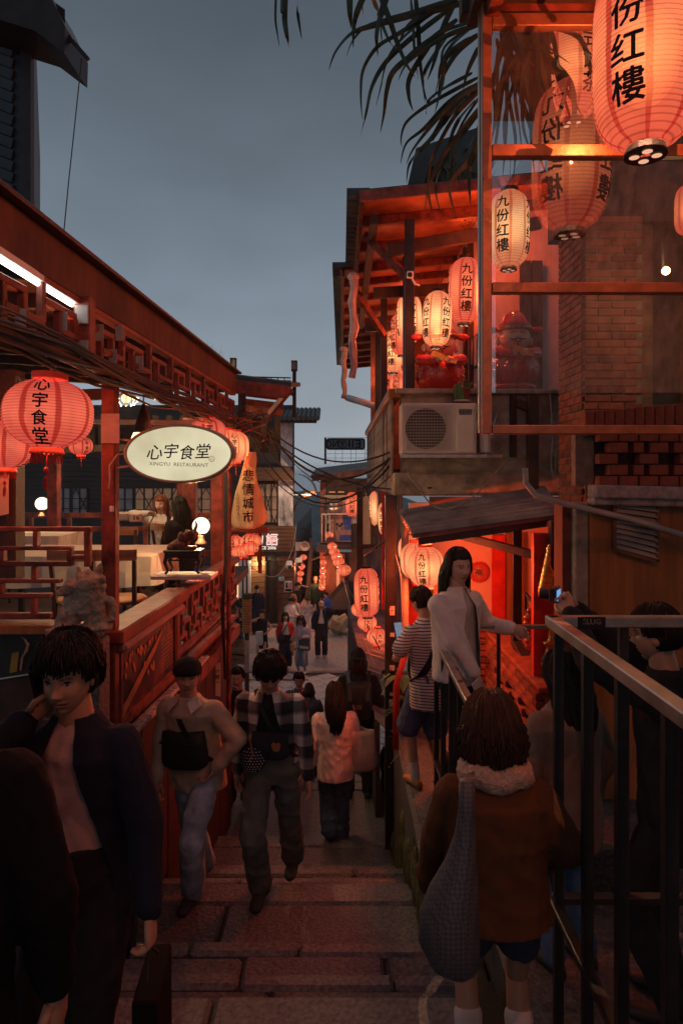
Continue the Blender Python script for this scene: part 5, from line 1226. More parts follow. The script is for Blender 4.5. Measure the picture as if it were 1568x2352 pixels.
rp_ = MB(); rp_.tube([P(188, 134, 5.6), P(175, 260, 5.5), P(158, 420, 5.4), P(144, 566, 5.3)], .0045, 5); tag(rp_.build('rope', m_wire, None, base=P(188, 134, 5.6)), 'thin taut rope hanging from the bracket of the dark house', 'rope')
for lab, a, b in (('unseen plastered house wall added for shade beside the upper stairs on the left', (-3.2, -6, -2.4), (-2.1, 1.0, 3.2)), ('unseen plastered house wall added for shade beside the upper stairs on the right', (2.9, -6, -2.6), (4.2, 3.2, 4.6))):
    w = thing('house', lab, 'house', ((a[0] + b[0]) / 2, (a[1] + b[1]) / 2, a[2])); m = MB(); m.span(a, b); m.build('wall', m_conc, w)  # unseen walls, raised to keep sky light off the foreground
    m = MB(); m.span((a[0] - .2, a[1], b[2]), (b[0] + .2, b[1], b[2] + .15)); m.build('roof', m_tile, w)
# ------------------------------------------------------------------ paper lanterns
def lantern_mat(name, mid, edge, stripe, strength, ribs, trans=.16):
    m, t, o = newmat(name)
    N = lambda ty: t.nodes.new(ty); Lk = t.links.new
    uv = N('ShaderNodeUVMap'); uv.uv_map = 'uv'; sep = N('ShaderNodeSeparateXYZ'); Lk(uv.outputs[0], sep.inputs[0])
    def math_(op, a, b=None, c=None):
        n = N('ShaderNodeMath'); n.operation = op
        for i, x in enumerate((a, b, c)):
            if x is None: continue
            if isinstance(x, (int, float)): n.inputs[i].default_value = x
            else: Lk(x, n.inputs[i])
        return n.outputs[0]
    u, v = sep.outputs[0], sep.outputs[1]
    no = N('ShaderNodeTexNoise'); no.inputs['Scale'].default_value = 9; tc = N('ShaderNodeTexCoord'); Lk(tc.outputs['Object'], no.inputs['Vector'])
    w = math_('MULTIPLY', math_('SUBTRACT', no.outputs['Fac'], .5), .10)
    st = math_('ABSOLUTE', math_('SUBTRACT', math_('FRACT', math_('MULTIPLY_ADD', u, 8.0, w)), .5))
    sm = N('ShaderNodeMapRange'); sm.interpolation_type = 'SMOOTHSTEP'; Lk(st, sm.inputs[0]); sm.inputs[1].default_value = .06; sm.inputs[2].default_value = .11; sm.inputs[3].default_value = 1; sm.inputs[4].default_value = 0
    rb = math_('ABSOLUTE', math_('SUBTRACT', math_('FRACT', math_('MULTIPLY', v, ribs)), .5))
    rm = N('ShaderNodeMapRange'); rm.interpolation_type = 'SMOOTHSTEP'; Lk(rb, rm.inputs[0]); rm.inputs[1].default_value = .28; rm.inputs[2].default_value = .48; rm.inputs[3].default_value = 1; rm.inputs[4].default_value = .55
    # glow of the bulb on the paper: strongest round the middle
    g = math_('POWER', 2.718, math_('MULTIPLY', math_('POWER', math_('DIVIDE', math_('ABSOLUTE', math_('SUBTRACT', v, .48)), .30), 2.0), -1.0))
    mix = N('ShaderNodeMix'); mix.data_type = 'RGBA'; Lk(g, mix.inputs[0]); mix.inputs[6].default_value = edge + (1,); mix.inputs[7].default_value = mid + (1,)
    mix2 = N('ShaderNodeMix'); mix2.data_type = 'RGBA'; Lk(math_('MULTIPLY', sm.outputs[0], .8), mix2.inputs[0]); Lk(mix.outputs[2], mix2.inputs[6]); mix2.inputs[7].default_value = stripe + (1,)
    em = N('ShaderNodeEmission'); Lk(mix2.outputs[2], em.inputs[0])
    Lk(math_('MULTIPLY', rm.outputs[0], math_('MULTIPLY', strength, math_('MULTIPLY_ADD', no.outputs['Fac'], .5, .75))), em.inputs[1])
    tr = N('ShaderNodeBsdfTransparent'); tr.inputs[0].default_value = (1, .42, .25, 1)
    ms_ = N('ShaderNodeMixShader'); ms_.inputs[0].default_value = trans; Lk(em.outputs[0], ms_.inputs[1]); Lk(tr.outputs[0], ms_.inputs[2])
    Lk(ms_.outputs[0], o.inputs[0]); MATS[name] = m
    return m
LM = {
 'tall': lantern_mat('lantern_paper_tall', (1.25, .28, .125), (.82, .10, .055), (.55, .03, .02), 1.0, 34),
 'hot': lantern_mat('lantern_paper_cream', (1.6, .80, .34), (.95, .22, .09), (.80, .12, .05), 1.0, 34),
 'big': lantern_mat('lantern_paper_big', (1.15, .27, .11), (.80, .10, .055), (.50, .02, .016), 1.0, 40),
 'round': lantern_mat('lantern_paper_red', (.95, .165, .095), (.62, .07, .05), (.34, .008, .008), 1.0, 24),
 'small': lantern_mat('lantern_paper_small', (1.25, .30, .13), (.85, .12, .06), (.6, .04, .025), 1.0, 18),
 'fat': lantern_mat('lantern_paper_fat', (1.5, .55, .22), (.95, .20, .09), (.7, .08, .04), 1.0, 28)}
m_cap = M('lantern_cap_black', (.02, .012, .01), .5, var=.2)
m_tassel = M('tassel_red', (.42, .04, .03), .8, var=.3)
m_bead = M('tassel_green', (.05, .22, .12), .4)
SHAPE = {'tall': (.21, .80, 4.2, 2.4, .085), 'round': (.25, .40, 2.5, 2.0, .095), 'fat': (.25, .56, 3.0, 2.1, .10), 'small': (.25, .40, 2.5, 2.0, .085)}
def lrad(shape, t):
    R_, H, p, q, rmin = SHAPE[shape]; x = abs(2 * t - 1)
    return max(rmin, R_ * max(0, 1 - x ** p) ** (1 / q))
LP = {}
def lantern_parts(shape, text, lod):
    key = (shape, text, lod)
    if key in LP: return LP[key]
    R_, H, p, q, rmin = SHAPE[shape]
    ribs = {'tall': 34, 'round': 24, 'fat': 28, 'small': 18}[shape]
    n = 48 if lod == 0 else (28 if lod == 1 else 14); nr = ribs * 2 if lod == 0 else (ribs if lod == 1 else 10)
    mb = MB(); prof = []
    for i in range(nr + 1):
        t = i / nr; r_ = lrad(shape, t)
        if lod == 0 and i % 2 == 0: r_ *= .982
        prof.append((r_, (t - .5) * H))
    mb.lathe(prof, n, cap=False); me = bpy.data.meshes.new('shade'); me.from_pydata([tuple(v) for v in mb.v], [], mb.f)
    ul = me.uv_layers.new(name='uv')
    for poly in me.polygons:
        js = [me.loops[l].vertex_index % n for l in poly.loop_indices]; wrap = (0 in js) and (n - 1 in js)
        for l in poly.loop_indices:
            vi = me.loops[l].vertex_index; i, j = divmod(vi, n); uu = j / n
            if wrap and j == 0: uu = 1.0
            ul.data[l].uv = (uu, i / nr)
    me.polygons.foreach_set('use_smooth', [True] * len(me.polygons))
    caps = MB(); c = rmin * 1.02
    caps.lathe([(c, H / 2 - .005), (c * 1.04, H / 2 + .0), (c * 1.04, H / 2 + .035), (c * .9, H / 2 + .036), (c * .9, H / 2)], 20, cap=False)
    cm1 = caps.mesh('top_ring'); caps = MB()
    caps.lathe([(c * .9, -H / 2), (c * 1.0, -H / 2 - .028), (c * .98, -H / 2 - .034), (.02, -H / 2 - .034)], 20, cap=False)
    cm = (cm1, caps.mesh('bottom_ring'))
    holes = MB()
    if lod == 0 and shape == 'tall':
        for k in range(4):
            a = k * PI / 2 + .5; holes.lathe([(.001, -H / 2 - .0365), (c * .24, -H / 2 - .0365)], 12, (c * .5 * math.cos(a), c * .5 * math.sin(a), 0), cap=False)
    hm = holes.mesh('vent_hole') if holes.v else None
    # lettering wrapped round the paper
    lts = []
    if text and lod < 2:
        cols = 4 if shape == 'tall' else 3
        size = {'tall': .135, 'round': .085, 'fat': .10, 'small': .095}[shape]
        if len(text) == 2: size *= 1.15
        tot = size * 1.12 * len(text)
        for cidx in range(cols):
            a0 = 2 * PI * cidx / cols - PI / 2; lt = MB(); lts.append(lt)
            for i, ch in enumerate(text):
                gv, gf, gw, gh = glyphs(ch, .03); k_ = size * .95 / max(gh, gw)
                bm = bmesh.new(); vs = [bm.verts.new((x * k_, y * k_, 0)) for x, y in gv]
                for f in gf:
                    try: bm.faces.new([vs[i_] for i_ in f])
                    except ValueError: pass
                for cut in range(-2, 3):
                    bmesh.ops.bisect_plane(bm, geom=bm.verts[:] + bm.edges[:] + bm.faces[:], plane_co=(cut * size * .2, 0, 0), plane_no=(1, 0, 0))
                    bmesh.ops.bisect_plane(bm, geom=bm.verts[:] + bm.edges[:] + bm.faces[:], plane_co=(0, cut * size * .2, 0), plane_no=(0, 1, 0))
                bm.verts.index_update(); b0 = len(lt.v); ctr = tot / 2 - (i + .5) * size * 1.12
                for v in bm.verts:
                    z = max(-H * .49, min(H * .49, ctr + v.co.y)); rr = lrad(shape, z / H + .5) * 1.012 + .002
                    a = a0 + (v.co.x + .0) / max(rr, .06); lt.v.append(Vector((rr * math.cos(a), rr * math.sin(a), z)))
                for f in bm.faces: lt.f.append(tuple(b0 + v.index for v in f.verts)); lt.m.append(0)
                bm.free()
    lm = []
    for lt in lts:
        q_ = bpy.data.meshes.new('text_column'); q_.from_pydata([tuple(v) for v in lt.v], [], lt.f); q_.materials.append(m_ink); lm.append(q_)
    ts = MB(); z = -H / 2 - .03
    if shape in ('round', 'fat', 'small') and lod < 2:
        for k in range(22): a = 2 * PI * k / 22; ts.tube([(c * .8 * math.cos(a), c * .8 * math.sin(a), z), (c * .9 * math.cos(a), c * .9 * math.sin(a), z - .06)], [.005, .003], 4)
        ts.tube([(0, 0, z), (0, 0, z - .14)], .003, 4); ts.ell((0, 0, z - .10), (.016, .016, .022), 8, 6); ts.lathe([(.006, z - .22), (.012, z - .2), (.014, z - .15), (.005, z - .13)], 8)
    elif lod < 2:
        ts.tube([(0, 0, z), (0, 0, z - .16)], .002, 4); ts.lathe([(.008, z - .27), (.013, z - .2), (.005, z - .15)], 8)
    tm = ts.mesh('tassel') if ts.v else None
    LP[key] = (me, cm, hm, lm, tm, H); return LP[key]
GM = {}
def glow_mesh(r_, shape):
    if (r_, shape) not in GM: GM[(r_, shape)] = MB().ell((0, 0, -.02), (r_, r_, r_ * (1.5 if shape == 'tall' else 1.0)), 20, 14).mesh('bulb_glow', smooth=True)
    return GM[(r_, shape)]
mg, t_, o_ = newmat('bulb_glow'); e_ = t_.nodes.new('ShaderNodeEmission'); e_.inputs[0].default_value = (1, .62, .28, 1); e_.inputs[1].default_value = 9; tr_ = t_.nodes.new('ShaderNodeBsdfTransparent'); mx_ = t_.nodes.new('ShaderNodeMixShader'); mx_.inputs[0].default_value = .05; t_.links.new(tr_.outputs[0], mx_.inputs[1]); t_.links.new(e_.outputs[0], mx_.inputs[2]); t_.links.new(mx_.outputs[0], o_.inputs[0]); LM['glow'] = mg
LN = 0
def lantern(px, py, d, wpx, style, shape, text, label, yaw=0., w=0., lod=None, wire=.25, group=None, cat='lantern', at=None, soft=.15, tint=None):
    global LN; LN += 1
    if lod is None: lod = 0 if wpx > 40 else (1 if wpx > 17 else 2)
    me, cm, hm, lm, tm, H = lantern_parts(shape, text, lod)
    c = P(px, py, d) if at is None else Vector(at); s = wpx * d / F / (2 * SHAPE[shape][0])
    t = thing('paper_lantern', label, cat, c, group); t.scale = (s, s, s); t.rotation_euler = (0, 0, yaw)
    if not me.materials: me.materials.append(LM['tall'])
    def ch(name, mesh, mat, parent=t):
        o = bpy.data.objects.new(name, mesh); COL.objects.link(o); o.parent = parent
        if not mesh.materials: mesh.materials.append(mat)
        o.material_slots[0].link = 'OBJECT'; o.material_slots[0].material = mat; return o
    so = ch('shade', me, LM[style])
    for cnm, cmm in zip(('top_ring', 'bottom_ring'), cm): ch(cnm, cmm, m_cap if shape == 'tall' else M('lantern_cap_red_glow', (.5, .05, .03), .6, var=.2, emit=(1, .05, .02), es=.12))  # red rings glow faintly, in place of lantern light falling on them
    t.rotation_euler = (random.uniform(-.05, .05), random.uniform(-.05, .05), yaw)
    if style in ('hot', 'big', 'fat') and lod == 0:
        for k_, r_ in enumerate((.03, .045, .06, .075, .09, .105, .12, .135)): ch('bulb_glow', glow_mesh(r_, shape), LM['glow'])  # nested glowing shells added to imitate the bulb's soft hot core
    if hm: ch('vent_hole', hm, EM('vent_glow', (1, .5, .3), .9))
    for q_ in lm: ch('text_column', q_, m_ink, so)
    if tm and wpx < 200: ch('tassel', tm, m_tassel)
    if wire: 
        wm = MB().tube([(0, 0, H / 2), (.01, 0, H / 2 + wire / s)], .004 / s if s > 0 else .004, 4).mesh('hanging_wire'); ch('hanging_wire', wm, m_wire)
    if w > 0:
        l = bpy.data.lights.new('bulb', 'POINT'); l.energy = w; l.color = tint or ((1, .25, .10) if d < 12 else (1, .60, .42)); l.shadow_soft_size = soft * s
        o = bpy.data.objects.new('bulb', l); COL.objects.link(o); o.parent = t; o.location = (0, 0, -.03)
    return t
T4 = '九份紅樓'; TX = '心宇食堂'
WT = 175.
lantern(1482, 122, 2.95, 232, 'big', 'tall', '九份红樓', 'largest tall red paper lantern in front of the glass screen', -.75, WT * 2.0, wire=.2, soft=0., tint=(1, .44, .24))
for k, (at_, yw_) in enumerate((((.95, .9, 1.85), .4), ((1.0, -.9, 2.0), 1.))):
    lantern(0, 0, 2.95, 232, 'big', 'tall', '九份红樓', 'added fill-light lantern out of view over the upper stairs, %s the viewer' % ('right beside', 'right behind', 'left of')[k], yw_, WT * 1.5, lod=1, at=at_, soft=0., tint=(1, .52, .32))  # added out of view as fill light for the foreground
lantern(1312, 150, 5.05, 130, 'big', 'tall', '港式飲茶', 'tall paper lantern behind the top pane of the glass screen', .35, WT * .3, wire=.2)
lantern(1168, 527, 7.6, 92, 'hot', 'tall', '九份红樓', 'tall paper lantern seen through the lower left pane of the glass screen', -.55, WT * 2.2, wire=.4)
lantern(1068, 668, 8.6, 77, 'tall', 'tall', '九份红樓', 'tall lettered lantern hanging just left of the steel screen post', -.1, WT, wire=.35)
lantern(1003, 733, 7.72, 66, 'hot', 'tall', '九份红樓', 'brightest cream lantern above the red statue', .55, WT, wire=.3)
lantern(940, 732, 11., 58, 'hot', 'tall', '九份红樓', 'lantern partly hidden by the dark balcony post', .1, WT, wire=.3)
lantern(921, 768, 11.6, 50, 'tall', 'tall', T4, 'lantern behind the dark balcony post, overlapping the next one', .6, WT * .6, wire=.3)
lantern(903, 808, 12.3, 50, 'hot', 'tall', T4, 'fifth balcony lantern, left of the post, with its letters facing out', -.3, WT * .8, wire=.3)
lantern(880, 864, 13.75, 36, 'tall', 'tall', T4, 'lantern at the far end of the balcony row', .7, WT * .6, wire=.3)
lantern(909, 884, 13.3, 31, 'tall', 'tall', T4, 'lowest small lantern of the balcony row beside a dark post', 0, 0, wire=.5)
for k, (x, y, d) in enumerate(((893, 838, 13.4), (925, 806, 12.9), (914, 848, 13.6))): lantern(x, y, d, 36, 'tall', 'tall', T4, '%s of the three small lanterns packed behind the balcony row' % ('leftmost', 'rightmost', 'middle')[k], .5 * k, 0, wire=.3)
lantern(1580, 482, 5.0, 60, 'big', 'tall', None, 'pink lantern just showing at the right edge behind the glass', 0, 0, wire=.2)
lantern(808, 1158, 25.6, 29, 'tall', 'tall', T4, 'lone lantern hanging in front of the cream siding', 0, WT * .8, wire=.5)
lantern(858, 1155, 15., 36, 'hot', 'tall', T4, 'rearmost of the three overlapping lanterns under the balcony', .9, 0, wire=.3)
lantern(870, 1168, 13.6, 44, 'hot', 'tall', T4, 'cream lettered lantern in the middle of three under the balcony', .15, WT, wire=.3)
lantern(889, 1192, 12.4, 42, 'hot', 'tall', '港式飲茶', 'half hidden lantern behind the black column under the balcony', -.7, 0, wire=.3)
lantern(842, 1360, 11., 58, 'tall', 'tall', T4, 'tall lettered lantern hanging from an iron arm over the lower roof', -.25, WT, wire=.25)
lantern(826, 1400, 12.6, 39, 'small', 'small', '九份', 'round lantern just below the tall one on the iron arm', 0, 0, wire=.1)
lantern(843, 1430, 11.6, 44, 'small', 'small', '九份', 'second round lantern from the end of the string over the lower roof', .1, WT * .15, wire=.1)
lantern(866, 1462, 10.8, 47, 'small', 'small', '九份', 'lowest round lantern of the string, beside the black column', .25, WT * .15, wire=.1)
lantern(978, 1302, 6.3, 82, 'fat', 'fat', '九份红樓', 'large glowing lantern behind the woman in a white cardigan', -.35, WT * 3.4, wire=.15)
lantern(957, 1288, 6.62, 76, 'fat', 'fat', '九份红樓', 'middle lantern of three at the red entrance', .2, 0, wire=.1)
lantern(944, 1262, 6.95, 60, 'fat', 'fat', None, 'rear lantern of three at the red entrance', .2, 0, wire=.1)
def c7(x, y): return ((960 + x / 5.227) * .6712, (1750 + y / 5.227) * .6712)
SA = [(845, 318, 28), (868, 423, 26.4), (885, 530, 25), (922, 628, 23.6), (958, 725, 22), (1005, 815, 20.6), (1037, 908, 19.4), (1135, 1050, 17.2)]
names = ['top', 'second', 'unlit third', 'fourth', 'fifth', 'sixth', 'seventh', 'lowest']
m_unlit = lantern_mat('unlit_paper_faint_glow', (.20, .05, .045), (.14, .03, .028), (.1, .01, .01), .5, 18, 0.); LM['unlit'] = m_unlit  # faint emission stands in for light falling on the unlit paper
for k, (x, y, d) in enumerate(SA):
    a, b = c7(x, y); wp = .33 * F / d * (1.0 if k < 7 else 1.02)
    lantern(a, b, d, wp, 'unlit' if k == 2 else 'small', 'small', '九份', '%s round lantern of the slanting string in front of the sided shop' % names[k], .1 * k, 500 if k % 2 == 0 and k != 2 else 0, lod=1, wire=.12, group='round lanterns on the slanting string')
ordn = ['first', 'second', 'third', 'fourth', 'fifth', 'sixth', 'seventh', 'eighth', 'ninth', 'tenth', 'eleventh', 'twelfth', 'thirteenth', 'fourteenth', 'fifteenth', 'sixteenth']
for k, (x, y) in enumerate(((410, 820), (378, 985), (357, 1110), (330, 1212), (312, 1290), (300, 1345), (232, 1330))):
    a, b = c7(x, y); d = 33 + k * .8; lantern(a, b, d, 15.6 if k < 5 else 13, 'small', 'small', '九份', '%s lantern from the top of the string along the timber house corner' % ordn[k], 0, 500 if k in (1, 4) else 0, lod=1, wire=.1, group='lanterns down the left of the lane')
for k, (x, y) in enumerate(((765, 912), (757, 1065), (752, 1168), (742, 1240), (748, 1300), (738, 1362))):
    a, b = c7(x, y); d = 25.4 + k * .15; lantern(a, b, d, 15.2, 'small', 'small', '九份', '%s lantern from the top of the string on the right of the lane' % ordn[k], 0, 500 if k in (1, 4) else 0, lod=1, wire=.1, group='lanterns down the right of the lane')
for k, (x, y) in enumerate(((480, 1345), (440, 1395), (475, 1415), (420, 1445), (475, 1475), (515, 1420), (412, 1515), (410, 1560), (345, 1550), (475, 1510), (340, 1620), (400, 1615), (355, 1690), (360, 1735), (735, 1440), (680, 1370))):
    a, b = c7(x, y); d = 47 + (k % 5) * 2.0; lantern(a, b, d, 9.5 if k else 12, 'small', 'small', None, 'tiny distant round lantern far down the lane', 0, 0, lod=2, wire=.0, group='tiny lanterns far down the lane')
# restaurant lanterns
lantern(112, 950, 3.45, 198, 'round', 'round', TX, 'large round red lettered lantern at the left, nearest the stairs', .22, 55, wire=.15)
lantern(16, 1022, 3.92, 132, 'round', 'round', TX, 'round red lantern cut off by the left edge behind the large one', 1.55, 45, wire=.15)
lantern(186, 1024, 7.6, 53, 'round', 'round', TX, 'small round red lantern right of the large one, deep in the restaurant', .9, 40, wire=.3)
lantern(478, 992, 6.3, 82, 'round', 'round', TX, 'round red lantern half hidden behind the top of the oval sign', .3, 50, wire=.2)
lantern(522, 1024, 6.6, 66, 'fat', 'fat', TX, 'red lantern at the right rim of the oval sign', .7, 0, wire=.2); 
lantern(541, 1026, 6.9, 62, 'fat', 'fat', TX, 'red lantern farthest right above the driftwood sign', -.2, 60, wire=.2)
for k, (x, y, d) in enumerate(((536, 1272, 10.0), (550, 1268, 9.7), (563, 1264, 9.4), (577, 1258, 9.1), (585, 1242, 9.6), (572, 1240, 10.0), (541, 1244, 10.4))):
    lantern(x, y, d, 34, 'small', 'small', TX, '%s red fringed lantern of the cluster under the driftwood sign, from the left' % ordn[k], .3 * k, 40 if k in (1, 3) else 0, lod=1, wire=.1, group='fringed lanterns under the driftwood sign')

# ------------------------------------------------------------------ cables
def sag(a, b, s, n=14):
    return [a.lerp(b, k / n) - Vector((0, 0, s * 4 * (k / n) * (1 - k / n))) for k in range(n + 1)]
for k, (a, b, s, r_) in enumerate(((P(600, 968, 8.5), P(905, 1035, 7.2), .28, .010), (P(610, 985, 8.5), P(900, 1050, 7.2), .40, .014), (P(596, 990, 8.6), P(905, 1058, 7.3), .62, .012), (P(620, 1005, 8.4), P(990, 1120, 7.0), .22, .010),
                                 (P(560, 965, 8.2), P(905, 1040, 7.2), .75, .009), (P(640, 1020, 9), P(850, 1095, 7.4), .28, .006), (P(580, 1040, 8.6), P(900, 1090, 7.2), .50, .006))):
    m = MB(); m.tube(sag(a, b, s), r_, 6); tag(m.build('overhead_cable', m_wire, None, base=a), '%s dark cable sagging across the stairs from restaurant to tea house' % ('uppermost', 'thickest', 'deeply sagging', 'lowest ending', 'longest and slackest', 'thin upper', 'thin lower')[k], 'cable', 'cables sagging across the stairs')
rr2 = random.Random(12); m = MB()
for k in range(16):
    pts = []; o_ = rr2.uniform(-.03, .06); z0 = rr2.uniform(.52, .62)
    for i in range(13):
        d = 2.2 + i * .5; pts.append(R(d, z0 - .03 * math.sin(i * 1.3 + k) - .004 * i + rr2.uniform(-.012, .012), o_ + .05))
    m.tube(pts, rr2.choice((.006, .008, .011)), 5)
tag(m.build('cable_bundle', m_wire, None, base=R(4, .5)), 'tangled bundle of cables slung under the fretwork canopy', 'cables')
m = MB()
for k in range(6): 
    z0 = rr2.uniform(.53, .60); m.tube([R(2.4 + i * .5, z0 - .03 * math.sin(i * .9 + k * 2), .08) for i in range(11)], .006, 5)
for k in range(26):
    c = P(rr2.uniform(490, 590), rr2.uniform(955, 1000), rr2.uniform(7.2, 8.2)); m.tube([c + Vector((rr2.uniform(-.25, .25), rr2.uniform(-.2, .2), rr2.uniform(-.12, .15))) for _ in range(4)], .006, 5)
tag(m.build('cable_bundle', M('brown_cable', (.14, .07, .05), .7, var=.3), None, base=R(6, .5)), 'knot of brown cables above the driftwood sign', 'cables')
for k, (pts, mt, lab) in enumerate((([P(908, 1100, 7), P(905, 1250, 6.6), P(920, 1330, 6.5), P(924, 1500, 6.5)], m_wire2, 'pale cable dropping down the black column'),
    ([P(935, 1085, 6.9), P(1000, 1165, 6.6), P(1075, 1150, 6.5), P(1160, 1060, 6.7)], m_wire2, 'thin cable looping below the air conditioner'),
    ([P(748, 1215, 27), P(768, 1275, 22), P(800, 1350, 16), P(845, 1440, 11.2), P(872, 1490, 10.4)], m_wire, 'cable carrying the slanting string of round lanterns'),
    ([P(788, 1330, 22), P(805, 1395, 16), P(830, 1460, 11.6), P(862, 1530, 9.5)], m_wire2, 'pale cable running down beside the lower roof'),
    ([P(680, 1205, 25), P(672, 1260, 24), P(640, 1320, 23), P(600, 1318, 22), P(560, 1285, 20)], m_wire2, 'pale cable looping in front of the timber house'),
    ([P(1310, 1180, 5.2), P(1292, 1240, 5.2), P(1318, 1300, 5.15), P(1340, 1380, 5.0), P(1372, 1432, 4.7)], m_red, 'red cable hanging across the concrete post'),
    ([P(1262, 905, 6.9), P(1268, 1000, 6.8), P(1264, 1060, 6.8), P(1272, 1100, 6.7), P(1276, 1040, 6.7)], m_wire2, 'loop of pale cable beside the brick pier'))):
    cat = []
    n = len(pts)
    for i in range(n - 1):
        for f in (0, .25, .5, .75):
            p0, p1, p2, p3 = pts[max(0, i - 1)], pts[i], pts[i + 1], pts[min(n - 1, i + 2)]
            cat.append(.5 * ((2 * p1) + (p2 - p0) * f + (2 * p0 - 5 * p1 + 4 * p2 - p3) * f * f + (3 * p1 - p0 - 3 * p2 + p3) * f ** 3))
    cat.append(pts[-1]); m = MB(); m.tube(cat, .007 if k not in (4, 2) else .010, 5); tag(m.build('cable', mt, None, base=pts[0]), lab, 'cable')
m = MB(); m.bar(P(838, 1262, 10.8), P(905, 1262, 6.7), .03, .02); m.bar(P(836, 1275, 11), P(900, 1230, 6.7), .02, .02); tag(m.build('iron_arm', m_rust, None, base=P(870, 1262, 9)), 'rusty iron arm reaching out from the black column', 'bracket')

# ------------------------------------------------------------------ red statues and pots
def statue(label, px, pyb, d, h):
    t = thing('wealth_statue', label, 'statue', P(px, pyb, d)); b = P(px, pyb, d)
    def q(x, y, z): return b + Vector((x, y, z)) * h
    m = MB(); m.ell(q(0, 0, .27), (.31 * h, .27 * h, .28 * h), 24, 16); m.lathe([(.24 * h, 0), (.27 * h, .03 * h), (.24 * h, .06 * h)], 24, b); m.build('robe', M('red_glaze', (.46, .035, .022), .25, var=.25, scale=14, spec=.6, coat=.4, bump=.25, bscale=40), t, smooth=True)
    m = MB()
    for s in (-1, 1): m.capsule(q(s * .26, -.08, .46), q(s * .10, -.26, .42), .075 * h, .06 * h)
    m.build('sleeve', MATS['red_glaze'], t, smooth=True)
    m = MB()
    for s in (-1, 1): m.ell(q(s * .07, -.28, .43), .05 * h, 10, 7)
    m.ell(q(0, -.02, .66), (.20 * h, .18 * h, .17 * h), 20, 14)
    for s in (-1, 1): m.ell(q(s * .20, 0, .62), (.04 * h, .04 * h, .06 * h), 10, 7)
    m.ell(q(0, -.20, .645), (.022 * h, .022 * h, .018 * h), 8, 6); m.build('face', M('glazed_skin', (.66, .40, .28), .3, var=.08, spec=.5), t, smooth=True)
    m = MB()
    for s in (-1, 1):
        m.tube([q(s * .055 + .03 * math.cos(a), -.19, .685 + .018 * math.sin(a)) for a in [PI * k / 6 for k in range(7)]], .005 * h, 5)
        m.tube([q(s * .01, -.195, .62), q(s * .06, -.19, .605), q(s * .11, -.165, .625)], [.01 * h, .008 * h, .002 * h], 5)
    m.tube([q(-.04, -.187, .59), q(0, -.19, .575), q(.04, -.187, .59)], .006 * h, 5); m.tube([q(0, -.19, .56), q(0, -.19, .52)], [.008 * h, .002 * h], 5); m.build('painted_face_line', m_ink, t)
    m = MB(); m.lathe([(.21 * h, .74 * h), (.22 * h, .80 * h), (.16 * h, .86 * h), (.13 * h, .94 * h), (.05 * h, 1.0 * h)], 22, b)
    for s in (-1, 1): m.ell(q(s * .29, 0, .76), (.09 * h, .03 * h, .045 * h), 12, 7)
    m.build('hat', MATS['red_glaze'], t, smooth=True)
    m = MB(); m.tube([b + Vector((.215 * h * math.cos(a), .2 * h * math.sin(a), .765 * h)) for a in [2 * PI * k / 24 for k in range(25)]], .02 * h, 6)
    rr = random.Random(5)
    for k in range(70):
        a, e = rr.uniform(PI, 2 * PI), rr.uniform(-.2, .9); m.ell(q(.313 * math.cos(a) * math.cos(e), .273 * math.sin(a) * math.cos(e), .27 + .283 * math.sin(e)), .012 * h, 6, 4)
    m.prism([q(-.17, -.32, .47), q(.15, -.32, .37), q(.17, -.32, .42), q(-.13, -.32, .54)], (0, .012, 0)); m.build('gold_ornament', m_gold, t)['kind'] = 'stuff'
    return t
statue('large round red lucky statue behind the cream lantern on the balcony', 1010, 912, 8.0, .92)
statue('red lucky god statue with a gold scroll behind the glass', 1180, 895, 7.5, .86)
pt = thing('potted_cactus', 'small cactus in a terracotta pot on the air conditioner', 'plant', P(1068, 918, 7.0))
m = MB(); m.lathe([(.038, 0), (.052, .10), (.056, .105), (.056, .12), (.045, .12)], 14, P(1068, 918, 7.0)); m.build('pot', m_brick, pt, smooth=True)
m = MB(); m.lathe([(.08, 0), (.09, .012)], 16, P(1060, 922, 7.0)); m.build('saucer', m_white, pt)
m = MB(); c = P(1050, 915, 6.98)
for (dx, h_) in ((-.02, .12), (.02, .15), (.05, .10)): m.capsule(c + Vector((dx, 0, 0)), c + Vector((dx, 0, h_)), .026, .022, 10)
for k in range(5): m.tube([P(1068, 900, 7), P(1066 + k * 5, 880, 7), P(1058 + k * 9, 868 + k * 3, 6.98)], [.008, .007, .001], 5)
m.build('stem', M('cactus_green', (.10, .17, .06), .6, var=.3), pt, smooth=True)

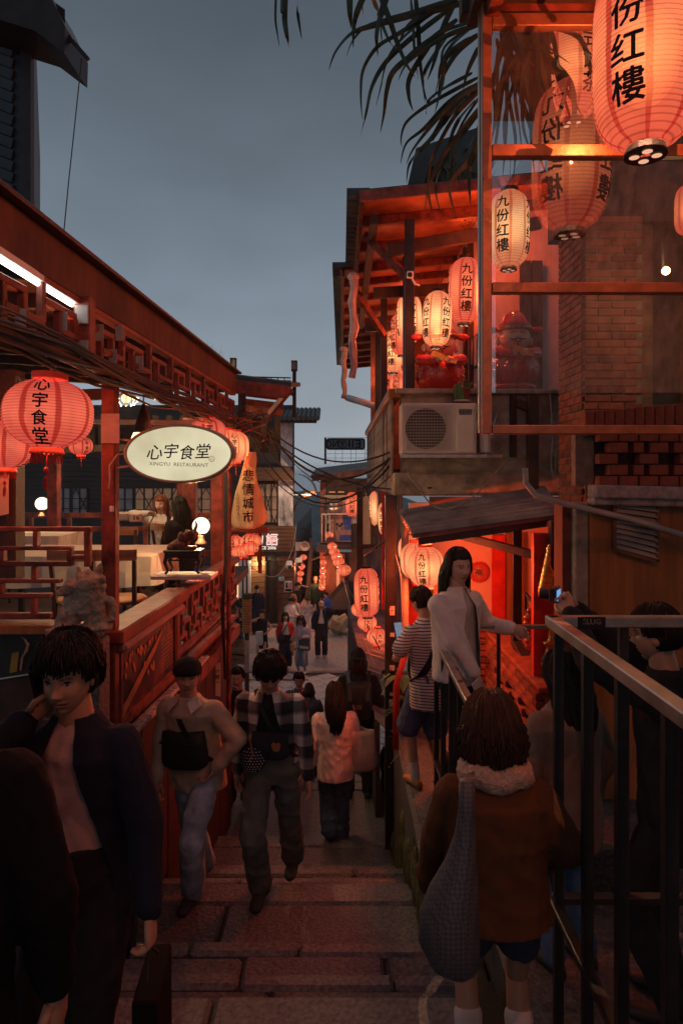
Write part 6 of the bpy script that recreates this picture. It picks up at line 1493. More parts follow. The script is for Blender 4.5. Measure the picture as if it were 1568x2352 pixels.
# ------------------------------------------------------------------ plants
m_blade = M('strap_leaf', (.022, .042, .02), .55, var=.5, scale=3, bump=.1)
m_blade2 = M('dry_strap_leaf', (.13, .085, .035), .65, var=.4, scale=3, bump=.1)
def blade(pts, w, mat, parent, name='leaf'):
    n = len(pts); out = []
    for i in range(n - 1):
        for f in (0, .2, .4, .6, .8):
            p0, p1, p2, p3 = pts[max(0, i - 1)], pts[i], pts[i + 1], pts[min(n - 1, i + 2)]
            out.append(.5 * ((2 * p1) + (p2 - p0) * f + (2 * p0 - 5 * p1 + 4 * p2 - p3) * f * f + (3 * p1 - p0 - 3 * p2 + p3) * f ** 3))
    out.append(pts[-1]); m = MB(); N_ = len(out)
    for i, p in enumerate(out):
        t = i / (N_ - 1); d = (out[min(i + 1, N_ - 1)] - out[max(i - 1, 0)]).normalized()
        side = d.cross(Vector((.25, 1, .15))).normalized(); ww = w * (min(1, t * 5 + .55)) * (1 - t ** 2.2) + .0008
        fold = Vector((0, -.35, 0)) * ww
        m.v += [p - side * ww, p + fold, p + side * ww]
    for i in range(N_ - 1):
        for k in (0, 1): a = 3 * i + k; m.f.append((a, a + 1, a + 4, a + 3)); m.m.append(0)
    return m.build(name, mat, parent, smooth=False)
pm_ = thing('screw_palm', 'dark strap leaved palm hanging over the eave at the top right', 'palm', P(1150, 60, 4.6))
def c9(x, y, d): return P((900 + x / 1.96) * .6712, (y / 1.96) * .6712, d)
BL_ = [[(1300, 0), (1000, 100), (780, 160), (600, 220), (490, 340), (440, 470)], [(1150, 80), (900, 230), (760, 320), (670, 470), (655, 640), (665, 800)], [(1250, 60), (1000, 250), (820, 420), (730, 580), (690, 760), (650, 920)],
 [(1300, 130), (1050, 330), (880, 470), (830, 600), (810, 760), (785, 890)], [(1020, -40), (1040, 200), (1050, 400), (1070, 560), (1085, 690)], [(780, -40), (850, 140), (900, 290), (960, 430), (1020, 520)], [(690, -60), (630, 80), (608, 180), (603, 320)],
 [(150, -80), (145, 120), (160, 240), (178, 350)], [(1440, 520), (1250, 620), (1080, 720), (960, 820), (925, 920), (930, 990)], [(1440, 560), (1250, 680), (1080, 860), (960, 960), (920, 1100)], [(1440, 600), (1250, 740), (1150, 900), (1060, 1000), (980, 1100), (960, 1230)],
 [(1460, 600), (1300, 760), (1200, 920), (1130, 1080), (1100, 1270), (1080, 1450)], [(1460, 740), (1330, 900), (1270, 1060), (1255, 1240)], [(1450, 720), (1240, 1000), (1150, 1150), (1110, 1300), (1150, 1480)], [(1300, -20), (1200, 200), (1150, 400), (1100, 540)],
 [(1440, 170), (1250, 230), (1080, 330), (960, 430), (905, 540)], [(1440, 330), (1370, 480), (1340, 600)], [(1440, 230), (1300, 350), (1200, 520), (1170, 660)], [(1400, 250), (1230, 380), (1200, 560), (1150, 760)], [(1150, 250), (990, 500), (975, 640), (1005, 745)], [(830, -40), (790, 90), (760, 240), (770, 380)],
 [(1400, 0), (1200, 60), (1050, 110), (950, 200), (900, 330)], [(1460, 820), (1420, 1000), (1380, 1150), (1390, 1380)], [(1480, 900), (1360, 1100), (1250, 1250), (1300, 1480)], [(580, -60), (582, 80), (590, 190)], [(1460, 560), (1330, 640), (1200, 760), (1080, 900), (1000, 1010), (960, 1100)]]
rr2 = random.Random(3)
for k, b in enumerate(BL_):
    d0 = 4.3 + rr2.uniform(-.3, .3); blade([c9(x, y, d0 + .1 * i * rr2.uniform(-.6, .4)) for i, (x, y) in enumerate(b)], rr2.uniform(.013, .021), m_blade2 if k in (11, 13, 23) else m_blade, pm_)
for k in range(24):
    b = BL_[rr2.randrange(len(BL_))]; ox, oy = rr2.uniform(-70, 90), rr2.uniform(-70, 50); sh_ = rr2.uniform(.55, .95); x0_, y0_ = b[0]
    blade([c9(x0_ + (x - x0_) * sh_ + ox, y0_ + (y - y0_) * sh_ + oy, 4.5 + rr2.uniform(-.3, .3)) for x, y in b], rr2.uniform(.008, .016), m_blade, pm_)
for k in range(46):
    o_ = P(rr2.uniform(1130, 1250), rr2.uniform(-60, 120), rr2.uniform(4.3, 5.2)); e_ = o_ + Vector((rr2.uniform(-.25, .5), rr2.uniform(-.3, .5), -rr2.uniform(.4, 1.1)))
    blade([o_, o_.lerp(e_, .35) + Vector((rr2.uniform(-.1, .15), 0, .1)), o_.lerp(e_, .7), e_], rr2.uniform(.012, .02), m_blade if k % 4 else m_blade2, pm_)
m = MB(); m.tube([P(1240, -80, 5.0), P(1230, 120, 4.9), P(1250, 330, 4.9)], [.12, .10, .08], 9); m.build('trunk', m_darkwood, pm_)
# weeds on the roof
wd = MB()
for k in range(420):
    px = 1000 + 105 * rr2.random() ** .8; b = Vector((P(px, 0, 8.2).x, rr2.uniform(7.9, 9.0), 3.22 + rr2.uniform(0, .06))); h_ = rr2.uniform(.15, .55) * (1 if px > 1030 else .6); e_ = b + Vector((rr2.uniform(-.25, .2), rr2.uniform(-.2, .1), h_))
    s_ = Vector((.006, 0, 0)); mid = b.lerp(e_, .55) + Vector((0, 0, .06)); wd.add([b - s_, b + s_, mid + s_ * .8, mid - s_ * .8, e_ + s_ * .1, e_ - s_ * .1], [(0, 1, 2, 3), (3, 2, 4, 5)])
tag(wd.build('roof_weeds', M('weed_green', (.07, .10, .05), .8, var=.5), None), 'tufts of weeds growing on the tea house roof', 'weeds', kind='stuff')
wd = MB()
for k in range(40):
    b = R(rr2.uniform(6.2, 7.7), 1.14, rr2.uniform(-.2, .0)); e_ = b + Vector((rr2.uniform(-.05, .05), 0, rr2.uniform(.06, .22))); s_ = Vector((.003, 0, 0)); wd.add([b - s_, b + s_, e_], [(0, 1, 2)])
tag(wd.build('roof_weeds', MATS['weed_green'], None), 'thin grass stalks on the edge of the restaurant roof', 'weeds', kind='stuff')
rs_ = thing('upper_house', 'dark slate roofed house above the tea house eave behind the palm', 'house', P(1060, 400, 11))
m = MB(); m.prism([P(860, 452, 11.5), P(990, 415, 11.5), P(1110, 400, 11.5), P(1110, 470, 11.5)], (0, 2, 0)); m.build('roof', m_tile, rs_)
m = MB(); m.prism([P(955, 340, 10), P(1110, 288, 10), P(1110, 400, 10), P(985, 380, 10)], (0, 1.5, 0)); m.build('gable', M('dark_slate', (.045, .055, .06), .7), rs_)
# ferns in the planter by the striped man
m_fern = M('fern_green', (.07, .12, .055), .6, var=.5, scale=6, bump=.1)
def fern(label, c, n, L, seed, broad=False):
    rr = random.Random(seed); t = thing('potted_plant', label, 'plant', c)
    m = MB(); m.lathe([(.07, -.14), (.095, 0), (.10, .01), (.09, .01)], 12, Vector(c)); m.build('pot', m_rust, t)
    for k in range(n):
        a = rr.uniform(0, 2 * PI); l = L * rr.uniform(.6, 1.1); o_ = Vector(c); dirv = Vector((math.cos(a), math.sin(a), 0)); m = MB()
        if broad:
            pts = [o_ + dirv * l * f + Vector((0, 0, l * (1.1 * f - 1.2 * f * f))) for f in (0, .3, .6, .8, 1)]
            side = Vector((-dirv.y, dirv.x, .2)).normalized(); ws = [.004, .006, .05, .045, .002]
            for i, p in enumerate(pts): m.v += [p - side * ws[i], p + Vector((0, 0, -.008)), p + side * ws[i]]
            for i in range(4):
                for q in (0, 1): b = 3 * i + q; m.f.append((b, b + 1, b + 4, b + 3)); m.m.append(0)
        else:
            side = Vector((-dirv.y, dirv.x, .1)).normalized()
            for i in range(1, 13):
                f = i / 12; p = o_ + dirv * l * f + Vector((0, 0, l * (1.2 * f - 1.5 * f * f))); ln_ = .085 * (1 - f * .75)
                for s in (-1, 1): tip = p + side * s * ln_ + dirv * ln_ * .5 - Vector((0, 0, ln_ * .3)); m.add([p - dirv * .008, tip, p + dirv * .008], [(0, 1, 2)])
        m.build('leaf', m_fern, t)
fern('feathery fern spilling over the planter below the man in stripes', P(935, 1645, 6.3), 16, .30, 1)
fern('broad leaved plant at the foot of the red handrail', P(932, 1560, 6.5), 14, .30, 2, True)
fern('low fern near the sandals of the man in stripes', P(948, 1740, 6.0), 12, .22, 3)
fern('leafy plant at the top of the planter wall', P(918, 1590, 6.9), 12, .28, 4, True)
# ------------------------------------------------------------------ people
def stripe_mat(name, c1, c2, freq, duty, axis=2, rough=.9):
    m, t, o = newmat(name); N = t.nodes.new; Lk = t.links.new
    tc = N('ShaderNodeTexCoord'); sp_ = N('ShaderNodeSeparateXYZ'); Lk(tc.outputs['Object'], sp_.inputs[0])
    def band(ax, fr, du, soft=.06):
        a = N('ShaderNodeMath'); a.operation = 'MULTIPLY'; Lk(sp_.outputs[ax], a.inputs[0]); a.inputs[1].default_value = fr
        b = N('ShaderNodeMath'); b.operation = 'FRACT'; Lk(a.outputs[0], b.inputs[0])
        c = N('ShaderNodeMapRange'); c.interpolation_type = 'SMOOTHSTEP'; Lk(b.outputs[0], c.inputs[0]); c.inputs[1].default_value = du - soft; c.inputs[2].default_value = du + soft; c.inputs[3].default_value = 1; c.inputs[4].default_value = 0
        return c.outputs[0]
    bs = N('ShaderNodeBsdfPrincipled'); bs.inputs['Roughness'].default_value = rough
    mx = N('ShaderNodeMix'); mx.data_type = 'RGBA'; mx.inputs[6].default_value = c1 + (1,); mx.inputs[7].default_value = c2 + (1,)
    if axis == 'plaid':
        a, b = band(0, 6.8, .42, .12), band(2, 6.8, .45, .12)
        s = N('ShaderNodeMath'); s.operation = 'MULTIPLY'; Lk(a, s.inputs[0]); Lk(b, s.inputs[1])
        q = N('ShaderNodeMath'); q.operation = 'ADD'; Lk(a, q.inputs[0]); Lk(b, q.inputs[1])
        r_ = N('ShaderNodeMath'); r_.operation = 'MULTIPLY_ADD'; Lk(q.outputs[0], r_.inputs[0]); r_.inputs[1].default_value = .22; 
        h = N('ShaderNodeMath'); h.operation = 'MULTIPLY'; Lk(s.outputs[0], h.inputs[0]); h.inputs[1].default_value = .55; Lk(h.outputs[0], r_.inputs[2]); Lk(r_.outputs[0], mx.inputs[0])
    else: Lk(band(axis, freq, duty), mx.inputs[0])
    Lk(mx.outputs[2], bs.inputs['Base Color'])
    n2 = N('ShaderNodeTexNoise'); n2.inputs['Scale'].default_value = 60; Lk(tc.outputs['Object'], n2.inputs['Vector']); bp = N('ShaderNodeBump'); bp.inputs['Strength'].default_value = .25; bp.inputs['Distance'].default_value = .004
    Lk(n2.outputs['Fac'], bp.inputs['Height']); Lk(bp.outputs[0], bs.inputs['Normal']); Lk(bs.outputs[0], o.inputs[0]); MATS[name] = m
    return m
def fab(name, c, rough=.92, var=.18): return M('fabric_' + name, c, rough, var=var, scale=9, bump=.35, bscale=90, dist=.004, spec=.2)
m_skin, t_, o_ = newmat('skin')
b_ = t_.nodes.new('ShaderNodeBsdfPrincipled'); at_ = t_.nodes.new('ShaderNodeAttribute'); at_.attribute_name = 'col'; t_.links.new(at_.outputs['Color'], b_.inputs['Base Color'])
b_.inputs['Roughness'].default_value = .48; b_.inputs['Subsurface Weight'].default_value = .0; b_.inputs['Specular IOR Level'].default_value = .4
n_ = t_.nodes.new('ShaderNodeTexNoise'); n_.inputs['Scale'].default_value = 120; bp_ = t_.nodes.new('ShaderNodeBump'); bp_.inputs['Strength'].default_value = .12; bp_.inputs['Distance'].default_value = .003
t_.links.new(n_.outputs['Fac'], bp_.inputs['Height']); t_.links.new(bp_.outputs[0], b_.inputs['Normal']); t_.links.new(b_.outputs[0], o_.inputs[0])
def hairmat(name, c): return M('hair_' + name, c, .60, var=.5, scale=30, bump=.5, bscale=140, st=(1, 1, .12), dist=.004, spec=.25)
HB = hairmat('black', (.012, .010, .009)); HBR = hairmat('brown', (.045, .022, .013)); HR = hairmat('auburn', (.16, .05, .025)); HBL = hairmat('blond', (.30, .16, .06))

def G(x, z, cx, cz, sx, sz): return np.exp(-((x - cx) / sx) ** 2 - ((z - cz) / sz) ** 2)
HEADS = {}
def head_data(lod, tone):
    k = (lod, tone)
    if k in HEADS: return HEADS[k]
    n, m = ((88, 104), (48, 48), (24, 24))[lod]
    s = -PI + 2 * PI * np.arange(n) / n; ph = PI / 2 + s - .55 * np.sin(s); th = -PI / 2 + PI * (np.arange(m) + .5) / m
    PH, TH = np.meshgrid(ph, th); x = .074 * np.cos(TH) * np.cos(PH); y = .094 * np.cos(TH) * np.sin(PH); z = .118 * np.sin(TH)
    lo = np.clip(-z / .118, 0, 1)
    x = x * (1 - .30 * lo ** 1.6); fr = y > 0
    y = np.where(fr, y * (1 - .10 * lo), y * (1 - .42 * lo)); y = np.where(fr, .9 * y, y); y = y + .012 * lo
    f = np.clip(y / .05, 0, 1)
    dy = (.010 * G(x, z, 0, .004, .011, .028) + .021 * G(x, z, 0, -.026, .012, .012) + .008 * (G(x, z, .012, -.033, .007, .007) + G(x, z, -.012, -.033, .007, .007)))
    for sg_ in (-1, 1):
        dy += .005 * G(x, z, sg_ * .03, .024, .022, .008) - .012 * G(x, z, sg_ * .031, .006, .016, .011) + .0065 * G(x, z, sg_ * .031, .004, .011, .0065) + .005 * G(x, z, sg_ * .04, -.026, .02, .02)
    dy += .0065 * G(x, z, 0, -.056, .019, .006) + .0075 * G(x, z, 0, -.069, .017, .006) - .005 * G(x, z, 0, -.0625, .022, .0028) + .008 * G(x, z, 0, -.098, .018, .015) - .004 * G(x, z, 0, -.083, .02, .007)
    y = y + dy * f
    V = np.stack([x, y, z], -1).reshape(-1, 3); xf, zf, ff = x.ravel(), z.ravel(), (f.ravel() > .6)
    C = np.tile(np.array(tone), (len(V), 1))
    def paint(mask, c, a=1.): C[mask] = C[mask] * (1 - a) + np.array(c) * a
    lip = ff & (((xf / .024) ** 2 + ((zf + .0625) / .0125) ** 2) < 1); paint(lip, (.34, .10, .09), .7)
    paint(ff & (np.abs(zf + .0625) < .0016) & (np.abs(xf) < .022), (.07, .02, .02))
    for sg_ in (-1, 1):
        xe = xf - sg_ * .031; paint(ff & (((xe / .014) ** 2 + ((zf - .0055) / .0045) ** 2) < 1), (.09, .05, .04))
        paint(ff & (((xe / .012) ** 2 + ((zf - .004) / .0032) ** 2) < 1), (.40, .36, .33)); paint(ff & (((xe / .0052) ** 2 + ((zf - .0042) / .0036) ** 2) < 1), (.012, .008, .007))
        paint(ff & (((xe / .019) ** 2 + ((zf - .0225 - .004 * (1 - (xe / .019) ** 2)) / .0034) ** 2) < 1), (.02, .014, .012), .85)
        paint(ff & (((xf - sg_ * .009) / .004) ** 2 + ((zf + .0385) / .0022) ** 2 < 1), (.06, .02, .015), .7)
    F_ = []
    for i in range(m - 1):
        for j in range(n): a, b = i * n + j, i * n + (j + 1) % n; F_.append((a, b, b + n, a + n))
    F_.append(tuple(range(n - 1, -1, -1))); F_.append(tuple((m - 1) * n + j for j in range(n)))
    HEADS[k] = (V, F_, C); return HEADS[k]
def ik(a, b, l1, l2, pole):
    d = b - a; L = d.length; mx = (l1 + l2) * .995
    if L > mx: b = a + d * (mx / L); d = b - a; L = mx
    u = d.normalized(); x = (l1 * l1 - l2 * l2 + L * L) / (2 * L); h = math.sqrt(max(0, l1 * l1 - x * x))
    p = pole - u * pole.dot(u); p = p.normalized() if p.length > 1e-5 else u.orthogonal().normalized()
    return a + u * x + p * h, b
def hand(mb, wr, dr, nrm, side, s, curl=.5, lod=0):
    y = dr.normalized(); z = (nrm - y * nrm.dot(y)).normalized(); x = y.cross(z) * side   # x: towards the thumb
    def q(a, b, c): return wr + (x * a + y * b + z * c) * s
    rings = []
    for (b, w, t) in ((-.01, .024, .02), (.02, .032, .017), (.055, .040, .015), (.085, .040, .012), (.095, .034, .009)):
        rings.append([q(w * math.cos(2 * PI * k / 10), b, t * math.sin(2 * PI * k / 10)) for k in range(10)])
    mb.loft(rings)
    for i, (fx, L) in enumerate(((.029, .070), (.010, .078), (-.010, .072), (-.028, .056))):
        p = q(fx, .085, 0); pts = [p]; a = .25 * curl + .05 * i
        for seg, c in ((.46, .5), (.30, .75), (.24, .6)):
            a += c * curl; p = p + (y * math.cos(a) - z * math.sin(a)) * L * seg * s; pts.append(p)
        mb.tube(pts, [.0092 * s, .0086 * s, .0078 * s, .0055 * s], 7 if lod == 0 else 5)
    mb.tube([q(.025, .018, -.004), q(.045, .045, -.012), q(.048, .07, -.022), q(.044, .09, -.028)], [.013 * s, .011 * s, .0095 * s, .006 * s], 7 if lod == 0 else 5)
def folds(me, amp, seed, f0=1.):
    a = mesh_np(me); n = normals_np(me); rg = np.random.default_rng(seed); d = np.zeros(len(a))
    for i in range(7):
        k = rg.normal(size=3) * (8 + 6 * i) * f0; k[2] *= .55; q = rg.normal(size=3) * 11
        d += (1 - 2 * np.abs(np.sin(a @ k + 1.4 * np.sin(a @ q + i)))) * amp / (1 + .45 * i)
    me.vertices.foreach_set('co', (a + n * d[:, None] * .55).ravel()); me.update()
def segd(p, a, b): t = max(0, min(1, (p - a).dot(b - a) / max(1e-9, (b - a).length_squared))); return (p - a - (b - a) * t).length
TONE = (.46, .27, .19)
def person(label, x, d, z, yaw, H, top, legs, hair, shoes=(.03, .03, .03), tone=TONE, lean=.04, side=0., lod=1, dz=0., py=0.,
           hp=.1, hy=0., hr=0., lh=None, rh=None, lf=None, rf=None, lpole=None, rpole=None, build=1., voxel=None, curl=(.55, .55), twist=0., noshoe=False, nrm=None, group=None):
    """top: dict(mat, fit, len, sleeve) ; legs: dict(kind, mat, fit) ; hair: dict(style, mat)"""
    root = thing('person', label, 'person', (x, d, z), group); s = H / 1.7; Rz = rotz(yaw); B = Vector((x, d, z)); sd = int(abs(x * 977 + d * 131)) % 9999
    vx = voxel or (.010, .015, .022)[lod]
    W = lambda p: B + Rz @ (Vector(p) * s)
    rt = Matrix.Rotation(twist, 3, 'Z')
    pel = Vector((0, py, .92 + dz)); u = Vector((side, math.sin(lean), math.cos(lean))).normalized(); l2 = lean * 1.5 + .04; u2 = Vector((side * 1.2, math.sin(l2), math.cos(l2))).normalized()
    che = pel + u * .32; nek = che + u2 * .21; r_ = rt @ Vector((1, 0, 0)); sh = {q: nek - u2 * .055 + r_ * (q * .172 * build) for q in (-1, 1)}
    Rh = Matrix.Rotation(hy, 3, 'Z') @ Matrix.Rotation(-hp, 3, 'X') @ Matrix.Rotation(hr, 3, 'Y'); hc = nek + u2 * .045 + Rh @ Vector((0, .025, .105))
    arm = {}
    for q, tgt, pole in ((-1, lh, lpole), (1, rh, rpole)):
        b = Vector(tgt) if tgt is not None else sh[q] + Vector((q * .075, .05, -.515))
        e, w = ik(sh[q], b, .285, .255, Vector(pole) if pole is not None else Vector((q * .45, -.6, -.2))); arm[q] = (sh[q], e, w)
    leg = {}
    for q, tgt in ((-1, lf), (1, rf)):
        hp_ = pel + Vector((q * .088 * build, 0, -.04)); b = Vector(tgt) if tgt is not None else Vector((q * .105, 0, .08)); k_, a_ = ik(hp_, b, .435, .43, Vector((q * .1, 1, .1))); leg[q] = (hp_, k_, a_)
    # ---- body: one mesh
    mb = MB(); V, F_, C_ = head_data(lod, tone); hv = [W(hc + Rh @ Vector(p)) for p in V]; mb.add(hv, F_)
    nh = len(mb.v)
    mb.capsule(W(nek - u2 * .05), W(hc + Rh @ Vector((0, -.012, -.07))), .062 * s * build, .054 * s, 14)
    for q in (-1, 1): mb.ell(W(hc + Rh @ Vector((q * .0735, -.008, -.004))), (.011 * s, .021 * s, .032 * s), 10, 7, Rz @ Rh)
    mb.capsule(W(pel + u * .03), W(che), .075 * s, .095 * s, 12); mb.capsule(W(che), W(nek - u2 * .04), .095 * s, .062 * s, 12)
    for q in (-1, 1):
        a, e, w = arm[q]; mb.capsule(W(a - u2 * .035 - Vector((q * .015, 0, 0))), W(e), .036 * s, .034 * s, 12); mb.capsule(W(e), W(w), .036 * s, .026 * s, 12)
        nr = Vector((-q, .15, 0)) if nrm is None or nrm.get(q) is None else Vector(nrm[q])
        hand(mb, W(w), Rz @ ((w - e).normalized() * .6 + Vector((0, .0, -.4)) if (w - e).z < -.1 and tgt is None else (w - e).normalized()), Rz @ -nr, q, s, curl[0 if q < 0 else 1], min(lod, 1))
        h_, k_, a_ = leg[q]; mb.capsule(W(h_ - Vector((0, 0, .03))), W(k_), .064 * s, .050 * s, 12); mb.capsule(W(k_), W(k_.lerp(a_, .35)), .05 * s, .053 * s, 12); mb.capsule(W(k_.lerp(a_, .35)), W(a_), .053 * s, .034 * s, 12)
    me = bpy.data.meshes.new('body'); me.from_pydata([tuple(p - B) for p in mb.v], [], mb.f); me.polygons.foreach_set('use_smooth', [True] * len(me.polygons))
    col = me.attributes.new('col', 'FLOAT_COLOR', 'POINT'); ca_ = np.ones((len(mb.v), 4)); ca_[:, :3] = tone; ca_[:len(C_), :3] = C_; col.data.foreach_set('color', ca_.ravel())
    link('body', me, m_skin, root, B)
    sk = dict(root=root, W=W, pel=pel, che=che, nek=nek, arm=arm, leg=leg, hc=hc, Rh=Rh, s=s, B=B, Rz=Rz, u=u, u2=u2, sh=sh)
    # ---- top
    def torso(mb, grow, ln, flare=0., hi=1.):
        rings = []; f = Vector((0, 1, 0))
        prof = [(-.14 - ln, .152 + flare, .115 + flare), (-.06, .160 + flare * .6, .118 + flare * .6), (.06, .150 + flare * .3, .112), (.20, .155, .112), (.32, .168, .118), (.42, .172, .112), (.475, .148, .092), (.515, .085, .070), (.545, .066, .062)]
        for (t, rx, ry) in prof:
            if t > hi: break
            if rings and t <= prof[0][0] + .02: continue
            c = pel + u * t if t < .32 else che + u2 * (t - .32)
            fw = (rt if t > .2 else Matrix.Identity(3)) @ f; rr_ = (rt if t > .2 else Matrix.Identity(3)) @ Vector((1, 0, 0)); g = grow if t < .46 else grow * .45
            rings.append([W(c + rr_ * (rx * build + g) * math.cos(2 * PI * k / 20) + fw * (ry * build + g) * math.sin(2 * PI * k / 20)) for k in range(20)])
        mb.loft(rings)
    def top_mesh(fit, ln, sleeve, flare=0., cuff=1., name='top', fm=0.):
        mb = MB(); torso(mb, fit, ln, flare)
        for q in (-1, 1):
            a, e, w = arm[q]; fs_ = fit * .62; r0 = (.054 + fs_) * s; mb.ell(W(a - u2 * (.024 + fm * .7) - Vector((q * (.018 + fm * .2), 0, 0))), r0 * 1.0, 12, 8)
            if sleeve == 'long': mb.capsule(W(a - u2 * (.02 + fm * .7)), W(e), r0, (.047 + fs_) * s, 12); mb.capsule(W(e), W(e.lerp(w, .93)), (.047 + fs_) * s, (.032 + fs_ * .8 * cuff) * s, 12)
            elif sleeve == 'short': mb.capsule(W(a - u2 * (.02 + fm * .7)), W(a.lerp(e, .72)), r0, (.054 + fs_ * 1.3) * s, 12)
        me = remesh(mb, vx * s, 2, name); folds(me, (.0048 + fit * .03) * s, sd, 1 / s); a = mesh_np(me) - np.array(B); me.vertices.foreach_set('co', a.ravel()); me.update()
        return me
    if top:
        for tp in (top if isinstance(top, list) else [top]):
            me = top_mesh(tp.get('fit', .015), tp.get('len', .06), tp.get('sleeve', 'long'), tp.get('flare', 0.), tp.get('cuff', 1.), tp.get('name', 'shirt'), max(q['fit'] if 'fit' in q else .015 for q in (top if isinstance(top, list) else [top])))
            if tp.get('open'):
                bm = bmesh.new(); bm.from_mesh(me); iv = Rz.inverted(); dl = []
                o3 = Rz @ (Vector((0, 0, nek.z)) * s)
                for q in (-1, 1):
                    pn = Rz @ Vector((q, 0, -.22 * -1)).normalized(); bmesh.ops.bisect_plane(bm, geom=bm.verts[:] + bm.edges[:] + bm.faces[:], plane_co=o3 + Rz @ Vector((q * tp['open'] * s, 0, 0)), plane_no=pn)
                for f in bm.faces:
                    p = iv @ f.calc_center_median() / s; c = pel + u * (p.z - pel.z); w_ = tp['open'] + .22 * (nek.z - p.z)
                    if p.y > c.y + .02 and abs(p.x) < w_ and p.z < nek.z + .05 and all(segd(p, arm[q][k], arm[q][k + 1]) > .085 for q in (-1, 1) for k in (0, 1)): dl.append(f)
                bmesh.ops.delete(bm, geom=dl, context='FACES'); bm.to_mesh(me); bm.free()
            link(tp.get('name', 'shirt'), me, tp['mat'], root, B)
    # ---- legs
    if legs:
        mb = MB(); k = legs['kind']; ft = legs.get('fit', .012)
        ring = lambda c, rx, ry: [W(c + Vector((rx * math.cos(2 * PI * i / 18), ry * math.sin(2 * PI * i / 18), 0))) for i in range(18)]
        mb.loft([ring(pel + Vector((0, 0, -.14)), .10, .09), ring(pel + Vector((0, -.005, -.06)), .158 * build + ft, .118 + ft), ring(pel + u * .03, .155 * build + ft, .115 + ft), ring(pel + u * .12, .142 * build + ft, .105 + ft)])
        if k == 'skirt':
            L = legs.get('len', .55); mb = MB(); mb.loft([ring(pel + Vector((0, 0, -.06 - L)), .19 + ft, .17 + ft), ring(pel + Vector((0, 0, -.06 - L * .5)), .178 + ft, .15 + ft), ring(pel + Vector((0, 0, -.06)), .165 + ft, .125 + ft), ring(pel + u * .14, .135, .10)])
        else:
            for q in (-1, 1):
                h_, kn, a_ = leg[q]; end = a_ + Vector((0, 0, .0)) if k == 'trousers' else None
                if k == 'shorts': e2 = h_.lerp(kn, legs.get('len', .85)); mb.capsule(W(h_), W(e2), (.085 + ft) * s, (.080 + ft) * s, 14)
                else: mb.capsule(W(h_), W(kn), (.082 + ft) * s, (.060 + ft * 1.2) * s, 14); mb.capsule(W(kn), W(kn.lerp(a_, .97)), (.060 + ft * 1.2) * s, (.050 + ft * legs.get('flare', 1.3)) * s, 14)
        me = remesh(mb, vx * s, 2, k); folds(me, (.006 + ft * .10) * s, sd + 5, 1 / s); a = mesh_np(me) - np.array(B); me.vertices.foreach_set('co', a.ravel()); me.update(); link(k, me, legs['mat'], root, B)
    # ---- shoes
    if not noshoe:
        for q in (-1, 1):
            h_, kn, a_ = leg[q]; tilt = 0.; mb = MB(); gz = a_.z - .08
            rings = []
            for (yy, w, t) in ((-.075, .022, .05), (-.055, .036, .075), (.0, .040, .085), (.06, .044, .065), (.12, .047, .052), (.165, .040, .042), (.19, .018, .03)):
                rings.append([W((a_.x + w * math.cos(2 * PI * i / 12), a_.y + yy, max(gz + .004, gz + t * .5 + t * .55 * math.sin(2 * PI * i / 12)))) for i in range(12)])
            mb.loft(rings); mb.build('shoe', M('shoe_%02d%02d%02d' % tuple(int(c * 99) for c in shoes), shoes, .6, var=.2), root, smooth=True)
            if legs and legs.get('sock'): m2 = MB(); m2.capsule(W(a_ + Vector((0, 0, -.02))), W(a_.lerp(kn, legs['sock'])), .040 * s, (.044 + .02 * (legs['sock'] > .5)) * s, 12); m2.build('sock', fab('sock_white', (.55, .52, .50)), root, smooth=True)
    # ---- hair and hats
    st = hair.get('style'); hm_ = hair.get('mat', HB); rg = random.Random(sd)
    if st:
        vol = hair.get('vol', 1.) if not hair.get('hat') else .95; n, m = ((40, 30), (26, 20), (16, 12))[lod]; mb = MB(); hl = hair.get('line', .05); bl = hair.get('back', -.06)
        rx, ry, rz = .0845 * vol, .103 * vol, .112 * vol; cz = .020
        pts = []
        for i in range(m):
            th = -PI / 2 + PI * (i + .5) / m
            for j in range(n):
                ph = 2 * PI * j / n; w = 1 + .045 * mnoise.noise(Vector((math.cos(ph) * 3 + sd, math.sin(ph) * 3, th * 3)))
                p = Vector((rx * math.cos(th) * math.cos(ph), ry * math.cos(th) * math.sin(ph) - .006, rz * math.sin(th) + cz)) * w
                line = hl if p.y > .035 else (-.005 if p.y > .0 else bl)
                if p.z < line and not (st in ('bob', 'long') and p.y < .03): p = Vector((p.x * .76, p.y * .76, p.z * .9))
                pts.append(W(hc + Rh @ p))
        fs = []
        for i in range(m - 1):
            for j in range(n): a = i * n + j; b = i * n + (j + 1) % n; fs.append((a, b, b + n, a + n))
        fs.append(tuple((m - 1) * n + j for j in range(n))); mb.add(pts, fs)
        dn = Rh.inverted() @ Vector((0, 0, -1)); L = {'short': .0, 'messy': .0, 'bob': hair.get('len', .115), 'long': hair.get('len', .40), 'bun': 0.}[st]
        ns = (1200, 130, 36)[lod] if st in ('bob', 'long', 'messy') else (800, 80, 20)[lod]
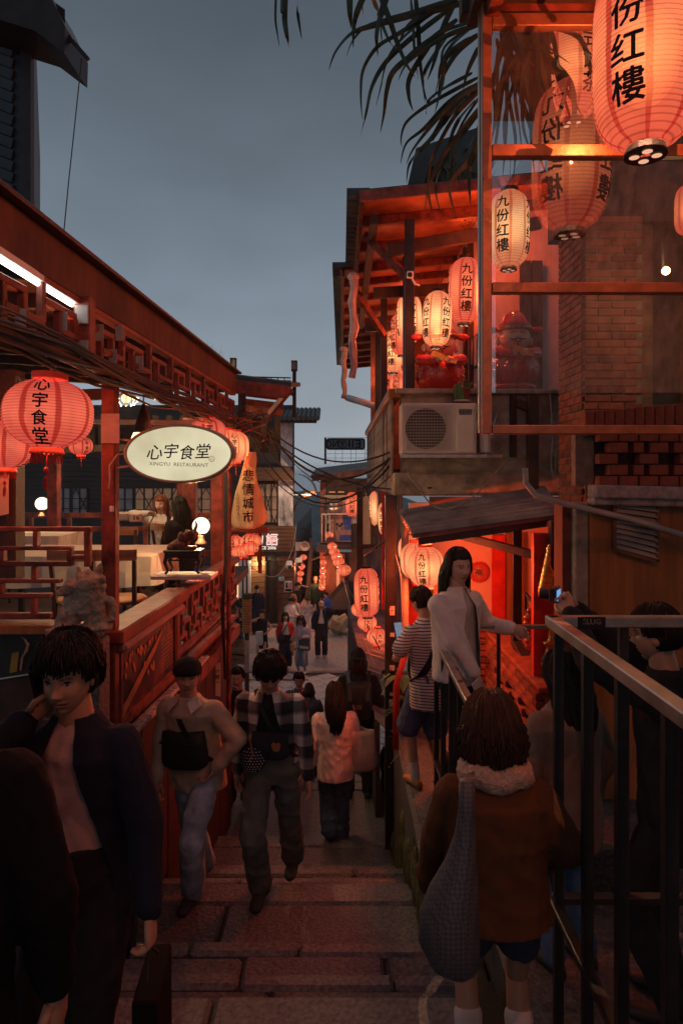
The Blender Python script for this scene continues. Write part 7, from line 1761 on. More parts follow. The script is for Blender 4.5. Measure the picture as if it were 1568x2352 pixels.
        for i in range(ns):
            ph = rg.uniform(0, 2 * PI); front = math.sin(ph) > .45; th = rg.uniform(.1, 1.35) if not hair.get('hat') else .12; pl = []
            fr_end = hl + rg.uniform(-.018, .012) if st != 'messy' else hl + rg.uniform(-.035, .0)
            if st in ('bob', 'long') and math.sin(ph) > .25: ph = rg.choice((rg.uniform(-.9, .35), rg.uniform(PI - .35, PI + .9)))if not (st == 'bob' and hair.get('fringe')) else ph
            front = math.sin(ph) > .5; g = 1.015 + rg.random() ** 2 * .11
            for k in range(6):
                t2 = th - k * .33
                p = Vector((rx * math.cos(t2) * math.cos(ph) * g, ry * math.cos(t2) * math.sin(ph) * g - .006, rz * math.sin(t2) * g + cz))
                lim = fr_end if front else ((bl if math.sin(ph) < -.35 else .012 + rg.uniform(-.012, .01)) if L == 0 else -.01)
                if p.z < lim: break
                pl.append(p)
            if not pl: continue
            if L > 0 and not front:
                q_ = pl[-1]; out = Vector((q_.x, q_.y, 0)); out = out.normalized() if out.length > .01 else Vector((0, -1, 0)); ll = L * rg.uniform(.75, 1.08)
                wv = hair.get('wave', .006)
                for k in range(1, 6): f = k / 5; pl.append(q_ + dn * ll * f + out * (.012 * math.sin(f * 2.4) - .018 * f * f + rg.uniform(-wv, wv)) + Vector((rg.uniform(-wv, wv), -hair.get('off', .03) * f ** .5 if L > .2 else 0, 0)))
            elif st == 'messy': pl = [p + Vector((rg.uniform(-.008, .008), rg.uniform(-.008, .008), rg.uniform(-.006, .008))) for p in pl]
            if len(pl) < 2: continue
            wd = (.0022, .008, .014)[lod] * s * (1.5 if L else 1.2); N_ = len(pl)
            mb.tube([W(hc + Rh @ p) for p in pl], [wd * (.5 + .9 * math.sin(PI * (k + .7) / (N_ + .2))) for k in range(N_)], 4)
        if L > 0:
            bk = MB() ; rings = []
            for k in range(7):
                f = k / 6; c = Vector((0, -.035 - (hair.get('off', .03) if L > .2 else 0) * f ** .5, -.0)) + dn * (L * f * .93); w = (.078 * vol if L < .2 else .082 * vol * (1 - .28 * f)) + .004 * math.sin(k * 2 + sd); t = .062 * vol if L < .2 else .05 * (1 - .35 * f)
                rings.append([W(hc + Rh @ (c + Vector((w * math.cos(2 * PI * i / 14), t * math.sin(2 * PI * i / 14), 0)))) for i in range(14)])
            mb.loft(rings)
        if st == 'bun': mb.ell(W(hc + Rh @ Vector((0, -.085, .085))), (.045 * s, .045 * s, .04 * s), 12, 8)
        mb.build('hair', hm_, root, smooth=True)
    hat = hair.get('hat')
    if hat:
        mb = MB(); hmat = hair.get('hatmat', fab('cap_black', (.02, .02, .022)))
        def hw(p): return W(hc + Rh @ Vector(p))
        top_ = .135 if hat == 'beanie' else .115; rings = []
        for (zz, k) in ((.022 if hat == 'beanie' else .035, 1.04), (.05, 1.08 if hat == 'beanie' else 1.04), (.085, 1.0 if hat == 'beanie' else .92), (.115, .78 if hat == 'beanie' else .62), (.132, .45), (.140, .1)):
            rings.append([hw(((.092 if hat == 'beanie' else .086) * k * math.cos(2 * PI * i / 24), (.112 if hat == 'beanie' else .106) * k * math.sin(2 * PI * i / 24) - .008, zz - (.012 if math.sin(2 * PI * i / 24) < -.3 else 0) + (.0 if hat != 'beanie' else .012 * math.sin(2 * PI * i / 24)))) for i in range(24)])
        mb.loft(rings)
        if hat == 'cap' or hat == 'bucket':
            a0, a1 = (.35, PI - .35) if hat == 'cap' else (0, 2 * PI); pr = []
            bk_ = -1 if hair.get('backwards') else 1
            for i in range(17):
                a = a0 + (a1 - a0) * i / 16; e = .075 * math.sin((a - a0) / (a1 - a0) * PI) if hat == 'cap' else .05
                pr.append((hw((.085 * math.cos(a), bk_ * .105 * math.sin(a) - .008, .036)), hw(((.085 + e * .35) * math.cos(a), bk_ * (.105 + e) * math.sin(a) - .008, .022 if hat == 'cap' else .005)), hw((.085 * math.cos(a), bk_ * .105 * math.sin(a) - .008, .044))))
            for i in range(16): mb.quad(pr[i][0], pr[i][1], pr[i + 1][1], pr[i + 1][0]); mb.quad(pr[i][2], pr[i + 1][2], pr[i + 1][1], pr[i][1])
        mb.build({'beanie': 'beanie', 'cap': 'cap_hat', 'bucket': 'bucket_hat'}[hat], hmat, root, smooth=True)
    return sk
T = lambda mat, **k: dict(mat=mat, **k)
black_f = fab('black', (.018, .018, .021)); navy_f = fab('navy', (.014, .019, .036)); jean_l = fab('light_denim', (.30, .41, .54), var=.4); jean_d = fab('dark_denim', (.08, .14, .24), var=.35); white_f = fab('white', (.55, .53, .50)); beige_f = fab('beige_sweat', (.52, .40, .29)); pinkw_f = fab('pale_pink', (.72, .56, .55)); olive_f = fab('olive_grey', (.13, .145, .13)); brown_f = fab('brown_suede', (.095, .042, .018)); shearling = M('shearling', (.48, .35, .27), .95, var=.25, scale=60, bump=1., bscale=110, dist=.012); cream_knit = fab('cream_knit', (.74, .66, .60)); red_f = fab('red_knit', (.50, .04, .03)); grey_f = fab('dark_grey', (.07, .065, .065)); bluef = fab('bright_blue', (.03, .09, .32)); greenf = fab('dark_green', (.03, .07, .045)); tan_f = fab('tan', (.38, .28, .19))
plaid = stripe_mat('plaid_flannel', (.014, .014, .022), (.68, .62, .58), 1, 1, 'plaid'); striped = stripe_mat('striped_jersey', (.62, .52, .50), (.02, .02, .035), 46, .33, 2); pin = stripe_mat('pinstripe_black', (.02, .02, .022), (.45, .42, .4), 22, .16, 0); trous = lambda m, **k: dict(kind='trousers', mat=m, **k)

# 1 foreground silhouette at the left edge
sk1 = person('person in black seen from behind at the left edge of the foreground', -.90, 1.45, -2.1, .12, 1.79, T(fab('jet', (.006, .006, .007)), fit=.028, len=.10), trous(black_f), dict(style='short', mat=HB), lod=0, hp=.12)
# 2 phone caller
pink_f = fab('pink_tee', (.60, .40, .40))
sk2 = person('person in an open navy shirt over a pink tee talking on a phone', -.80, 2.14, -2.1, PI - .22, 1.60, [T(pink_f, fit=.002, len=-.17, sleeve='short', name='tee'), T(navy_f, fit=.026, len=.14, open=.032, name='overshirt')], trous(black_f), dict(style='messy', mat=HB, vol=1.10, line=.066), lod=0, lean=.07, hp=.16, hy=.12,
   rh=(.105, .15, 1.46), rpole=(.7, .1, -.8), lh=(-.30, .10, .80), build=.93, tone=(.50, .29, .19), curl=(.9, .75), nrm={1: (-1, .1, .1)})
# 3 beanie
sk3 = person('person in a beige sweatshirt and black beanie carrying a water bottle', -.97, 4.60, -2.80, PI - .25, 1.63, [T(white_f, fit=.006, len=-.10, sleeve='short', name='collar_shirt'), T(beige_f, fit=.034, len=.02, flare=.022, name='sweatshirt')], trous(jean_l, fit=.026, flare=1.6), dict(style='messy', mat=HB, vol=1.02, line=.058, hat='beanie'), (.03, .03, .03), lod=0, lean=.20, hp=.02, hy=.45,
   rh=(.22, .18, .76), lh=(-.19, .12, .92), lpole=(-1, -.2, 0), lf=(-.03, .12, .08), rf=(.08, -.32, -.12), tone=(.52, .29, .21), curl=(.8, .9), dz=-.03)
# 4 plaid shirt
sk4 = person('person in a black and white plaid shirt with a polka dot pouch climbing the stairs', -.46, 4.62, -2.80, PI - .08, 1.67, [T(black_f, fit=.005, len=-.10, sleeve='short', name='tee'), T(plaid, fit=.028, len=.10, open=.028, name='plaid_shirt')], trous(olive_f, fit=.024, flare=1.7), dict(style='messy', mat=HB, vol=1.18, line=.060), (.05, .045, .04), lod=0, lean=.20, hp=.34, hy=.22,
   lh=(-.27, .14, .76), rh=(.24, .05, .80), rf=(.07, .10, .08), lf=(-.09, -.34, .0), tone=(.46, .25, .16), dz=-.03)
# 8 pink sweatshirt from behind
sk8 = person('person with long black hair in a pale pink sweatshirt walking down the stairs', -.06, 6.78, -3.68, .08, 1.57, T(pinkw_f, fit=.045, len=.05, cuff=1.4, name='sweatshirt'), trous(jean_d, fit=.03, flare=1.8), dict(style='long', mat=HB, vol=1.06, len=.36, off=.13), (.03, .03, .03), lod=0, lean=.06, lh=(-.28, .02, .84), rh=(.26, .10, .86), lf=(-.05, .12, .08), rf=(.06, .22, -.10))
# 9 backpack
sk9 = person('person in black with a backward cap and a black backpack', .20, 8.2, -3.87, 0, 1.74, T(black_f, fit=.035, len=.05, name='hoodie'), trous(black_f, fit=.018), dict(style='long', mat=HBR, len=.16, hat='cap', backwards=True), lod=1)
# 5 photographer woman with white phone
sk5 = person('person photographing with a white phone, in a pink jacket over black', -1.20, 8.0, -3.87, PI - .1, 1.60, [T(black_f, fit=.004, len=.1, sleeve='short', name='dress'), T(fab('dusty_pink', (.42, .26, .23)), fit=.02, len=.22, open=.06, name='jacket')], trous(fab('maroon', (.10, .04, .035)), fit=.025), dict(style='short', mat=HB, line=.07), lod=1, rh=(.10, .22, 1.47), rpole=(.8, .1, -.6), hp=.05)
# 6 glasses man
sk6 = person('person with glasses in a black pinstripe shirt, hand at the neck', -.69, 11.2, -4.95, PI, 1.70, T(pin, fit=.02, len=.05, sleeve='short'), trous(black_f), dict(style='short', mat=HB, line=.06), lod=1, rh=(-.02, .16, 1.40), rpole=(.8, .3, -.4), lh=(-.12, .24, 1.10), tone=(.46, .28, .19))
sk7 = person('small person in a dark cap and denim jacket seen from behind on the stairs', -.47, 10.0, -4.41, .1, 1.32, T(fab('denim_jacket', (.05, .075, .11)), fit=.03, len=.05), trous(black_f), dict(style='long', mat=HB, len=.12, hat='cap'), lod=1)
# 11 striped shirt
sk11 = person('person in a striped T-shirt and blue shorts holding up a phone', .68, 5.2, -2.40, .42, 1.52, T(striped, fit=.03, len=.06, flare=.028, sleeve='short', name='striped_tee'), dict(kind='shorts', mat=fab('blue_shorts', (.085, .10, .20)), fit=.03, len=1.0, sock=.28), dict(style='short', mat=HBR), (.30, .15, .06), lod=0, lean=.10, hp=.35, hy=.2, lh=(-.17, .24, 1.20), rh=(.06, .26, 1.15), lf=(-.09, .10, .08), rf=(.12, -.06, .08), tone=(.46, .26, .17), twist=.1)
# 12 cardigan
sk12 = person('person with long dark hair in a white cardigan leaning on the railing', .76, 4.52, -2.15, -2.45, 1.64, [T(fab('cream_top', (.50, .43, .37)), fit=.006, len=-.02, name='blouse'), T(cream_knit, fit=.034, len=-.05, open=.022, name='cardigan')], trous(black_f, fit=.008), dict(style='long', mat=HB, len=.30, vol=.98, line=.06, off=.06), (.5, .48, .45), lod=0, lean=-.02, hp=.05, hy=-.25,
   lh=(-.32, .24, 1.16), lpole=(-.6, -.2, -.8), rh=(.02, .26, .80), rpole=(.8, -.6, 0), tone=(.52, .33, .23), curl=(.3, .8))
# 13 brown coat
sk13 = person('person with a dark bob in a brown shearling coat carrying a woven bag', .56, 2.46, -2.29, -.06, 1.42, T(brown_f, fit=.055, len=-.07, flare=.02, cuff=1.3, name='coat'), dict(kind='shorts', mat=fab('denim_shorts', (.035, .045, .07)), fit=.02, len=.45, sock=.62), dict(style='bob', mat=HBR, vol=1.42, wave=.014, len=.17), (.5, .48, .45), lod=0, lean=.10, hp=.22, hy=.12, build=1.06, lh=(-.28, .16, .86), rh=(.24, .2, .98), tone=(.40, .24, .16))
# 14, 15
sk14 = person('person with long dark hair in a taupe top behind the corner railing', 1.12, 3.35, -2.42, .35, 1.52, T(fab('taupe', (.19, .13, .10)), fit=.03, len=.10), trous(jean_d), dict(style='long', mat=HB, len=.30, vol=1.08, off=.09), lod=1, hy=.35, lean=.05)
sk15 = person('person in black raising a small camera in both hands at the right edge', 1.50, 3.08, -2.42, 1.05, 1.80, T(black_f, fit=.035, len=.08, name='jacket'), trous(black_f), dict(style='short', mat=HB), lod=0, lh=(-.05, .42, 1.66), rh=(.07, .42, 1.66), lpole=(-.8, 0, -.7), rpole=(.8, 0, -.5), tone=(.42, .25, .17), curl=(.6, .6))

# people in the plaza
def far(label, px, feet, d, H, yaw, top, legs, hair, **k):
    zz = -(feet - HY) / F * d if feet else PZ
    return person(label, (px - CX) / F * d, d, zz, yaw, H, top, legs, hair, lod=2, **k)
sr = far('person in a red cardigan with a black crossbody bag in the plaza', 655, None, 20.0, 1.60, PI + .15, [T(white_f, fit=.004, sleeve='short', name='tee'), T(red_f, fit=.02, len=.02, open=.05, name='cardigan')], trous(navy_f, fit=.035, flare=1.6), dict(style='long', mat=HB, len=.26), shoes=(.6, .58, .55), lh=(-.2, .16, 1.0))
sdn = far('person in a long denim skirt drinking from a cup', 693, None, 19.4, 1.62, PI - .3, T(fab('lilac', (.42, .33, .36)), fit=.03, len=.02), dict(kind='skirt', mat=jean_d, len=.62), dict(style='long', mat=HBR, len=.30, vol=1.15, wave=.02), shoes=(.6, .55, .5), rh=(.04, .2, 1.42), lh=(-.1, .22, 1.12), tone=(.30, .17, .11))
far('person in a pale cap and black jacket phoning in the plaza', 738, None, 21.2, 1.72, PI, [T(white_f, fit=.006, name='shirt'), T(navy_f, fit=.05, len=.08, open=.018, name='jacket')], trous(black_f, fit=.03), dict(style='short', mat=HB, hat='cap', hatmat=tan_f), shoes=(.3, .27, .25), lh=(-.16, .12, 1.50), lpole=(-1, .2, -.6))
far('person in an off-shoulder black dress with a white bag, hand at the face', 602, None, 20.4, 1.60, PI - .1, T(black_f, fit=.012, len=.1, sleeve=None, name='dress'), dict(kind='skirt', mat=black_f, len=.35), dict(style='bun', mat=HB), rh=(.05, .18, 1.50), rpole=(1, .2, -.5), lh=(-.2, .2, 1.05))
far('person in a black cap and dark jacket standing by the dark door', 590, None, 24.3, 1.70, PI + .1, T(navy_f, fit=.05, len=.12), trous(navy_f, fit=.03), dict(style='short', mat=HB, hat='cap'))
far('person in a white shirt looking at a phone beside the blond person', 664, None, 22.0, 1.72, -2.2, T(white_f, fit=.03), trous(tan_f), dict(style='short', mat=HB), hp=.5, lh=(-.1, .3, 1.1), rh=(.1, .3, 1.1))
far('person with long blond hair in a cream outfit', 677, None, 22.9, 1.64, 2.4, T(fab('cream_coat', (.5, .42, .33)), fit=.03, len=.2), dict(kind='skirt', mat=fab('cream_skirt', (.48, .36, .24)), len=.4), dict(style='long', mat=HBL, len=.38), shoes=(.6, .58, .55), hp=.3)
far('person in black lifting an arm to the head at the timber house corner', 680, None, 24.4, 1.78, -2.3, T(black_f, fit=.02, sleeve='short'), trous(black_f), dict(style='short', mat=HB), lh=(-.15, .1, 1.6), lpole=(-1, .3, -.3))
far('child in a white patterned sweater in the lane mouth', 707, None, 24.0, 1.30, PI, T(fab('patterned_white', (.45, .42, .4), var=.9), fit=.03), trous(white_f), dict(style='short', mat=HB))
far('person in a bucket hat and dark green jacket in the lane', 724, None, 26.6, 1.68, PI, T(greenf, fit=.04, len=.12), trous(black_f), dict(style='short', mat=HB, hat='bucket', hatmat=tan_f))
far('child with glasses in a bright blue jacket', 751, None, 25.0, 1.34, 2.2, T(bluef, fit=.04), trous(tan_f), dict(style='short', mat=HB))
far('person in black with dark hair by the lit shop counter', 528, None, 24.0, 1.70, .4, T(black_f, fit=.04), trous(black_f), dict(style='short', mat=HB))
far('person in a brown jacket and dark cap looking down beside the signpost', 544, None, 21.4, 1.72, PI + .4, T(fab('brown_jacket', (.11, .07, .045)), fit=.045, len=.08, open=.05, name='jacket'), trous(black_f), dict(style='short', mat=HB, hat='cap'), hp=.5, rh=(.05, .25, 1.15))
far('person in navy looking left behind the signpost boards', 546, None, 18.9, 1.70, 2.0, T(navy_f, fit=.03), trous(grey_f, fit=.04, flare=1.6), dict(style='short', mat=HB))
far('person in a black cap and navy top with wide trousers left of the signpost', 526, None, 18.2, 1.70, .3, T(navy_f, fit=.04), trous(fab('faded_grey', (.12, .115, .11)), fit=.05, flare=1.6), dict(style='short', mat=HB, hat='cap'))
# diners
DZ = -1.5
sit = dict(dz=-.45, lf=(-.1, .42, .08), rf=(.1, .42, .08))
person('diner with long red hair in a white blouse and black dress by the windows', -2.47, 9.45, DZ, 2.7 + .3, 1.62, [T(white_f, fit=.03, len=-.05, name='blouse'), T(black_f, fit=.034, len=.02, sleeve=None, open=.09, name='dress')], dict(kind='skirt', mat=fab('floral_black', (.06, .05, .05), var=.9), len=.3), dict(style='long', mat=HR, len=.30), lod=1, rh=(.1, .26, 1.02), lh=(-.1, .28, .84), tone=(.60, .40, .30), **sit)
person('diner with long black hair in black seen from behind', -2.03, 8.7, DZ, .75, 1.62, T(black_f, fit=.03), trous(grey_f), dict(style='long', mat=HB, len=.34, off=.09), lod=1, **sit)
person('diner with a hair bun in a beige top eating at the left table', -4.15, 8.55, DZ, 1.2, 1.62, T(beige_f, fit=.035, sleeve='short'), trous(black_f), dict(style='bun', mat=HB), lod=1, hp=.25, lean=.15, rh=(.15, .3, .85), lh=(-.15, .32, .85), tone=(.58, .36, .26), **sit)
person('child in a white booster seat at the left table', -4.45, 8.3, DZ + .12, 1.4, .95, T(tan_f, fit=.02, sleeve='short'), trous(grey_f), dict(style='short', mat=HBR), lod=2, tone=(.58, .36, .26), **sit)

# ------------------------------------------------------------------ things people carry
def strapline(mb, pts, w, t=.004):
    pts = [Vector(p) for p in pts]
    for a, b in zip(pts[:-1], pts[1:]): mb.bar(a, b, w, t, up=Vector((0, -1, .2)), ext=.004)
def body_strap(sk, q, grow, lo=(.0, -.02), w=.03):   # from shoulder q across the chest to the opposite hip, front and back
    W, pel, nek, sh, che = sk['W'], sk['pel'], sk['nek'], sk['sh'], sk['che']; m = MB()
    for fb in (1, -1):
        pts = []
        for k in range(11):
            f = k / 10; a = sh[q].lerp(nek, .45) + Vector((0, 0, .03)); b = pel + Vector((-q * (.15 + grow), 0, .02)); p = a.lerp(b, f); bul = math.sin(PI * f) ** .6 * (.125 + grow); p = p + Vector((0, fb * bul, .0)); pts.append(W(p))
        for a, b in zip(pts[:-1], pts[1:]): m.bar(a, b, w, .006, up=(sk['Rz'] @ Vector((0, fb, .15))), ext=.004)
    return m
def phone(label, c, R3, size=(.074, .009, .152), mat=None, lens=True):
    t = thing('phone', label, 'phone', c); m = MB(); m.box(c, size, R3); m.build('case', mat or m_ink, t, bevel=.003)
    if lens:
        m = MB(); m.box(Vector(c) + R3 @ Vector((.018, -.007, .05)), (.03, .004, .034), R3); m.build('camera_bump', m_black, t)
    return t
ph = sk2['W'](sk2['hc'] + sk2['Rh'] @ Vector((.088, .02, -.03))); phone('black phone held to the ear of the caller in navy', ph, sk2['Rz'] @ sk2['Rh'] @ Matrix.Rotation(PI / 2, 3, 'Z') @ Matrix.Rotation(.2, 3, 'Y'), lens=False)
w = sk5['arm'][1][2]; phone('white phone in front of the face of the person in a pink jacket', sk5['W'](w + Vector((-.03, .04, .07))), sk5['Rz'] @ Matrix.Rotation(PI, 3, 'Z'), (.08, .01, .16), white_f)
w = sk12['arm'][1][2]; phone('white phone in the lowered hand of the person in a cardigan', sk12['W'](w + Vector((.03, .05, -.09))), sk12['Rz'] @ Matrix.Rotation(.5, 3, 'Y'), mat=white_f)
w = sk11['arm'][-1][2]; tph = phone('phone with a lit screen in the hands of the person in stripes', sk11['W'](w + Vector((.02, .05, .10))), sk11['Rz'] @ Matrix.Rotation(-.4, 3, 'X'), mat=m_ink, lens=False)
m = MB(); c = sk11['W'](w + Vector((.02, .05, .10))) + sk11['Rz'] @ Matrix.Rotation(-.4, 3, 'X') @ Vector((0, -.006, 0)); m.box(c, (.066, .002, .14), sk11['Rz'] @ Matrix.Rotation(-.4, 3, 'X')); m.build('screen', M('phone_screen', (.1, .12, .16), .2, emit=(.35, .5, .7), es=.35, var=.8, scale=60), tph)
a, b = sk15['arm'][-1][2], sk15['arm'][1][2]; c = sk15['W']((a + b) / 2 + Vector((0, .08, .07))); cmr = thing('compact_camera', 'small black camera with a lit screen raised at the right edge', 'camera', c)
m = MB(); m.box(c, (.11, .035, .07), sk15['Rz']); m.build('body', m_black, cmr, bevel=.006)
m = MB(); m.box(c + sk15['Rz'] @ Vector((-.005, -.020, 0)), (.075, .003, .05), sk15['Rz']); m.build('screen', M('camera_screen', (.1, .2, .3), .2, emit=(.15, .45, .9), es=.8, var=.6, scale=40), cmr)
m = MB(); m.lathe([(.026, .0), (.026, .05), (.022, .05)], 14, c + sk15['Rz'] @ Vector((0, .018, 0)), sk15['Rz'] @ Matrix.Rotation(-PI / 2, 3, 'X')); m.build('lens', m_black, cmr)
e, w = sk15['arm'][-1][1:]; m = MB(); p = sk15['W'](e.lerp(w, .88)); x_, y_, z_ = basis(sk15['W'](w) - sk15['W'](e)); m.lathe([(.034, -.012), (.037, 0), (.034, .012)], 16, p, Matrix((x_, z_, y_)).transposed()); tag(m.build('wristwatch', m_steel, None, base=p), 'metal wristwatch on the raised wrist of the person with the camera', 'watch')
# water bottle
w = sk3['arm'][1][2]; c = sk3['W'](w + Vector((.02, .02, -.20))); wb = thing('water_bottle', 'clear plastic water bottle with a blue label held by its neck', 'bottle', c - Vector((0, 0, .12)))
m_pet, t_, o_ = newmat('clear_bottle'); g1 = t_.nodes.new('ShaderNodeBsdfGlossy'); g1.inputs[1].default_value = .12; tr1 = t_.nodes.new('ShaderNodeBsdfTransparent'); tr1.inputs[0].default_value = (.85, .88, .9, 1); lw = t_.nodes.new('ShaderNodeFresnel'); lw.inputs[0].default_value = 1.5; ad = t_.nodes.new('ShaderNodeMath'); ad.operation = 'ADD'; ad.inputs[1].default_value = .10; t_.links.new(lw.outputs[0], ad.inputs[0]); mxs = t_.nodes.new('ShaderNodeMixShader'); t_.links.new(ad.outputs[0], mxs.inputs[0]); t_.links.new(tr1.outputs[0], mxs.inputs[1]); t_.links.new(g1.outputs[0], mxs.inputs[2]); t_.links.new(mxs.outputs[0], o_.inputs[0])
m = MB(); m.lathe([(.028, -.115), (.033, -.11), (.032, -.05), (.034, -.04), (.032, .03), (.030, .06), (.014, .10), (.013, .115)], 16, c); m.build('bottle_body', m_pet, wb, smooth=True)
m = MB(); m.lathe([(.0345, .0), (.0345, .05)], 16, c, cap=False); m.build('label', M('bottle_label', (.05, .18, .5), .5, var=.6, scale=50), wb, smooth=True)
m = MB(); m.lathe([(.015, .112), (.015, .13)], 12, c); m.build('cap', m_white, wb)
# bags
def bag(name, label, cat, build_fn): t = thing(name, label, cat, build_fn[0]); return t
def pillow(c, R3, w, h, t, n=20, sag_=.0):     # soft bag body
    mb = MB(); rings = []
    for k in range(11):
        f = k / 10; z = -h / 2 + h * f; ww = w / 2 * (1 - .10 * f) * (min(1, .72 + f * 2.2)); tt = t / 2 * (math.sin(PI * min(1, (f * .82 + .10))) ** .6 + .12)
        rings.append([Vector(c) + R3 @ Vector((ww * math.copysign(abs(math.cos(a)) ** .6, math.cos(a)), tt * math.copysign(abs(math.sin(a)) ** .8, math.sin(a)), z)) for a in [2 * PI * i / n for i in range(n)]])
    mb.loft(rings); return mb
nyl = M('black_nylon', (.016, .016, .019), .5, var=.3, scale=20, bump=.5, bscale=60, dist=.006)
c = sk3['W'](sk3['pel'] + Vector((-.0, .19, .17))); t = thing('crossbody_bag', 'large black crossbody bag on the beige sweatshirt', 'bag', c)
pillow(c, sk3['Rz'] @ Matrix.Rotation(.08, 3, 'Y'), .33, .24, .11).build('pouch', nyl, t, smooth=True); body_strap(sk3, 1, .045, w=.035).build('strap', nyl, t)
m = MB(); m.bar(c + sk3['Rz'] @ Vector((-.15, .058, .055)), c + sk3['Rz'] @ Vector((.15, .058, .055)), .008, .012); m.build('flap_edge', m_black, t)
c = sk4['W'](sk4['pel'] + Vector((.06, .205, .14))); t = thing('belt_bag', 'navy belt bag with a leather patch on the plaid shirt', 'bag', c)
pillow(c + sk4['Rz'] @ Vector((-.07, -.01, .03)), sk4['Rz'], .26, .17, .09).build('pouch', fab('navy_canvas', (.02, .024, .04)), t, smooth=True); body_strap(sk4, 1, .035).build('strap', nyl, t)
m = MB(); pc_ = c + sk4['Rz'] @ Vector((-.12, .045, .045)); m.prism([pc_ + sk4['Rz'] @ Vector((x, 0, z)) for x, z in ((-.03, .02), (-.015, .03), (0, .02), (.02, .03), (.03, .015), (.022, -.02), (0, -.032), (-.025, -.02))], sk4['Rz'] @ Vector((0, .006, 0))); m.build('leather_patch', M('tan_leather', (.30, .12, .035), .6), t)
c2 = c + sk4['Rz'] @ Vector((.03, .05, -.035)); t = thing('polka_dot_pouch', 'small navy pouch with white polka dots on the plaid shirt', 'pouch', c2)
m = MB(); m.ell(c2, (.085, .04, .085), 20, 14); po_ = m.build('pouch', navy_f, t, smooth=True)
m = MB(); rr2 = random.Random(1)
for i in range(-4, 5):
    for j in range(-4, 5):
        x, zz = i * .019 + (.0095 if j % 2 else 0), j * .018; r2 = (x / .085) ** 2 + (zz / .085) ** 2
        if r2 < .85: m.ell(c2 + sk4['Rz'] @ Vector((x, .04 * math.sqrt(1 - r2), zz)), .0042, 6, 4)
m.build('polka_dot', white_f, po_)
m = MB(); m.tube([c2 + sk4['Rz'] @ Vector((x, .042, z)) for x, z in ((.02, .16), (.0, .10), (-.01, .05), (.012, .0))], .005, 5); m.build('drawstring', MATS['tan_leather'], t)
# tote of the pink sweatshirt person
w, e = sk8['arm'][1][2], sk8['arm'][1][1]; c = sk8['W'](sk8['pel'] + Vector((.30, -.02, .09))); t = thing('tote_bag', 'cream canvas tote bag hanging from the pale pink arm', 'bag', c)
pillow(c, sk8['Rz'] @ Matrix.Rotation(-.08, 3, 'Y'), .28, .40, .10).build('sack', fab('canvas', (.56, .42, .36)), t, smooth=True)
m = MB()
for k in (-.07, .07): strapline(m, [c + sk8['Rz'] @ Vector((k, 0, .19)), sk8['W'](sk8['sh'][1].lerp(e, .5)) + Vector((.06, 0, .0)), sk8['W'](sk8['sh'][1]) + Vector((.02, 0, .085))], .02)
m.build('strap', MATS['fabric_canvas'], t)
# backpack
c = sk9['W'](sk9['che'] + Vector((0, -.22, -.06))); t = thing('backpack', 'black backpack with buckled straps on the person in black', 'backpack', c)
pillow(c, sk9['Rz'], .32, .46, .20).build('sack', nyl, t, smooth=True)
for sx in (-1, 1): m = MB(); strapline(m, [c + Vector((sx * .09, -.10, -.16)), c + Vector((sx * .10, -.115, .05)), c + Vector((sx * .11, -.04, .23)), sk9['W'](sk9['sh'][sx]) + Vector((-sx * .04, 0, .07))], .045, .012); m.build('strap', m_black, t)
m = MB(); m.box(c + Vector((0, -.115, -.02)), (.07, .02, .05)); m.build('buckle', m_rust, t)
# dark shopping bag of the caller
w = sk2['arm'][-1][2]; c = sk2['W'](w + Vector((-.01, .0, -.34))); t = thing('shopping_bag', 'dark paper shopping bag hanging from the hand of the caller', 'bag', c)
m = MB(); m.box(c, (.07, .24, .30), sk2['Rz'] @ Matrix.Rotation(.3, 3, 'Z')); m.build('sack', M('dark_paper', (.010, .008, .007), .95, spec=.1), t, bevel=.006)
m = MB(); m.tube([c + Vector((0, -.06, .16)), sk2['W'](w + Vector((-.01, .02, -.09))), c + Vector((0, .06, .16))], .004, 5); m.build('handle', m_wire, t)
# woven hobo bag
m_woven, t_, o_ = newmat('woven_leather'); b_ = t_.nodes.new('ShaderNodeBsdfPrincipled'); tc_ = t_.nodes.new('ShaderNodeTexCoord'); mp_ = t_.nodes.new('ShaderNodeMapping'); mp_.inputs['Rotation'].default_value = (0, .78, 0); ck = t_.nodes.new('ShaderNodeTexChecker'); ck.inputs['Scale'].default_value = 90
ck.inputs['Color1'].default_value = (.055, .06, .068, 1); ck.inputs['Color2'].default_value = (.10, .105, .115, 1); t_.links.new(tc_.outputs['Object'], mp_.inputs[0]); t_.links.new(mp_.outputs[0], ck.inputs['Vector']); t_.links.new(ck.outputs['Color'], b_.inputs['Base Color']); b_.inputs['Roughness'].default_value = .5
bp_ = t_.nodes.new('ShaderNodeBump'); bp_.inputs['Strength'].default_value = .6; bp_.inputs['Distance'].default_value = .004; t_.links.new(ck.outputs['Fac'], bp_.inputs['Height']); t_.links.new(bp_.outputs[0], b_.inputs['Normal']); t_.links.new(b_.outputs[0], o_.inputs[0])
HBD = 2.20; t = thing('woven_bag', 'grey woven leather shoulder bag on the brown coat', 'bag', P(1030, 2240, HBD)); rings = []
for (y, a, b, tk) in ((1792, 1054, 1090, .02), (1860, 1052, 1090, .022), (1920, 1042, 1092, .03), (1980, 1020, 1094, .05), (2040, 985, 1098, .07), (2100, 962, 1100, .085), (2160, 960, 1102, .09), (2210, 985, 1098, .08), (2236, 1025, 1080, .04)):
    p, q = P(a, y, HBD), P(b, y, HBD); rings.append([Vector(((p.x + q.x) / 2 + (q.x - p.x) / 2 * math.cos(2 * PI * k / 20), HBD + tk * math.sin(2 * PI * k / 20), p.z)) for k in range(20)])
m = MB(); m.loft(rings); m.build('sack', m_woven, t, smooth=True)
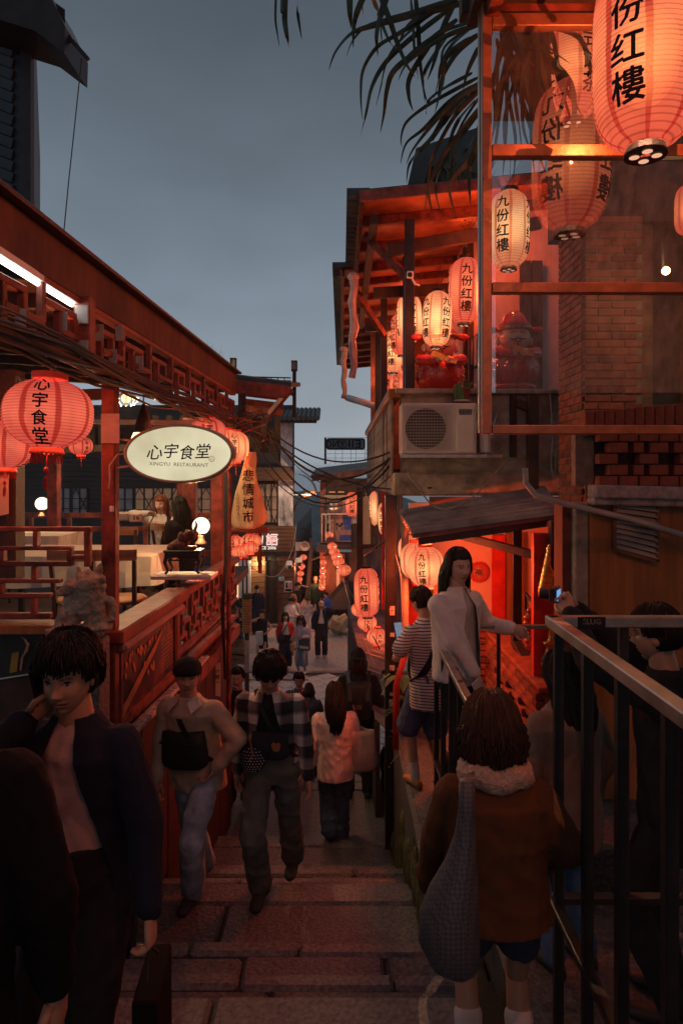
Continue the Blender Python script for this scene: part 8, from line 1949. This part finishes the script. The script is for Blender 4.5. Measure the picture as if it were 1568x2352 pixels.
m = MB(); strapline(m, [P(1072, 1800, HBD), P(1073, 1788, HBD + .04), P(1074, 1782, HBD + .14), P(1074, 1800, HBD + .30)], .05, .012); m.build('strap', m_woven, t)
# shearling collar
cl = MB(); W = sk13['W']; nk = sk13['nek']; pts = []
for k in range(25): a = 2 * PI * k / 24; pts.append(W(nk + Vector((.118 * math.cos(a), .085 * math.sin(a) - .02, -.01 + .012 * math.sin(a * 5)))))
cl.tube(pts, .044, 10); me = remesh(cl, .008, 1, 'collar'); aa = mesh_np(me); nn_ = normals_np(me); dsp = np.array([mnoise.noise(Vector(p) * 70) for p in aa]); me.vertices.foreach_set('co', (aa + nn_ * (dsp * .006)[:, None] - np.array(sk13['B'])).ravel()); me.update(); link('shearling_collar', me, shearling, sk13['root'], sk13['B'])
# white collar of the beanie person and red woman's bag, paper bag
W = sk3['W']; nk = sk3['nek']; m = MB()
for q in (-1, 1): m.prism([W(nk + Vector((q * .075, .0, .015))), W(nk + Vector((q * .035, .085, -.015))), W(nk + Vector((q * .085, .125, -.075))), W(nk + Vector((q * .125, .05, -.035)))], sk3['Rz'] @ Vector((0, .012, .006))); m.build('shirt_collar', white_f, sk3['root'], bevel=.003); m = MB()

body = body_strap(sr, -1, .02, w=.03); t = thing('crossbody_bag', 'small black crossbody bag of the person in a red cardigan', 'bag', sr['W'](sr['pel'])); body.build('strap', m_black, t); pillow(sr['W'](sr['pel'] + Vector((.14, .16, .03))), sr['Rz'], .2, .22, .08).build('pouch', nyl, t)
w = sr['arm'][-1][2]; c = sr['W'](w + Vector((0, .0, -.42))); m = MB(); m.box(c, (.12, .09, .34), sr['Rz']); m.tube([c + Vector((0, 0, .17)), c + Vector((0, 0, .36))], .006, 4); tag(m.build('paper_bag', M('kraft_paper', (.42, .22, .09), .7), None, base=c), 'tall kraft paper bag hanging from the hand of the person in red', 'bag')
c = sdn['W']((-.16, .2, .93)); t = thing('printed_tote', 'dark printed tote with pale flowers on the arm of the denim skirt person', 'bag', c); m = MB(); m.box(c, (.32, .09, .34), sdn['Rz']); m.build('sack', M('tote_purple', (.06, .04, .05), .7), t, bevel=.01)
m = MB()
for k in (-.09, 0, .09): m.ell(c + sdn['Rz'] @ Vector((k, .048, -.08)), (.04, .005, .045), 10, 6, sdn['Rz'])
m.build('flower_print', fab('flower', (.6, .42, .28)), t)
c = P(596, 1466, 20.2); m = pillow(c, rotz(.2), .22, .42, .08); tag(m.build('white_bag', white_f, None, base=c, smooth=True), 'white cloth bag at the side of the off-shoulder dress', 'bag')
body_strap(sk11, 1, .035, w=.055).build('strap', nyl, sk11['root'])
# glasses
for q in (-1, 1):
    m = MB(); m.tube([sk6['W'](sk6['hc'] + sk6['Rh'] @ Vector((q * .031 + .019 * math.cos(a), .094, .004 + .017 * math.sin(a)))) for a in [2 * PI * k / 12 for k in range(13)]], .003, 4); m.build('glasses_rim', m_black, sk6['root'])
# wrapped bundles by the lane mouth
bn = MB(); rr2 = random.Random(4)
for k in range(12): bn.box(P(780 + rr2.uniform(-14, 16), 1434 + rr2.uniform(-12, 10), 24.2 + rr2.uniform(-.4, .4)), (rr2.uniform(.25, .5), rr2.uniform(.2, .4), rr2.uniform(.15, .35)), Matrix.Rotation(rr2.uniform(-.5, .5), 3, 'X') @ Matrix.Rotation(rr2.uniform(-.6, .6), 3, 'Y') @ rotz(rr2.uniform(0, 3)))
tag(link('wrapped_bundles', remesh(bn, .03, 1), M('bundle_tan', (.30, .25, .15), .7, var=.4)), 'heap of pale wrapped bundles at the foot of the lower roof', 'bundles')
# ------------------------------------------------------------------ damp evening air
hz = MB(); hz.span((-950, -60, -168), (950, 1560, 8.0))
hm, t_, o_ = newmat('haze_air'); v_ = t_.nodes.new('ShaderNodeVolumePrincipled'); v_.inputs['Color'].default_value = (.80, .88, .95, 1); v_.inputs['Density'].default_value = .0008
t_.links.new(v_.outputs[0], o_.inputs['Volume'])
tag(hz.build('haze', hm), kind='stuff')
